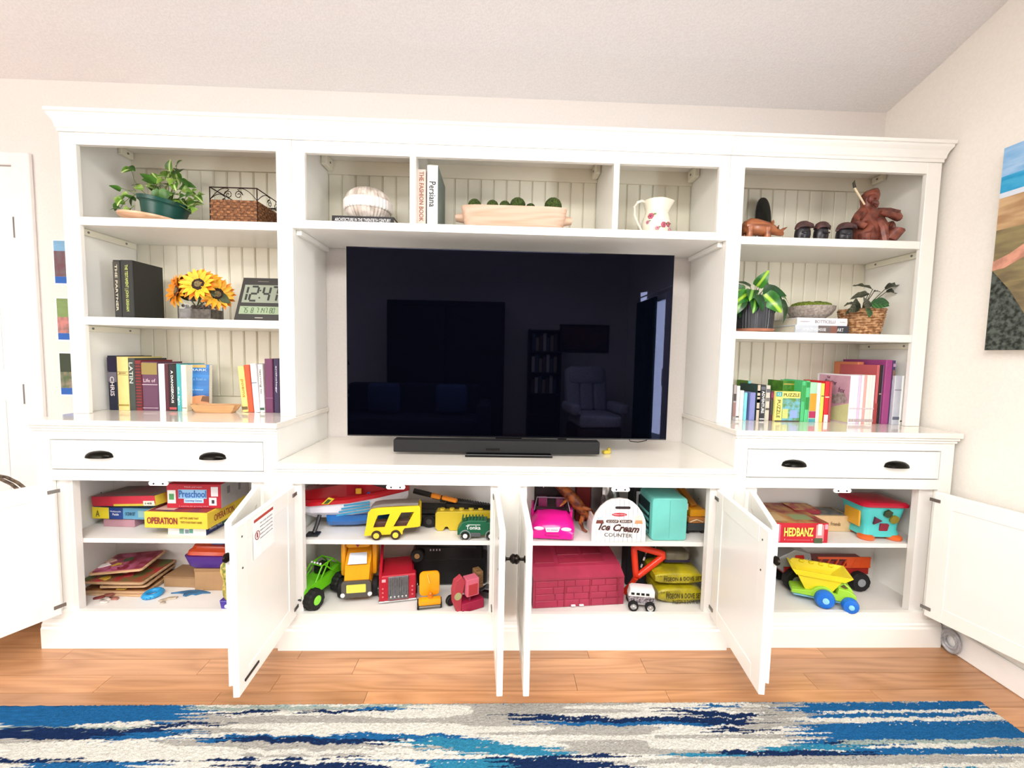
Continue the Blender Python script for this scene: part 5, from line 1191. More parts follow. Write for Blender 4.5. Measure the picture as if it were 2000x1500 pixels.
# long yellow brick base
y = -.36; xa_, xb_ = at(850, 1030, y=y).x, at(968, 1020, y=y).x; w_ = xb_-xa_
t = thing('brick_wagon', 'long mustard yellow studded wagon behind the green truck', 'toy', (xa_, y, ZS+.0005), R_(3), GC)
h_ = .088
MB().prism([(0, .012), (.012, .0), (.035, 0), (.045, .018), (.055, .018), (.065, 0), (.1, 0), (.11, .022), (w_, .022), (w_, h_), (.008, h_), (0, h_-.01)], 0, .055, 'y', .003).build('body', plastic('cdb32c', .35), t)
for k in range(5): MB().cyl((.03+.043*k, .026, h_+.003), .012, .010, 'z', 16, .002).build('stud', plastic('d9c03a', .3), t, smooth=True)
# green truck with white wording
y = -.445; xa_, xb_ = at(893, 1050, y=y).x, at(972, 1050, y=y).x; s = xb_-xa_
t = thing('toy_garbage_truck', 'small green toy lorry with white capital wording on its side', 'toy vehicle', (xa_, y+.022, ZS+.001), 0, GC)
MB().prism([(0, .02), (.0, .045), (.02, .075), (.05, .083), (s*.72, .083), (s*.74, .075), (s, .072), (s, .018), (0, .018)], -.022, .03, 'y', .004).build('body', plastic('0f5a3a', .35), t)
for k in range(7): MB().box(.018+.014*k, .024+.014*k, -.02, .028, .083, .092, .002).build('ridge', plastic('14633f', .35), t)
MB().box(.055, .10, -.024, -.021, .012, .030, .002).build('fuel_tank', plastic('55585a'), t)
text(t, 'Tonka', .062, .017, Mfront(.068, -.0235, .053), ink('f2f2f0'), bold=.01)
MB().box(.043, .098, -.0232, -.0222, .0635, .0655).build('print', ink('f2f2f0'), t)
for x in (.034, s-.03):
    MB().lathe([(.021, -.004), (.024, -.004), (.024, .004), (.021, .004), (.021, -.004)], (x, -.023, .018), 24, 'y', cap=False).build('wheel_arch', plastic('8a8c8e'), t)
    wheel(t, (x, -.0205, .0165), .0165, .012, RUBBER, plastic('d6d8da'), .6)
# ------------------------------------------------------------------ console left, lower shelf
# green monster truck
gx = at(622, 1176, z=ZF)
t = thing('toy_monster_truck', 'bright green toy buggy with big black tyres at the left of the lower console shelf', 'toy vehicle', (at(617, 1140, y=-.40).x, -.385, ZF+.001), R_(-112), GC)
GR = plastic('62b81a', .22)
for x, y_ in ((.075, -.055), (.075, .055), (-.075, -.055), (-.075, .055)):
    wheel(t, (x, y_, .043), .043, .040, RUBBER, plastic('8ae03a'), .45, knob=.035)
MB().loft([[(x, -hw, z0), (x, -hw*.9, z1), (x, hw*.9, z1), (x, hw, z0)] for x, hw, z0, z1 in ((.115, .03, .062, .075), (.10, .042, .055, .088), (.04, .045, .052, .100), (-.05, .042, .055, .104), (-.10, .04, .07, .115))]).build('body', GR, t)
mb = MB()
for sg in (-1, 1):
    y_ = sg*.04
    for a, b in (((.05, y_, .098), (.005, y_*.8, .15)), ((.005, y_*.8, .15), (-.06, y_*.8, .155)), ((-.06, y_*.8, .155), (-.10, y_, .112)), ((-.01, y_*.8, .15), (-.055, y_, .10)), ((.02, y_, .10), (-.03, y_*.8, .15))):
        mb.tube([a, b], .0035, 6)
for x, z in ((.005, .15), (-.06, .155)): mb.tube([(x, -.032, z), (x, .032, z)], .0035, 6)
mb.build('roll_cage', GR, t)
MB().box(-.055, .0, -.026, .026, .10, .145, .008).build('cabin', plastic('121214', .2), t)
for k in range(4): MB().ball((.006, -.024+.016*k, .158), .005, 8, 6).build('roof_lamp', plastic('e8e8e8'), t)
MB().box(.112, .12, -.03, .03, .05, .06, .003).build('bumper', plastic('2a2a2c'), t)
# big yellow dump truck, front towards the room
t = thing('toy_dump_truck', 'large golden yellow toy dump truck with grey bumper facing the room', 'toy vehicle', (at(697, 1140, y=-.42).x, -.42, ZF+.001), R_(8), GC)
YT = plastic('efa51c', .25)
MB().loft([[(-w1, y_, .045), (-w2, y_, z1), (w2, y_, z1), (w1, y_, .045)] for y_, w1, w2, z1 in ((-.0, .058, .05, .10), (.02, .06, .052, .155), (.05, .062, .054, .175), (.09, .06, .05, .215), (.13, .06, .05, .225))]).build('cab', YT, t, smooth=False)
MB().box(-.052, .052, .03, .14, .225, .262, .012, 2).build('roof', YT, t, smooth=True)
for sg in (-1, 1):
    MB().box(min(sg*.055, sg*.078), max(sg*.055, sg*.078), .05, .16, .09, .24, .012, 2).build('side_pod', YT, t, smooth=True)
    wheel(t, (sg*.07, .05, .04), .04, .03, RUBBER, plastic('3a3a3a'), .5, axis='x')
    MB().ball((sg*.056, -.014, .040), .010, 12, 8).build('headlamp', plastic('f4f4f0', .15), t, smooth=True)
MB().prism(rrect(-.062, .062, .026, .098, .012), -.016, .0, 'y', .003).build('bumper', plastic('55504a', .4), t)
MB().prism(rrect(-.04, .04, .05, .086, .004), -.018, -.0161, 'y').build('number_plate', plastic('e8dc5a'), t)
mb = MB(); mb.M = Matrix.Translation((0, .028, .178)) @ Matrix.Rotation(-R_(38), 4, 'X')
mb.prism([(-.040, -.022), (.040, -.022), (.036, .026), (-.036, .026)], -.004, 0, 'y').build('windscreen', plastic('b4bac4', .15), t)
MB().prism([(-.014, .255), (.014, .255), (0, .232)], .024, .0285, 'y').build('badge', plastic('8a1c1c'), t)
# red fire-engine cab with silver grille
t = thing('toy_fire_engine', 'red toy lorry cab with a grey ribbed grille and round lamps', 'toy vehicle', (at(775, 1160, y=-.43).x+.004, -.43, ZF+.001), R_(12), GC)
RD = plastic('b8152c', .25)
MB().box(-.078, .078, 0, .04, .012, .125, .005).box(-.07, .07, .04, .20, .02, .115, .008).build('body', RD, t)
MB().prism([(.0, .125), (.16, .20), (.16, .115), (.0, .115)], -.078, -.066, 'x', .002).build('side_panel', RD, t)
MB().box(-.04, .046, -.006, .0, .020, .122, .002).build('grille', mat('77787c', .4, .5, var=.2, scale=90), t)
for k in range(9): MB().box(-.036+.0095*k, -.033+.0095*k, -.0085, -.006, .045, .118, .0008).build('grille_bar', metal('9a9ca0', .4), t)
for k in range(5): MB().ball((-.028+.016*k, -.008, .034), .0058, 10, 6).build('lamp', CHROME, t, smooth=True)
for sg in (-1, 1):
    for k in range(3): MB().ball((sg*.062, -.002, .035+.018*k), .004, 8, 6).build('side_lamp', plastic('e07a80'), t)
    wheel(t, (sg*.074, .07, .034), .034, .02, RUBBER, CHROME, .6, axis='x')
MB().box(-.066, -.05, -.0025, 0, .10, .112).build('indicator', plastic('f0b0b8'), t)
MB().box(-.08, .08, .002, .03, .004, .0118, .002).build('bumper', CHROME, t)
# dark upside-down truck behind
t = thing('toy_truck', 'big black toy lorry lying behind the red cab on the lower console shelf', 'toy vehicle', (at(850, 1090, y=-.30).x-.03, -.275, ZF+.0005), R_(3), GC)
MB().box(-.08, .27, -.02, .07, .0, .17, .01).box(-.06, .25, -.035, -.02, .13, .20, .008).build('chassis', plastic('0b0b0c', .4), t)
wheel(t, (-.05, -.048, .165), .030, .022, RUBBER, plastic('a07a4a'), .4)
mb = MB()
for k in range(4): MB().box(.005+.014*k, .011+.014*k, -.0365, -.035, .178, .186).build('white_mark', ink('b9a8b0'), t)
MB().bar((.02, -.03, .21), (.22, -.03, .195), .02, .018, .003).build('boom', plastic('1f2023'), t)
MB().box(.0, .075, -.015, .05, .2005, .245, .006).build('orange_block', plastic('b86a1c'), t)
for k in (0, 1): MB().cyl((.018+.038*k, -.0155, .225), .008, .002, 'y', 12).build('hole_rim', plastic('5a1c10'), t)
# yellow forklift
loc, w_, rz = frame2(816, 1186, 864, 1176, ZF)
t = thing('toy_forklift', 'small amber yellow toy buggy tipped up on end beside the red cab', 'toy vehicle', (at(839, 1180, y=-.46).x, -.462, ZF+.001), R_(10), GC)
AM = plastic('f0a014', .22)
MB().prism(rrect(-.043, .043, .045, .150, .018), .012, .028, 'y', .004).build('back_plate', AM, t, smooth=True)
MB().box(-.046, .048, -.018, .012, .018, .045, .006, 2).build('seat', AM, t, smooth=True)
MB().bar((-.008, .009, .142), (.0, .006, .105), .006, .003).build('ridge', plastic('f8c45a'), t)
MB().cyl((.004, -.003, .052), .010, .014, 'z', 12).ball((.004, -.008, .066), .008).build('driver', plastic('e07a14'), t, smooth=True)
MB().box(-.044, .046, -.022, .03, .010, .0178, .002).build('chassis', plastic('6f6a62'), t)
for sg in (-1, 1):
    for y_ in (-.006, .03): wheel(t, (sg*.047, y_, .012), .012, .010, RUBBER, None, axis='x')
# small silver wheel
pw = at(880, 1164, y=-.45)
t = thing('rolling_toy', 'small dark disc toy with a silver ring next to the amber buggy', 'toy', (pw.x, -.445, ZF+.0235), R_(35))
MB().lathe([(0, -.009), (.019, -.009), (.022, -.006), (.022, .006), (.019, .009), (0, .009)], (0, 0, 0), 28, 'y').build('tyre', RUBBER, t, smooth=True)
MB().lathe([(.0165, -.0095), (.019, -.0102), (.0125, -.011), (.0125, -.0095)], (0, 0, 0), 28, 'y', cap=False).build('rim', CHROME, t, smooth=True)
MB().cyl((0, -.0105, 0), .011, .002, 'y', 18).build('hub', plastic('4a1c30'), t)
# pink wooden toy
t = thing('wooden_toy', 'pink and crimson wooden block toy at the right of the lower console shelf', 'toy', (at(915, 1175, y=-.45).x, -.45, ZF+.001), R_(28))
MB().box(-.045, .055, -.04, .03, 0, .040, .002).build('base_block', paper('a3143f'), t)
MB().prism([(-.062, 0), (-.045, 0), (-.045, .06), (-.028, .13), (-.044, .155), (-.072, .14), (-.082, .10), (-.08, .05)], -.03, .0, 'y', .002).build('curved_side', paper('b03a48'), t)
MB().box(-.028, .028, -.046, .0, .068, .142, .002).build('pink_block', paper('d86a80'), t)
MB().box(-.020, .020, -.0475, -.0462, .074, .12).build('red_panel', paper('b8343c'), t)
MB().box(.03, .06, -.02, .03, .078, .150, .002).build('striped_block', wood('a07a4a', '4a3018', 30, .6, 'x', .02, 'striped_wood', rnd=False), t)
MB().box(-.012, -.004, -.03, -.01, .0405, .067).build('peg', paper('8a1c3a'), t)
MB().cyl((-.062, -.031, .075), .016, .002, 'y', 14).build('green_spot', paper('a8a878'), t)
# silver toy car edge
t = thing('toy_car', 'dark toy car with silver trim at the right edge of the lower console shelf', 'toy vehicle', (at(948, 1155, y=-.40).x+.01, -.385, ZF+.001), R_(-15), GC)
MB().prism([(-.06, .012), (-.06, .028), (-.03, .036), (-.01, .052), (.03, .052), (.045, .034), (.06, .03), (.06, .012)], -.022, .022, 'y', .003).build('body', metal('8f9296', .3), t)
MB().prism([(-.022, .036), (-.008, .048), (.026, .048), (.036, .036)], -.0228, -.0215, 'y').build('window', plastic('15161a', .15), t)
for x in (-.036, .036): wheel(t, (x, -.018, .012), .012, .009, RUBBER, CHROME, .5)
#PART5
# ------------------------------------------------------------------ console right, upper shelf
GD = 'playthings in the right half of the console'
def at_y(u, v, y): return at(u, v, y=y)
# pink toy convertible
y = -.455; xa_, xb_ = at(1036, 1050, y=y).x, at(1122, 1050, y=y).x; wd = xb_-xa_
t = thing('toy_convertible', 'hot pink toy convertible with its bonnet facing the room', 'toy vehicle', ((xa_+xb_)/2, -.45, ZS+.001), R_(-5), GD)
HP = plastic('e0168c', .2); w2 = wd/2
def csec(y_, w, z0, z1, rnd=.7): return [(-w, y_, z0), (-w*1.02, y_, z0+(z1-z0)*.55), (-w*rnd, y_, z1), (0, y_, z1+.004), (w*rnd, y_, z1), (w*1.02, y_, z0+(z1-z0)*.55), (w, y_, z0)]
MB().loft([csec(-.0, w2*.86, .008, .040), csec(.010, w2*.95, .006, .062), csec(.03, w2, .006, .076), csec(.09, w2, .006, .092), csec(.11, w2, .006, .094), csec(.112, w2, .006, .060), csec(.22, w2, .006, .060), csec(.225, w2, .006, .098), csec(.25, w2*.9, .01, .095)]).build('body', HP, t, smooth=True)
for sg in (-1, 1): MB().box(min(sg*w2*.84, sg*w2), max(sg*w2*.84, sg*w2), .11, .23, .05, .098, .006, 2).build('door_side', HP, t, smooth=True)
gl2 = plastic('6a4a60', .1)
mb = MB(); mb.tube([(-w2*.86, .10, .094), (-w2*.72, .135, .143), (w2*.72, .135, .143), (w2*.86, .10, .094)], .0035, 8).build('windscreen_frame', plastic('8a7a88', .3), t, smooth=True)
mb = MB(); mb.loft([[(-w2*.84, .102, .095), (w2*.84, .102, .095), (w2*.84, .104, .095), (-w2*.84, .104, .095)], [(-w2*.7, .134, .140), (w2*.7, .134, .140), (w2*.7, .136, .140), (-w2*.7, .136, .140)]])
mb.build('windscreen', gl, t)
MB().box(-w2*.8, w2*.8, .114, .16, .062, .094, .006).build('dashboard', plastic('2a1424'), t)
for sg in (-1, 1): MB().box(sg*w2*.42-.02, sg*w2*.42+.02, .17, .20, .061, .130, .008, 2).build('seat', plastic('b01a70'), t, smooth=True)
for sg in (-1, 1): MB().ball((sg*w2*.62, .004, .050), (w2*.24, .006, .0085), 16, 8).build('headlamp', plastic('e8d8f0', .1), t, smooth=True)
MB().prism([(-w2*.34, .056), (w2*.34, .060), (w2*.26, .040), (-w2*.28, .038)], -.0045, .004, 'y', .001).build('number_plate', plastic('ece0f0', .2), t)
text(t, 'so sweet', w2*.5, .007, Mfront(0, -.005, .049), ink('8a8090'))
MB().box(-w2*.32, w2*.32, -.004, .003, .018, .028, .002).build('grille', plastic('c0107a'), t)
for sg in (-1, 1):
    for y_ in (.05, .2): wheel(t, (sg*w2*.93, y_, .018), .018, .012, RUBBER, plastic('e060b0'), .6, axis='x')
# orange dinosaur in a clear pack, leaning
DN = mat('a85a1c', .45, var=.4, scale=40, col2='5a2410', bump=.2)
p = at(1118, 1000, y=-.30)
t = thing('toy_dinosaur', 'orange brown toy reptile leaning down behind the pink convertible', 'toy', (p.x, -.29, ZS+.001), 0, GD)
spn = [(-.10, .0, .235), (-.07, -.01, .20), (-.03, -.02, .165), (.01, -.03, .125), (.045, -.035, .085), (.07, -.035, .055)]
MB().tube(spn, [.010, .020, .026, .028, .021, .010], 12).build('body', DN, t, smooth=True)
MB().tube([(-.02, -.03, .155), (-.05, -.07, .135), (-.07, -.075, .12)], [.010, .007, .003], 8).build('limb', DN, t, smooth=True)
MB().tube([(.03, -.04, .105), (.075, -.06, .10), (.09, -.06, .08)], [.012, .008, .004], 8).build('limb', DN, t, smooth=True)
MB().tube([(.05, -.03, .07), (.03, -.06, .04), (.04, -.065, .012), (.055, -.08, .006)], [.014, .010, .007, .005], 8).build('limb', DN, t, smooth=True)
MB().tube([(.06, -.035, .06), (.10, -.04, .022), (.118, -.05, .006)], [.008, .007, .002], 8).build('tail', DN, t, smooth=True)
p = at(1072, 970, y=-.34)
t = thing('toy_pack', 'dark glittery pack with white zigzag print behind the pink convertible', 'toy', (at(1045, 1000, y=-.30).x, -.245, ZS+.001), R_(-4), GD)
MB().box(0, .16, 0, .035, 0, .235, .006).build('backing', mat('2a161c', .4, var=.5, scale=40, col2='120a0e'), t)
MB().prism([(.012, .20), (.024, .185), (.034, .20), (.042, .165), (.052, .195), (.064, .20), (.058, .215), (.016, .215)], -.001, 0, 'y').build('zigzag_print', paper('d8c8d8'), t)
t = thing('toy_box', 'dark red toy box behind the orange reptile', 'box', (at(1128, 1000, y=-.28).x, -.235, ZS+.001), 0, None)
MB().box(0, .07, 0, .04, 0, .22, .003).build('box', paper('7a1414'), t)
MB().box(.072, .16, .004, .04, 0, .235, .003).build('grey_side', paper('77706e'), t)
# ice cream counter sign box
y = -.457; a_, b_ = at(1155, 1060, y=y), at(1260, 1066, y=y); wd = b_.x-a_.x; hh = at(1208, 973, y=y).z-ZS-.001
t = thing('play_set_box', 'arched white play box with pinstripes and ice cream lettering', 'box', (a_.x, y, ZS+.0007))
arch = [(0, 0), (wd, 0), (wd, hh*.36), (wd*.985, hh*.50), (wd*.93, hh*.66), (wd*.85, hh*.80), (wd*.75, hh*.91), (wd*.65, hh*.975), (wd*.5, hh), (wd*.35, hh*.975), (wd*.25, hh*.91), (wd*.15, hh*.80), (wd*.07, hh*.66), (wd*.015, hh*.50), (0, hh*.36)]
MB().prism(arch, 0, .012, 'y', .001).build('front_panel', paper('f7f4f0'), t)
def archz(x):
    q = [(x_, z) for x_, z in arch[2:]][::-1]
    for (x0, z0), (x1, z1) in zip(q, q[1:]):
        if x0 <= x <= x1: return z0+(z1-z0)*(x-x0)/max(1e-6, x1-x0)
    return hh
mb = MB()
for k in range(1, 12):
    x = wd*k/12; MB().box(x-.0005, x+.0005, -.0004, .0, .0, archz(x)-.002).build('pinstripe', ink('6a6866'), t)
sv = wood('8a5a3a', '5a3420', 4, .5, 'y', .02, 'brown_wood', rnd=False)
MB().box(.01, wd-.01, .0125, .15, 0, hh*.36, .002).box(.012, .018, .0125, .15, hh*.36, hh*.5).box(wd-.018, wd-.012, .0125, .15, hh*.36, hh*.5).build('case_back', paper('e8e2da'), t)
MB().prism(rrect(wd*.42, wd*.70, hh*.755, hh*.815, hh*.028), -.0006, .0004).build('handle_slot', ink('2a1a1c'), t)
mb = MB(); mb.prism([(wd*.5+wd*.14*math.cos(a), hh*.625+hh*.042*math.sin(a)) for a in [2*PI*k/24 for k in range(24)]], -.0008, 0).build('red_oval', ink('c01830'), t)
text(t, 'Melissa & Doug', wd*.22, hh*.035, Mfront(wd*.5, -.0009, hh*.625), ink('f4e8e8'))
for x0, x1, s, r in ((.26, .49, 'SCOOP', .06), (.51, .74, 'SERVE', -.06)):
    MB().prism(rrect(wd*x0, wd*x1, hh*.435, hh*.505, hh*.03), -.0008, 0).build('banner', ink('4a2a24'), t)
    text(t, s, wd*(x1-x0)*.8, hh*.04, Mfront(wd*(x0+x1)/2, -.0010, hh*.47, r*.4), ink('f6f0e8'))
text(t, 'Ice Cream', wd*.76, hh*.17, Mfront(wd*.5, -.0011, hh*.325, -.07), ink('4a241e'), shear=.35, bold=.03)
text(t, 'COUNTER', wd*.52, hh*.085, Mfront(wd*.49, -.0011, hh*.155, -.04), ink('6a625e'), bold=.01)
for x, c1, c2 in ((.145, 'cfe6ec', '6f3424'), (.86, 'f2e8cc', 'd99a70')):
    MB().cyl((wd*x, -.0004, hh*.53), wd*.075, .0008, 'y', 20).build('scoop_print', ink(c1), t)
    MB().prism([(wd*(x-.075), hh*.42), (wd*(x+.075), hh*.42), (wd*(x+.06), hh*.5), (wd*(x-.06), hh*.5)], -.0012, -.0004).build('cone_print', ink(c2), t)
rk = random.Random(4)
for k in range(7): MB().cyl((wd*(.145+rk.uniform(-.05, .05)), -.001, hh*(.55+rk.uniform(-.02, .05))), .0014, .0006, 'y', 8).build('sprinkle', ink('4a8aa0'), t)
# silver foil bag behind
t = thing('foil_bag', 'crumpled silver foil bag standing behind the ice cream box', 'bag', (a_.x+wd*.55, -.26, ZS+.001))
mb = MB(); rk = random.Random(8); vs = bmesh.ops.create_icosphere(mb.b, subdivisions=3, radius=1)['verts']
for v in vs: v.co = Vector((v.co.x*.045*(1+rk.uniform(-.12, .12)), v.co.y*.030, .118+v.co.z*.117*(1+rk.uniform(-.05, .0))))
mb.build('foil', mat('b0aeac', .25, .8, var=.3, scale=20), t)
# dark play box, teal house, yellow bus
t = thing('toy_box', 'black toy box between the ice cream box and the teal case', 'box', (at(1238, 1000, y=-.30).x, -.29, ZS+.001))
MB().box(0, .10, 0, .09, 0, .20, .003).build('box', paper('17161a'), t)
MB().prism([(.012, .06), (.022, .06), (.022, .155), (.05, .155), (.05, .168), (.012, .168)], -.003, 0).build('white_frame', paper('d6d6dc'), t)
y = -.445; a_, b_ = at(1272, 1050, y=y), at(1341, 1052, y=y); wd = b_.x-a_.x; hh = at(1305, 974, y=y).z-ZS
t = thing('teal_case', 'turquoise plastic carry case with rounded corners on the upper console shelf', 'case', (a_.x, y, ZS+.001), R_(1))
TE = mat('74cfc4', .35, var=.04, scale=10)
MB().prism(rrect(0, wd, 0, hh, .014, 5), 0, .235, 'y', .006).build('shell', TE, t, smooth=True)
MB().box(-.002, 0.0005, .03, .19, .018, hh-.03, .0).build('side_opening', plastic('1c3a3c'), t)
for k in range(4): MB().box(-.004, -.0018, .035, .185, .022+.026*k, .034+.026*k, .001).build('side_bar', TE, t)
MB().box(wd*.49, wd*.51, -.0004, .0006, .01, hh-.01).build('seam', plastic('62b8ae'), t)
MB().box(wd, wd+.012, .02, .04, hh*.68, hh*.84, .002).build('latch', plastic('e8e8e8'), t)
y = -.40; a_, b_ = at(1344, 1040, y=y), at(1386, 1040, y=y); wd = b_.x-a_.x
t = thing('toy_digger', 'orange yellow toy truck with a dark underside right of the turquoise case', 'toy vehicle', (a_.x+.006, y+.03, ZS+.001), R_(2), GD)
MB().box(0, .085, -.01, .14, .018, .05, .003).build('chassis', plastic('3a3f42', .45), t)
MB().box(.004, .082, -.008, .06, .0502, .078, .006, 2).build('bonnet', plastic('b8763a', .3), t, smooth=True)
MB().box(.012, .085, -.002, .10, .0785, .112, .006, 2).build('cab', plastic('eda01c', .3), t, smooth=True)
MB().bar((.045, .03, .118), (.0, .13, .20), .035, .02, .004).build('arm', plastic('c47a1a', .35), t)
MB().tube([(.01, -.0095, .058), (.04, -.011, .070), (.07, -.0095, .058)], .0025, 6).build('front_trim', plastic('e0c8a0'), t)
for x in (.008, .077):
    for y_ in (.01, .11): wheel(t, (x, y_, .016), .016, .012, RUBBER, plastic('55585a'), axis='x')
# ------------------------------------------------------------------ console right, lower shelf
a_, b_ = at(1040, 1183, y=-.455), at(1219, 1165, y=-.435); wd = b_.x-a_.x; rz = R_(5)
hh = at(1219, 1125, y=-.435).z-ZF
t = thing('toy_barn_case', 'large dull red moulded plastic case with brick and plank relief', 'case', (a_.x, -.468, ZF+.001), rz)
BR = mat('a8304c', .4, var=.08, scale=14)
dp = .19
MB().loft([[(0, 0, 0), (wd, 0, 0), (wd, 0, hh*.98), (0, 0, hh*.98)], [(0, dp*.25, 0), (wd, dp*.25, 0), (wd-.004, dp*.25, hh*1.22), (0, dp*.25, hh*1.22)], [(0, dp, 0), (wd, dp, 0), (wd-.02, dp, hh*1.55), (0, dp, hh*1.55)]]).build('shell', BR, t)
DR = mat('98283f', .4, var=.05, scale=14)
MB().box(.0, wd, -.004, 0, hh*.94, hh*.985, .001).build('edge_rim', DR, t)
rk = random.Random(2)
for r in range(4):
    x = .01
    while x < wd-.02:
        l = rk.uniform(.05, .10); x1 = min(x+l, wd-.012)
        MB().box(x, x1-.003, -.003, 0, hh*(.04+.225*r), hh*(.04+.225*r+.20), .0012).build('plank', BR, t); x = x1
for x in (.34, .62, .93): MB().box(wd*x-.003, wd*x+.003, -.006, 0, hh*.02, hh*.94, .0015).build('post', DR, t)
mb = MB()
sl = math.atan2(hh*.33, dp*.75)
for x0, x1, q0, q1 in ((.04, .26, .15, .8), (.31, .56, .45, .9), (.31, .82, .1, .35), (.60, .82, .45, .9)):
    m4 = Matrix.Translation((0, dp*.25, hh*1.22)) @ Matrix.Rotation(sl, 4, 'X'); mb = MB(); mb.M = m4
    L_ = dp*.75/math.cos(sl); mb.box(wd*x0, wd*x1, L_*q0, L_*q1, -.001, .0025, .001).build('relief_panel', DR, t)
for x in (.44, .53): MB().box(wd*x-.012, wd*x+.008, -.012, -.003, hh*.05, hh*.09, .001).build('white_clip', plastic('f0ecec'), t)
flat_piece('toy_ladder', 'cream toy ladder piece poking out under the dull red case', 'toy', 1130, 1180, [(-.045, -.008), (.045, -.004), (.047, .008), (-.044, .004)], 'e8dcc8', .006)
# pink doll clothes bag above/behind
t = thing('doll_bag', 'bright pink striped doll bag squeezed behind the dull red case', 'bag', (at(1115, 1080, y=-.26).x, -.232, ZF+.001))
mb = MB(); mb.loft([[(x*.16*f, y_*.028, z) for x, y_ in rrect(-1, 1, -1, 1, .3, 4)] for z, f in ((0, .9), (.05, 1), (.2, 1), (.26, .96), (.268, .85))]).build('bag', mat('c01a58', .4, var=.3, scale=30, stretch=(3, 1, .3), col2='8a0f3a'), t, smooth=True)
for k in range(9): MB().box(-.14+.034*k, -.136+.034*k, -.0305, -.028, .1, .262).build('stripe', paper('8a0f3c'), t)
MB().tube([(-.02, -.033, .262), (-.005, -.036, .22), (.01, -.034, .20)], .006, 6).build('white_cord', plastic('e0d8dc'), t)
MB().box(.03, .05, -.034, -.029, .15, .265, .002).build('dark_strap', plastic('2a1020'), t)
# red-orange triangular handle
t = thing('toy_shovel', 'orange-red plastic shovel with a big triangular loop handle', 'toy', (at(1262, 1100, y=-.37).x, -.375, ZF+.002), 0)
OR = plastic('e0381c', .25)
P = [at(1238, 1066, y=-.375), at(1300, 1083, y=-.375), at(1242, 1128, y=-.375)]
P = [q-Vector(t.location) for q in P]
ctr = sum(P, Vector())/3; pts = []
for i in range(3):
    A, Bq, Cq = P[i-1], P[i], P[(i+1) % 3]
    for f in (.34, .2, .09): pts.append(Bq+(A-Bq)*f)
    for f in (.09, .2, .34): pts.append(Bq+(Cq-Bq)*f)
    
MB().tube(pts, .0145, 12, True, up=(0, 1, 0)).build('loop_handle', OR, t, smooth=True)
MB().tube([P[2]+Vector((0, 0, .0)), Vector((P[2].x-.01, .02, .05)), Vector((P[2].x-.02, .03, .0))], [.012, .011, .03], 10).build('blade', OR, t, smooth=True)
t = thing('bead_stick', 'thin rod of black, white and copper beads inside the orange loop', 'toy', (0, 0, 0))
A, Bq = at(1245, 1128, y=-.335), at(1264, 1074, y=-.335); t.location = A
for i in range(9):
    q = (Bq-A)*(i/8); MB().tube([q, q+(Bq-A)*.115], .0042, 8).build('bead', plastic(('c97a4a', 'c97a4a', '2a2a2a', 'e8e0d8', '1a1a1a', 'e8e0d8', '2a2a2a', 'c9a070', 'e8dcc0')[i]), t, smooth=True)
t = thing('toy_box', 'dark blue box in shadow behind the orange loop handle', 'box', (at(1222, 1100, y=-.27).x, -.28, ZF+.001))
MB().box(0, .135, 0, .08, 0, .24, .004).build('box', paper('14121c'), t)
# white van on big wheels
t = thing('toy_van', 'small white and black patterned toy van on four big wheels', 'toy vehicle', (at(1251, 1175, y=-.46).x, -.455, ZF+.001), R_(-9), GD)
MB().prism([(-.052, .030), (-.054, .052), (-.048, .058), (.056, .058), (.056, .030)], -.024, .024, 'y', .002).build('lower_body', mat('3a2f34', .3, var=.6, scale=140, col2='b9aeb4'), t)
MB().prism([(-.054, .0585), (-.046, .088), (-.036, .094), (.050, .094), (.056, .086), (.056, .0585)], -.024, .024, 'y', .003).build('upper_body', plastic('f1eeec', .2), t, smooth=True)
for x in (-.036, -.014, .006, .026): MB().box(x-.007, x+.007, -.0248, -.0238, .066, .076).build('window', plastic('1a1a1c', .15), t)
for x in (-.034, .036):
    for y_ in (-.032, .032): wheel(t, (x, y_, .0215), .0215, .017, RUBBER, CHROME, .62, knob=.02)
MB().box(-.045, .05, -.02, .02, .022, .0298).build('axle_frame', plastic('b8b8b8', .3), t)
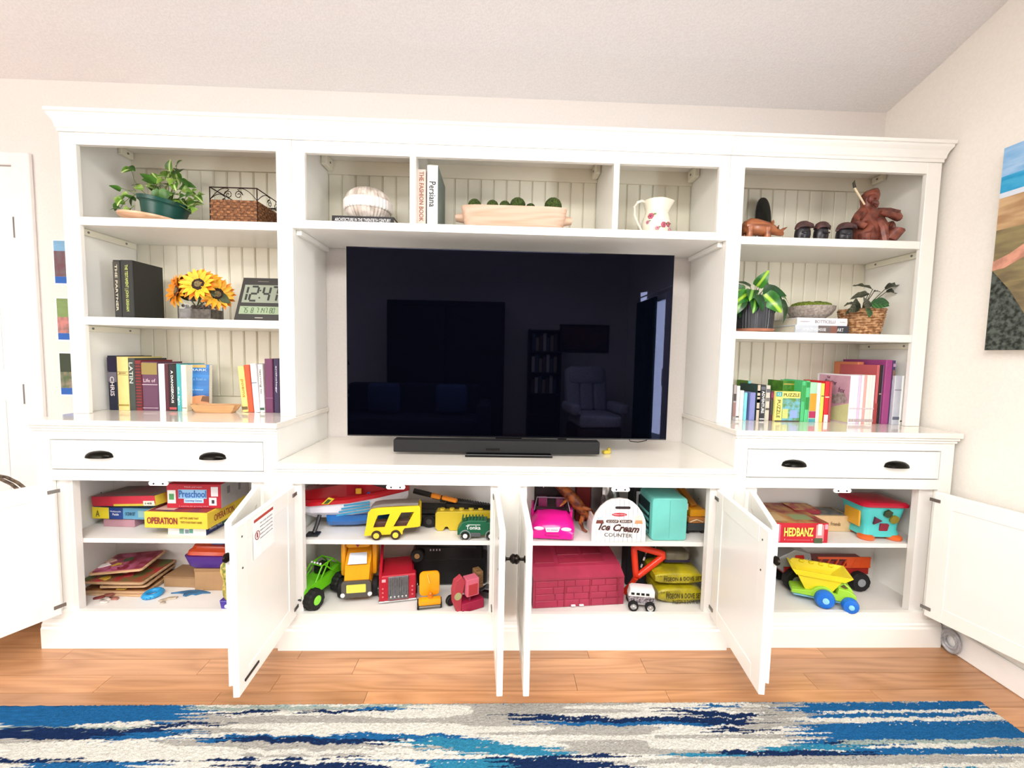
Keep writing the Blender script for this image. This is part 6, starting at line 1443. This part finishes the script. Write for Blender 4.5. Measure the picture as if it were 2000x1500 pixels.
# yellow pet-set packets
GPK = 'yellow packets with dark capitals in the console'
lbl = ['lowest yellow crinkled packet, next to the white toy van', 'upper yellow crinkled packet of the pair in the console']
for i, (z0, hz_, u0, vmid) in enumerate(((ZF+.001, .078, 1285, 1150), (ZF+.084, .060, 1280, 1105))):
    y = -.43+.008*i; a_, b_ = at(u0, vmid, y=y), at(1381, vmid, y=y); wd = min(b_.x, .868)-a_.x
    t = thing('packet', lbl[i], 'packet', (a_.x, y, z0), 0, GPK)
    secs = []; rk = random.Random(i+3); nz = 12
    for j in range(11):
        q = j/10; x = wd*q; f = (math.sin(PI*min(1, max(0, q*.94+.03)))**.28)
        sec = []
        for k in range(nz*2):
            a = 2*PI*k/(nz*2); yy = math.copysign(abs(math.cos(a))**.3, math.cos(a)); zz = math.copysign(abs(math.sin(a))**.28, math.sin(a))
            sec.append((x, .08+yy*.085*(1+rk.uniform(-.02, .02)), hz_*.5+zz*hz_*.49*f*(1+rk.uniform(-.05, .0))))
        secs.append(sec)
    MB().loft(secs).build('wrapper', mat('b9aa1c', .3, var=.25, scale=14, bump=.5, col2='8f8314', coat=.3), t, smooth=True)
    yf = -.012
    text(t, 'PIGEON & DOVE SET', wd*.80, hz_*.30, Mfront(wd*.57, yf, hz_*.55, .02*i+.02), ink('2a2210'), bold=.012)
    text(t, 'Let the', wd*.2, hz_*.13, Mfront(wd*.15, yf+.001, hz_*.74), ink('3a3210'))
    text(t, 'assorted    feathers    pieces', wd*.75, hz_*.06, Mfront(wd*.5, yf, hz_*.30), ink('4a4010'))
    if i == 0: text(t, 'PIGEON & DOVE SET', wd*.62, hz_*.2, Mfront(wd*.64, yf+.004, hz_*.17, .03), ink('2a2210'), bold=.01)
t = thing('striped_packet', 'grey-tan packet with a dark violet stripe lying on the yellow packets', 'packet', (at(1298, 1080, y=-.36).x, -.365, ZF+.149))
wd = .868-t.location.x-.03
MB().box(0, wd, 0, .12, 0, .055, .016, 3).build('wrapper', mat('77705c', .35, var=.2, scale=14, bump=.3), t, smooth=True)
MB().box(-.0005, wd+.0005, -.001, .03, .008, .020, .001).build('stripe', paper('241a38'), t)

# ------------------------------------------------------------------ right cabinet, upper shelf
loc, w_, rz = frame2(1509, 1050, 1618, 1050, ZS)
yv = loc[1]; hh = hgt(1560, 1021, -.45, ZS)
a_, b_ = at(1507, 1048, y=-.455), at(1617, 1049, y=-.455); w_ = b_.x-a_.x
redm = mat('8a2a2a', .45, var=.5, scale=16, col2='b98a4a')
gbox('board_game', 'bright red party board game with yellow lettering at the front of the right cabinet', 'board game', (a_.x, -.455, ZS+.0005), w_, .25, hh, 0, paper('c41028'), group=None,
     patches=[('t', .0, 1, 0, 1, redm), ('t', .1, .35, .1, .5, 'c9a878', 1), ('t', .5, .85, .15, .4, '8a9a6a', 1), ('f', .02, .15, .06, .92, 'd96a88'), ('f', .05, .12, .3, .95, 'f0d8d8', 1), ('f', .78, .92, .08, .92, 'e08a8a'), ('f', .81, .88, .4, .96, 'f4e4dc', 1), ('f', .75, .90, .0, .25, '4a5a3a', 2), ('f', .93, .985, .7, .95, 'e8a0b0', 2)],
     texts=[('f', 'HEDBANZ', .47, .56, .52, .44, 'e6e060', 0, 0, .03), ('f', '( ___________ )', .47, .18, .5, .08, 'f4d0d0')])
a_, b_ = at(1568, 1027, y=-.33), at(1661, 1028, y=-.33)
gbox('wooden_puzzle_box', 'pale wooden flat puzzle box with a grey picture lid behind the red game', 'box', (a_.x, -.325, ZS+.0005), b_.x-a_.x, .125, hgt(1620, 1008, -.33, ZS), R_(-2), paper('d8b98a'), group=None,
     patches=[('t', .06, .94, .08, .92, mat('8f8a80', .5, var=.5, scale=40, col2='5f6a6a'))], texts=[('f', 'Peter & Co. Friends', .5, .5, .55, .25, '6a4a2a')])
gbox('board_game', 'long dark red patterned game box lying on top of the wooden puzzle box', 'board game', (a_.x-.03, -.312, ZS+.0005+hgt(1620, 1008, -.33, ZS)+.002), .12, .10, .018, R_(-3), paper('8a1f2c'), patches=[('t', 0, 1, 0, 1, mat('a8323a', .5, var=.5, scale=30, col2='c9a060'))])
# shape sorter
p = at(1707, 1042, y=-.38)
t = thing('shape_sorter', 'turquoise shape sorter bucket with a red lid and orange feet', 'toy', (p.x+.004, -.355, ZS+.0005), R_(-2))
TQ = mat('4fc4c0', .3, var=.03, scale=8); bh = .150
def ssec(q, z): return [(x*q, y*q*.8, z) for x, y in rrect(-.5, .5, -.5, .5, .14, 5)]
MB().loft([ssec(.165, .014), ssec(.162, .028), ssec(.150, .045), ssec(.153, .07), ssec(.172, .11), ssec(.188, bh), ssec(.180, bh), ssec(.15, .06), ssec(.14, .03)]).build('bucket', TQ, t, smooth=True)
mb = MB()
for x, y_ in ((-.062, -.05), (.062, -.05), (-.062, .05), (.062, .05)): mb.lathe([(.028, 0), (.032, .004), (.032, .014), (.022, .022), (0, .024)], (x, y_, 0), 18)
mb.box(-.06, .06, -.05, .05, .008, .0138)
mb.build('feet', plastic('e0662a', .3), t, smooth=True)
MB().loft([ssec(.190, bh+.0005), ssec(.212, bh+.004), ssec(.214, bh+.014), ssec(.196, bh+.022), ssec(.12, bh+.026)]).build('lid', plastic('b0102c', .25), t, smooth=True)
for s, c in (('l', 'd9a02c'),):
    MB().box(-.092, -.083, -.045, .045, .05, .125, .004).build('side_panel', plastic(c, .3), t)
def hole(pts, c):
    n = math.radians(13); mb = MB(); mb.M = Matrix.Translation((0, -.0685, .088)) @ Matrix.Rotation(n, 4, 'X') @ Matrix.Scale(1.15, 4)
    mb.prism(pts, -.004, .003, 'y').build('shape_hole', plastic(c, .4), t)
hole([(.006+.017*math.cos(a), .033+.017*math.sin(a)) for a in [PI/6+2*PI*k/6 for k in range(6)]], '2c3a1c')
hole([(-.040, -.014), (-.040, .018), (-.010, .002)], '5a1030')
hole([(.036+.017*math.cos(a), .008+.017*math.sin(a)) for a in [2*PI*k/20 for k in range(20)]], '8a7a1c')
hole(rrect(-.012, .020, -.042, -.012, .003), '8a1430')
# ------------------------------------------------------------------ right cabinet, lower shelf
def tx(u, v, y): return at(u, v, y=y)
a_ = tx(1510, 1100, -.30)
t = thing('toy_transporter', 'long red and orange toy lorry with black tyres at the back of the right cabinet', 'toy vehicle', (tx(1530, 1110, -.30).x, -.275, ZF+.001))
L_ = tx(1696, 1110, -.30).x-tx(1530, 1110, -.30).x
OG = plastic('d8501c', .3)
MB().box(.0, L_, -.03, .05, .07, .105, .004).build('chassis', plastic('a0201c', .3), t)
mb = MB().box(L_*.38, L_, -.035, -.029, .106, .114).box(L_*.38, L_, -.035, -.029, .148, .158)
for k in range(6):
    x = L_*(.38+.1*k); mb.bar((x, -.032, .112), (x+L_*.05, -.032, .150), .006, .004)
mb.box(L_*.72, L_, -.034, -.028, .106, .15).build('lattice_side', OG, t)
MB().box(L_*.36, L_*.99, -.027, .05, .1055, .135).build('bed', plastic('7a1414', .4), t)
MB().prism([(0, .08), (-.03, .10), (-.03, .15), (.05, .19), (L_*.3, .17), (L_*.34, .106), (0, .106)], -.03, .05, 'y', .004).build('cab', plastic('8f8f92', .35), t)
MB().prism([(.045, .115), (.05, .165), (.09, .165), (.10, .115)], -.0325, -.0302, 'y').build('red_flash', plastic('b0141c'), t)
for k in range(4): MB().prism([(.075+.012*k, .135), (.081+.012*k, .150), (.087+.012*k, .135)], -.036, -.0325, 'y').build('tooth_print', paper('f0eeee'), t)
for x, r in ((.045, .052), (L_*.86, .045)):
    wheel(t, (x, -.040, r), r, .04, RUBBER, plastic('8f9294', .3), .42, knob=.02)
    wheel(t, (x, .060, r), r, .04, RUBBER, None)
# yellow-green-blue dump truck
p = tx(1610, 1175, -.43)
t = thing('sand_dump_truck', 'chunky toy dump truck with yellow tub, lime body and blue wheels', 'toy vehicle', (p.x-.002, -.40, ZF+.001), R_(-24))
t.scale = (1.06, 1.06, 1.12)
LG = mat('9fd43c', .35, var=.03, scale=10); YL = mat('f5df2c', .3, var=.03, scale=10); BL = mat('1c6fd0', .35, var=.03, scale=10); LB = mat('8fd0ea', .35, var=.02)
MB().box(-.105, .10, -.042, .042, .020, .032, .005).build('chassis', LB, t)
def arch_side(sg):
    y0, y1 = (-.052, -.036) if sg < 0 else (.036, .052)
    pts = [(-.112, .032), (-.03, .032)]
    pts = [(-.112, .034), (-.112, .050), (-.045, .055)]+[(-.0+.044*math.cos(a), .036+.044*math.sin(a)) for a in [PI*(.82-.64*k/8) for k in range(9)]]+[(.048, .060), (.052, .085), (.085, .083), (.112, .066), (.118, .034)]
    MB().prism(pts, y0, y1, 'y', .003).build('fender', LG, t, smooth=False)
arch_side(-1); arch_side(1)
MB().box(-.11, .115, -.036, .036, .0325, .050, .004).build('deck', LG, t)
MB().prism([(.048, .05), (.052, .098), (.075, .104), (.100, .085), (.116, .055), (.114, .05)], -.036, .036, 'y', .004).build('cab', LG, t)
MB().prism([(.060, .088), (.072, .098), (.088, .086), (.078, .082)], -.0368, -.0355, 'y').build('window', plastic('5a4a2a'), t)
def tub(x0, x1, y_, z): return [(x0, -y_, z), (x1, -y_, z), (x1, y_, z), (x0, y_, z)]
MB().loft([tub(-.060, .030, .036, .051), tub(-.094, .062, .050, .112), tub(-.100, .070, .058, .114), tub(-.118, .096, .062, .136), tub(-.110, .088, .056, .136), tub(-.088, .056, .046, .110), tub(-.05, .022, .03, .058)], cap=True).build('tub', YL, t)
for k in range(4): MB().box(-.07+.036*k, -.05+.036*k, .047, .062, .124, .136, .004).build('tub_knob', YL, t)
for x, r in ((-.002, .036), (.085, .030)):
    for sg in (-1, 1):
        mb = MB().lathe([(0, -.017), (r*.55, -.017), (r*.85, -.014), (r, -.006), (r, .006), (r*.85, .014), (r*.55, .017), (0, .017)], (0, 0, 0), 28, 'y')
        w_o = mb.build('wheel', BL, t, smooth=True, loc=(x+.006, sg*.060, r))
        MB().lathe([(r*.33, -.002), (r*.33, .002), (r*.2, .004), (0, .004)], (0, sg*.018, 0), 18, 'y').build('hub', LB, w_o, smooth=True)
t = thing('toy_plane', 'dark red and white toy wing tip poking out beside the open door', 'toy', (tx(1500, 1150, -.44).x, -.43, ZF+.001), R_(20))
MB().prism([(-.02, 0), (.022, 0), (.004, .06), (-.02, .075)], -.006, .006, 'y', .001).build('wing', plastic('7a2a2a'), t)
MB().prism([(-.022, 0), (.010, 0), (-.006, .03), (-.022, .035)], -.0075, -.0062, 'y').build('white_stripe', plastic('dcdcdc'), t)

# ------------------------------------------------------------------ wall art, papers on the wall
GW = 'small photos taped to the wall beside the bookcase'
for i, (z0, z1, c1, c2, c3) in enumerate([(1.537, 1.745, '7fb2d6', '6b4048', '6a5a60'), (1.257, 1.462, '7f9a5a', 'c9807a', '8f6a62'), (.98, 1.188, '2a3a20', '4f6440', '8f8470')]):
    t = thing('taped_photo', ['topmost small photo with blue sky taped beside the bookcase', 'middle small photo with greenery and pink, taped beside the bookcase', 'lowest dark green small photo taped beside the bookcase'][i], 'photo', (-2.268, -.0002, z0), group=GW)
    h = z1-z0; w_ = .145
    MB().box(-.006, w_, -.0012, -.0002, -.008, h+.004).build('paper', paper('f6f4f4'), t)
    MB().box(0, w_-.006, -.0018, -.0013, h*.16, h).build('picture', mat(c1, .5, var=.08, scale=16, stretch=(.5, 1, 2)), t)
    MB().box(.0, w_-.006, -.0022, -.0019, h*.16, h*(.76 if i == 0 else .55)).build('lower_picture', mat(c2, .5, var=.3, scale=30, col2=c3), t)
    MB().box(0, w_-.006, -.0022, -.0013, 0, h*.158).build('blue_caption_strip', paper('1f5fb4'), t)
# canvas on the right wall
xw = XR-.0005
pT, pB = at(1962, 290, x=XR-.035), at(1923, 684, x=XR-.035)
ya = (pT.y+pB.y)/2; zt_, zb2 = pT.z, pB.z; Wc_ = 1.0; H_ = zt_-zb2
t = thing('canvas_print', 'large unframed beach canvas hanging on the right wall', 'picture', (xw, ya, zb2))
MB().box(-.034, 0, -Wc_, 0, 0, H_, .001).build('canvas', paper('d8d0c4'), t)
def cband(z0, z1, c, sh=0., lift=0, name='beach_print', y0=0, y1=Wc_):
    m_ = c if not isinstance(c, str) else paper(c)
    MB().prism([(-y1, (z0+sh)*H_), (-y0, z0*H_), (-y0, z1*H_), (-y1, (z1+sh)*H_)], -.0348-.0004*lift, -.0344-.0004*lift, 'x').build(name, m_, t)
cband(.86, 1.0, mat('7fb6e4', .6, var=.3, scale=9, col2='a9cdf0', stretch=(1, 1, 4)))
cband(.78, .86, mat('1f9ad0', .6, var=.3, scale=12, col2='45b0dc', stretch=(1, 1, 4)))
cband(.755, .78, 'dfe8f4')
cband(.60, .755, mat('dcb98c', .6, var=.3, scale=8, col2='b08a62', stretch=(1, .6, 3)))
cband(0, .60, mat('77684c', .7, var=.35, scale=14, col2='988a60', stretch=(1, .5, 2)))
MB().prism([(0, .40*H_), (-.06, .30*H_), (-.14, .12*H_), (-.17, 0), (0, 0)], -.0356, -.0350, 'x').build('dress_print', mat('1f241f', .8, var=.6, scale=60, col2='5a625a'), t)
MB().prism([(0, .40*H_), (0, .445*H_), (-.05, .47*H_), (-.16, .56*H_), (-.3, .62*H_), (-.3, .53*H_), (-.14, .47*H_), (-.04, .405*H_)], -.0360, -.0357, 'x').build('arm_print', mat('e0a088', .6, var=.15, scale=30), t)
MB().prism([(-.17, 0), (-.11, .17*H_), (-.3, .17*H_), (-.3, 0)], -.0354, -.0350, 'x').build('sand_print', paper('e0b888'), t)
# handle basket beside the door, cable coil behind the right door
p = at(8, 945, y=-.35)
t = thing('willow_basket', 'brown willow basket with an arched handle at the left edge of the floor', 'basket', (-2.235, -.32, .001))
WKB = mat('7a6a56', .8, var=.4, scale=60, col2='40342a')
MB().lathe([(.10, 0), (.16, .03), (.19, .20), (.18, .20), (.15, .04), (0, .01)], (0, 0, 0), 30).build('basket_wall', WKB, t)
for i in range(8): MB().tube([((.13+.0075*i)*math.cos(a)*1.02, (.13+.0075*i)*math.sin(a)*1.02, .025+.024*i) for a in [2*PI*k/30 for k in range(30)]], .009, 6, True).build('coil', WKB, t)
pz = at(8, 928, y=-.32).z
for dy in (-.012, .012):
    MB().tube([(.19*math.cos(a), dy+.02*math.sin(a*3), .19+(pz-.19)*math.sin(a)) for a in [PI*k/16 for k in range(17)]], .0065, 6).build('handle', WKB, t)
p = at(1853, 1238, x=XR-.03)
t = thing('cable_coil', 'coiled translucent grey cable between the plinth and the right baseboard', 'cable', (XR-.030, -.555, .055))
for k in range(4): MB().tube([(.004*math.sin(k)-.0, .036*math.cos(a)*(1-.1*k), .045*math.sin(a)*(1-.12*k)) for a in [2*PI*q/22 for q in range(22)]], .006, 6, True).build('loop', mat('a9a8ac', .3, var=.1), t, smooth=True)

# ------------------------------------------------------------------ rug
def px(u, v): q = at(u, v, z=.012); return q.x, q.y
xs = np.concatenate([np.arange(-2.6, -1.5, .02), np.arange(-1.5, 1.72, .0042)]); ys = np.concatenate([np.arange(-.812, -1.09, -.0026), np.arange(-1.095, -2.6, -.03)])
nx, ny = len(xs), len(ys)
X, Y = np.meshgrid(xs, ys)
rng = np.random.default_rng(5)
def vnoise(x, y, sx, sy, seed):
    r_ = np.random.default_rng(seed); g = r_.random((96, 96)); u = (x*sx) % 95; v = (y*sy) % 95
    i = np.floor(u).astype(int); j = np.floor(v).astype(int); fu = u-i; fv = v-j; fu = fu*fu*(3-2*fu); fv = fv*fv*(3-2*fv)
    return (g[j, i]*(1-fu)+g[j, (i+1) % 96]*fu)*(1-fv)+(g[(j+1) % 96, i]*(1-fu)+g[(j+1) % 96, (i+1) % 96]*fu)*fv
NAVY, BLUE, TEAL, CREAM, GREY, SAGE = [np.array(lin(c)[:3]) for c in ('142a52', '1d5f94', '3080a0', 'd9d6cc', 'aaa79f', '9aa8a0')]
C = np.zeros((ny, nx, 3)); C[:] = CREAM
n1 = vnoise(X+5, Y+5, 3, 60, 1); C = np.where((n1 > .62)[..., None], GREY, C)
# pixel-read strokes: (u0, v0, u1, v1, half height px, colour)
strokes = [(0, 1400, 390, 1392, 22, BLUE), (0, 1382, 400, 1378, 9, BLUE), (0, 1424, 290, 1420, 4, SAGE), (0, 1436, 340, 1430, 13, NAVY), (210, 1440, 330, 1432, 9, BLUE), (0, 1446, 120, 1444, 3, GREY), (0, 1484, 130, 1486, 8, NAVY), (120, 1492, 560, 1488, 7, NAVY), (560, 1486, 700, 1480, 4, NAVY), (370, 1384, 820, 1380, 4, SAGE), (440, 1393, 520, 1390, 5, NAVY), (600, 1390, 760, 1386, 4, NAVY), (720, 1385, 800, 1382, 4, BLUE), (300, 1415, 420, 1412, 5, NAVY), (380, 1440, 660, 1444, 9, BLUE), (430, 1443, 760, 1448, 8, NAVY), (640, 1437, 920, 1441, 7, BLUE), (800, 1450, 1020, 1464, 15, TEAL), (900, 1462, 1120, 1468, 12, TEAL), (690, 1490, 800, 1488, 7, BLUE), (860, 1494, 1250, 1480, 12, NAVY), (1000, 1400, 1180, 1404, 7, NAVY), (1170, 1406, 1450, 1405, 6, NAVY), (1050, 1412, 1400, 1413, 4, BLUE), (1320, 1388, 1480, 1400, 8, NAVY), (1330, 1404, 1520, 1412, 9, NAVY), (1400, 1424, 1510, 1424, 6, NAVY), (1360, 1378, 1440, 1380, 5, BLUE), (1560, 1382, 1940, 1374, 11, BLUE), (1560, 1398, 1960, 1390, 6, BLUE), (1570, 1428, 2000, 1424, 22, BLUE), (1560, 1452, 1760, 1448, 6, BLUE), (1600, 1450, 1850, 1446, 4, NAVY), (1500, 1462, 1680, 1458, 8, TEAL), (1420, 1470, 1720, 1472, 8, NAVY), (1700, 1470, 2000, 1460, 10, BLUE), (1330, 1478, 1440, 1474, 7, TEAL), (1480, 1495, 1760, 1492, 8, NAVY), (1700, 1495, 2000, 1490, 12, BLUE), (1800, 1475, 1880, 1473, 3, NAVY)]
lights = [(1600, 1390, 1990, 1385, 3, CREAM), (1580, 1404, 1950, 1402, 4, CREAM), (1460, 1416, 1590, 1405, 12, GREY), (1480, 1390, 1580, 1400, 12, GREY), (1640, 1448, 2000, 1446, 4, SAGE), (1560, 1480, 1900, 1474, 4, SAGE), (0, 1462, 420, 1470, 9, CREAM), (150, 1467, 900, 1470, 5, CREAM), (500, 1452, 900, 1462, 3, GREY), (340, 1404, 430, 1402, 8, GREY)]
wob = (vnoise(X+9, Y, 22, 0, 2)-.5)*.010+(vnoise(X+9, Y*0, 90, 0, 3)-.5)*.006
ended = (vnoise(X, Y+7, 2, 260, 4)-.5)*.22+(vnoise(X, Y+7, 6, 420, 8)-.5)*.10
for u0, v0, u1, v1, hp, c in strokes+lights:
    (xa, ya1), (xb, yb1) = px(u0, v0), px(u1, v1)
    h = abs(px((u0+u1)/2, (v0+v1)/2+hp)[1]-px((u0+u1)/2, (v0+v1)/2-hp)[1])/2
    if u0 == 0: xa -= 1.5
    if u1 >= 2000: xb += .5
    yc_ = ya1+(yb1-ya1)*(X-xa)/(xb-xa)
    inside = (X+ended > xa) & (X+ended < xb) & (np.abs(Y+wob-yc_) < h*(.85+.5*(vnoise(X, Y, 9, 30, 6)-.5)))
    C = np.where(inside[..., None], c, C)
far = Y < -1.02
f1 = vnoise(X*1.0+ended, Y+wob, 1.6, 22, 21); f2 = vnoise(X+ended, Y+wob, 2.2, 30, 22)
Cf = np.where((f1 > .6)[..., None], BLUE, CREAM); Cf = np.where((f1 < .33)[..., None], NAVY, Cf); Cf = np.where(((f2 > .66) & (f1 > .45))[..., None], TEAL, Cf); Cf = np.where(((f2 < .3) & (f1 > .33) & (f1 < .6))[..., None], GREY, Cf)
C = np.where(far[..., None], Cf, C)
flip = rng.random((ny, nx)); C = np.where((flip > .965)[..., None], np.roll(C, 5, axis=0), C)
C = C*(.80+.36*rng.random((ny, nx)))[..., None]
Z = .009+rng.random((ny, nx))*.0035
Z[0, :] = .0005; Z[-1, :] = .0005; Z[:, 0] = .0005; Z[:, -1] = .0005
Yj = Y.copy(); Yj[0, :] += (rng.random(nx)-.5)*.004; Yj[1:-1] += (rng.random((ny-2, nx))-.5)*.0015
co = np.stack([X+(rng.random((ny, nx))-.5)*.0015, Yj, Z], -1).reshape(-1, 3)
idx = np.arange(nx*ny).reshape(ny, nx)
fc = np.stack([idx[1:, :-1], idx[1:, 1:], idx[:-1, 1:], idx[:-1, :-1]], -1).reshape(-1, 4)
me = bpy.data.meshes.new('rug'); me.vertices.add(len(co)); me.vertices.foreach_set('co', co.ravel())
me.loops.add(fc.size); me.loops.foreach_set('vertex_index', fc.ravel().astype(np.int32))
me.polygons.add(len(fc)); me.polygons.foreach_set('loop_start', np.arange(0, fc.size, 4, dtype=np.int32)); me.update(calc_edges=True)
ca = me.color_attributes.new('woven_colour', 'FLOAT_COLOR', 'POINT')
ca.data.foreach_set('color', np.concatenate([np.clip(C, 0, 1), np.ones((ny, nx, 1))], -1).reshape(-1).astype(np.float32))
rm = bpy.data.materials.new('woven_pile'); rm.use_nodes = True; N = rm.node_tree.nodes; L = rm.node_tree.links; b = N['Principled BSDF']
b.inputs['Roughness'].default_value = .95; b.inputs['Specular IOR Level'].default_value = .1
va = N.new('ShaderNodeVertexColor'); va.layer_name = 'woven_colour'; nz_ = N.new('ShaderNodeTexNoise'); nz_.inputs['Scale'].default_value = 420; nz_.inputs['Detail'].default_value = 2
mx = N.new('ShaderNodeMix'); mx.data_type = 'RGBA'; mx.blend_type = 'MULTIPLY'; mx.inputs[0].default_value = .35
tcn = N.new('ShaderNodeTexCoord'); L.new(tcn.outputs['Object'], nz_.inputs['Vector'])
L.new(va.outputs[0], mx.inputs[6]); L.new(nz_.outputs['Fac'], mx.inputs[7]); L.new(mx.outputs[2], b.inputs['Base Color'])
bp = N.new('ShaderNodeBump'); bp.inputs['Strength'].default_value = .7; bp.inputs['Distance'].default_value = .004; L.new(nz_.outputs['Fac'], bp.inputs['Height']); L.new(bp.outputs[0], b.inputs['Normal'])
me.materials.append(rm)
o = bpy.data.objects.new('rug', me); COL.objects.link(o); tag(o, 'blue, navy and cream brush-stroke rug on the oak floor', 'rug')

# ------------------------------------------------------------------ the room behind the camera, seen in the dark screen
UP = mat('dddbe6', .9, var=.12, scale=40, bump=.3)
t = thing('recliner_chair', 'padded pale grey recliner chair across the room, reflected in the television', 'armchair', (1.24, -4.12, 0), R_(172))
mb = MB()
def pad(name, x0, x1, y0, y1, z0, z1, rot=0., bev=.04):
    mb = MB(); mb.M = Matrix.Translation(((x0+x1)/2, (y0+y1)/2, z0)) @ Matrix.Rotation(rot, 4, 'X'); mb.box(-(x1-x0)/2, (x1-x0)/2, -(y1-y0)/2, (y1-y0)/2, 0, z1-z0, bev, 3); return mb.build(name, UP, t, smooth=True)
pad('seat', -.28, .28, -.32, .25, .30, .46)
for k in range(3): pad('back_cushion', -.30+.2*k, -.10+.2*k, .20, .36, .44, 1.06, -.18, .05)
pad('headrest', -.27, .27, .24, .40, .82, 1.08, -.18, .06)
for sg in (-1, 1): pad('arm', sg*.33-.06, sg*.33+.06, -.30, .22, .46, .60)
MB().box(-.3, .3, -.28, .24, .0, .30, .02).build('base', mat('5a4030', .5), t)
t = thing('bookshelf', 'tall dark bookshelf across the room, reflected in the television', 'bookshelf', (.62, -4.75, 0))
DKB = mat('2a1c16', .5, var=.2, scale=12)
MB().box(-.24, -.22, -.14, .14, 0, 1.6).box(.22, .24, -.14, .14, 0, 1.6).box(-.22, .22, -.14, -.125, 0, 1.6).build('side_panel', DKB, t)
for k in range(6): MB().box(-.22, .22, -.12, .14, .02+.31*k, .04+.31*k).build('shelf', DKB, t)
for k in range(3):
    for i in range(7): 
        cn, cc = [('brown', '6a4a4a'), ('pale grey', 'd0c8c0'), ('slate blue', '4a5a6a'), ('tan', 'b0a080')][(i+k) % 4]
        o = MB().box(0, .045, -.09, .08, 0, .2+.03*((i*7+k) % 3)).build('book', paper(cc), None, loc=(.43+.054*i, -4.74, .351+.31*k+.31))
        tag(o, cn+' book, '+['first', 'second', 'third', 'fourth', 'fifth', 'sixth', 'seventh'][i]+' from the window end, '+['lowest', 'middle', 'top'][k]+' full row of the dark bookshelf', 'book', 'books on the bookshelf across the room')
t = thing('doorway_stand_in', 'wide dark cabinet standing in for a doorway across the room, reflected in the television', 'doorway stand-in', (-.8, -4.65, 0))  # dark cabinet put in place of a dark doorway opening
MB().box(-.82, .82, -.25, .25, 0, 1.95, .01).build('body', mat('15100e', .7, var=.1), t)
for sg in (-1, 1):
    d_ = MB().box(min(sg*.01, sg*.78), max(sg*.01, sg*.78), .251, .27, .06, 1.88, .004).build('door', mat('17110f', .7, var=.1), t)
    MB().ball((sg*.05, .285, .95), .014, 12, 8).build('knob', metal(), d_)
t = thing('sofa', 'dark navy sofa across the room, reflected in the television', 'sofa', (-1.15, -3.75, 0), PI)
UP2 = mat('23283a', .9, var=.1, scale=40)
for nm, q in (('seat', (-.85, .85, -.35, .25, .15, .44)), ('back', (-.85, .85, .2, .42, .2, .82)), ('arm', (-1.0, -.84, -.38, .42, .1, .62)), ('arm', (.84, 1.0, -.38, .42, .1, .62))): MB().box(*q, .04, 3).build(nm, UP2, t, smooth=True)
for x in (-.5, .35):
    o = MB().box(-.2, .2, -.06, .06, 0, .38, .05, 3).build('cushion', mat('4a5a86', .9), None, loc=(-1.15-x, -3.83, .45), smooth=True); tag(o, 'blue cushion on the '+('window' if x < 0 else 'lamp')+' end of the sofa across the room', 'cushion', 'cushions on the sofa across the room')
t = thing('side_table', 'small round table with a lamp across the room, reflected in the television', 'table', (-2.3, -4.4, 0))
MB().cyl((0, 0, .66), .24, .03).build('table_top', DKB, t); MB().cyl((0, 0, .32), .03, .64).build('pedestal', DKB, t); MB().cyl((0, 0, .012), .16, .024).build('foot', DKB, t)
t = thing('table_lamp', 'dark table lamp across the room, reflected in the television', 'lamp', (-2.3, -4.4, .676))
MB().lathe([(.07, 0), (.07, .02), (.02, .05), (.02, .35), (0, .36)], (0, 0, 0), 20).build('base', metal(), t, smooth=True); MB().lathe([(.16, .36), (.10, .58), (.098, .58), (.158, .36), (.16, .36)], (0, 0, 0), 28, cap=False).build('lamp_shade', mat('3a3430', .9), t, smooth=True)
t = thing('framed_picture', 'wide dark framed picture across the room, reflected in the television', 'picture', (1.25, YB+.0005, 1.28))
MB().box(-.38, .38, 0, .03, 0, .42, .004).build('frame', DKB, t); MB().box(-.34, .34, .0305, .032, .04, .38).build('picture', mat('4a4238', .7, var=.5, scale=8, col2='8a4a34'), t)
# sliding door in the right wall
sd = struct(MB().box(XR+.02, XR+.07, -4.4, -4.33, 0, 2.0).box(XR+.02, XR+.07, -2.32, -2.25, 0, 2.0).box(XR+.02, XR+.07, -4.33, -2.32, 1.93, 2.0).box(XR+.02, XR+.07, -4.33, -2.32, 0, .06).build('door_2', TRIM))
MB().box(XR+.03, XR+.036, -4.33, -3.36, .06, 1.93).build('glass_pane', gl, sd)
MB().box(XR+.024, XR+.06, -3.40, -3.32, .06, 1.93).build('centre_stile', TRIM, sd)
MB().box(XR-.03, XR+.02, -3.42, -3.395, .88, 1.10, .01).build('door_handle', plastic('f0f0f0'), sd)
CT = mat('c9c4d8', .9, var=.1, scale=8)
for (y0, y1, lab, c_) in ((-3.28, -2.62, 'pale lilac curtain panel at the sliding door, reflected in the television', 'f0eef8'), (-4.32, -3.62, 'dark teal curtain panel at the sliding door, reflected in the television', '17403f')):
    cm = mat(c_, .9, var=.1, scale=8)
    n = 60; pa = [(XR-.05-.022*math.sin(k*1.3), y0+(y1-y0)*k/n) for k in range(n+1)]
    o = MB().prism(pa+[(x-.003, y) for x, y in pa[::-1]], .02, 1.97, 'z').build('curtain', cm, smooth=True); tag(o, lab, 'curtain')
t = thing('curtain_rod', 'thin white curtain rod above the sliding door', 'rod', (XR-.055, -3.35, 2.03))
MB().tube([(0, -1.05, 0), (0, 1.0, 0)], .01, 10).build('pole', TRIM, t)
for y_ in (-1.0, .95): MB().box(0, .055, y_-.01, y_+.01, -.008, .008).build('bracket', TRIM, t)
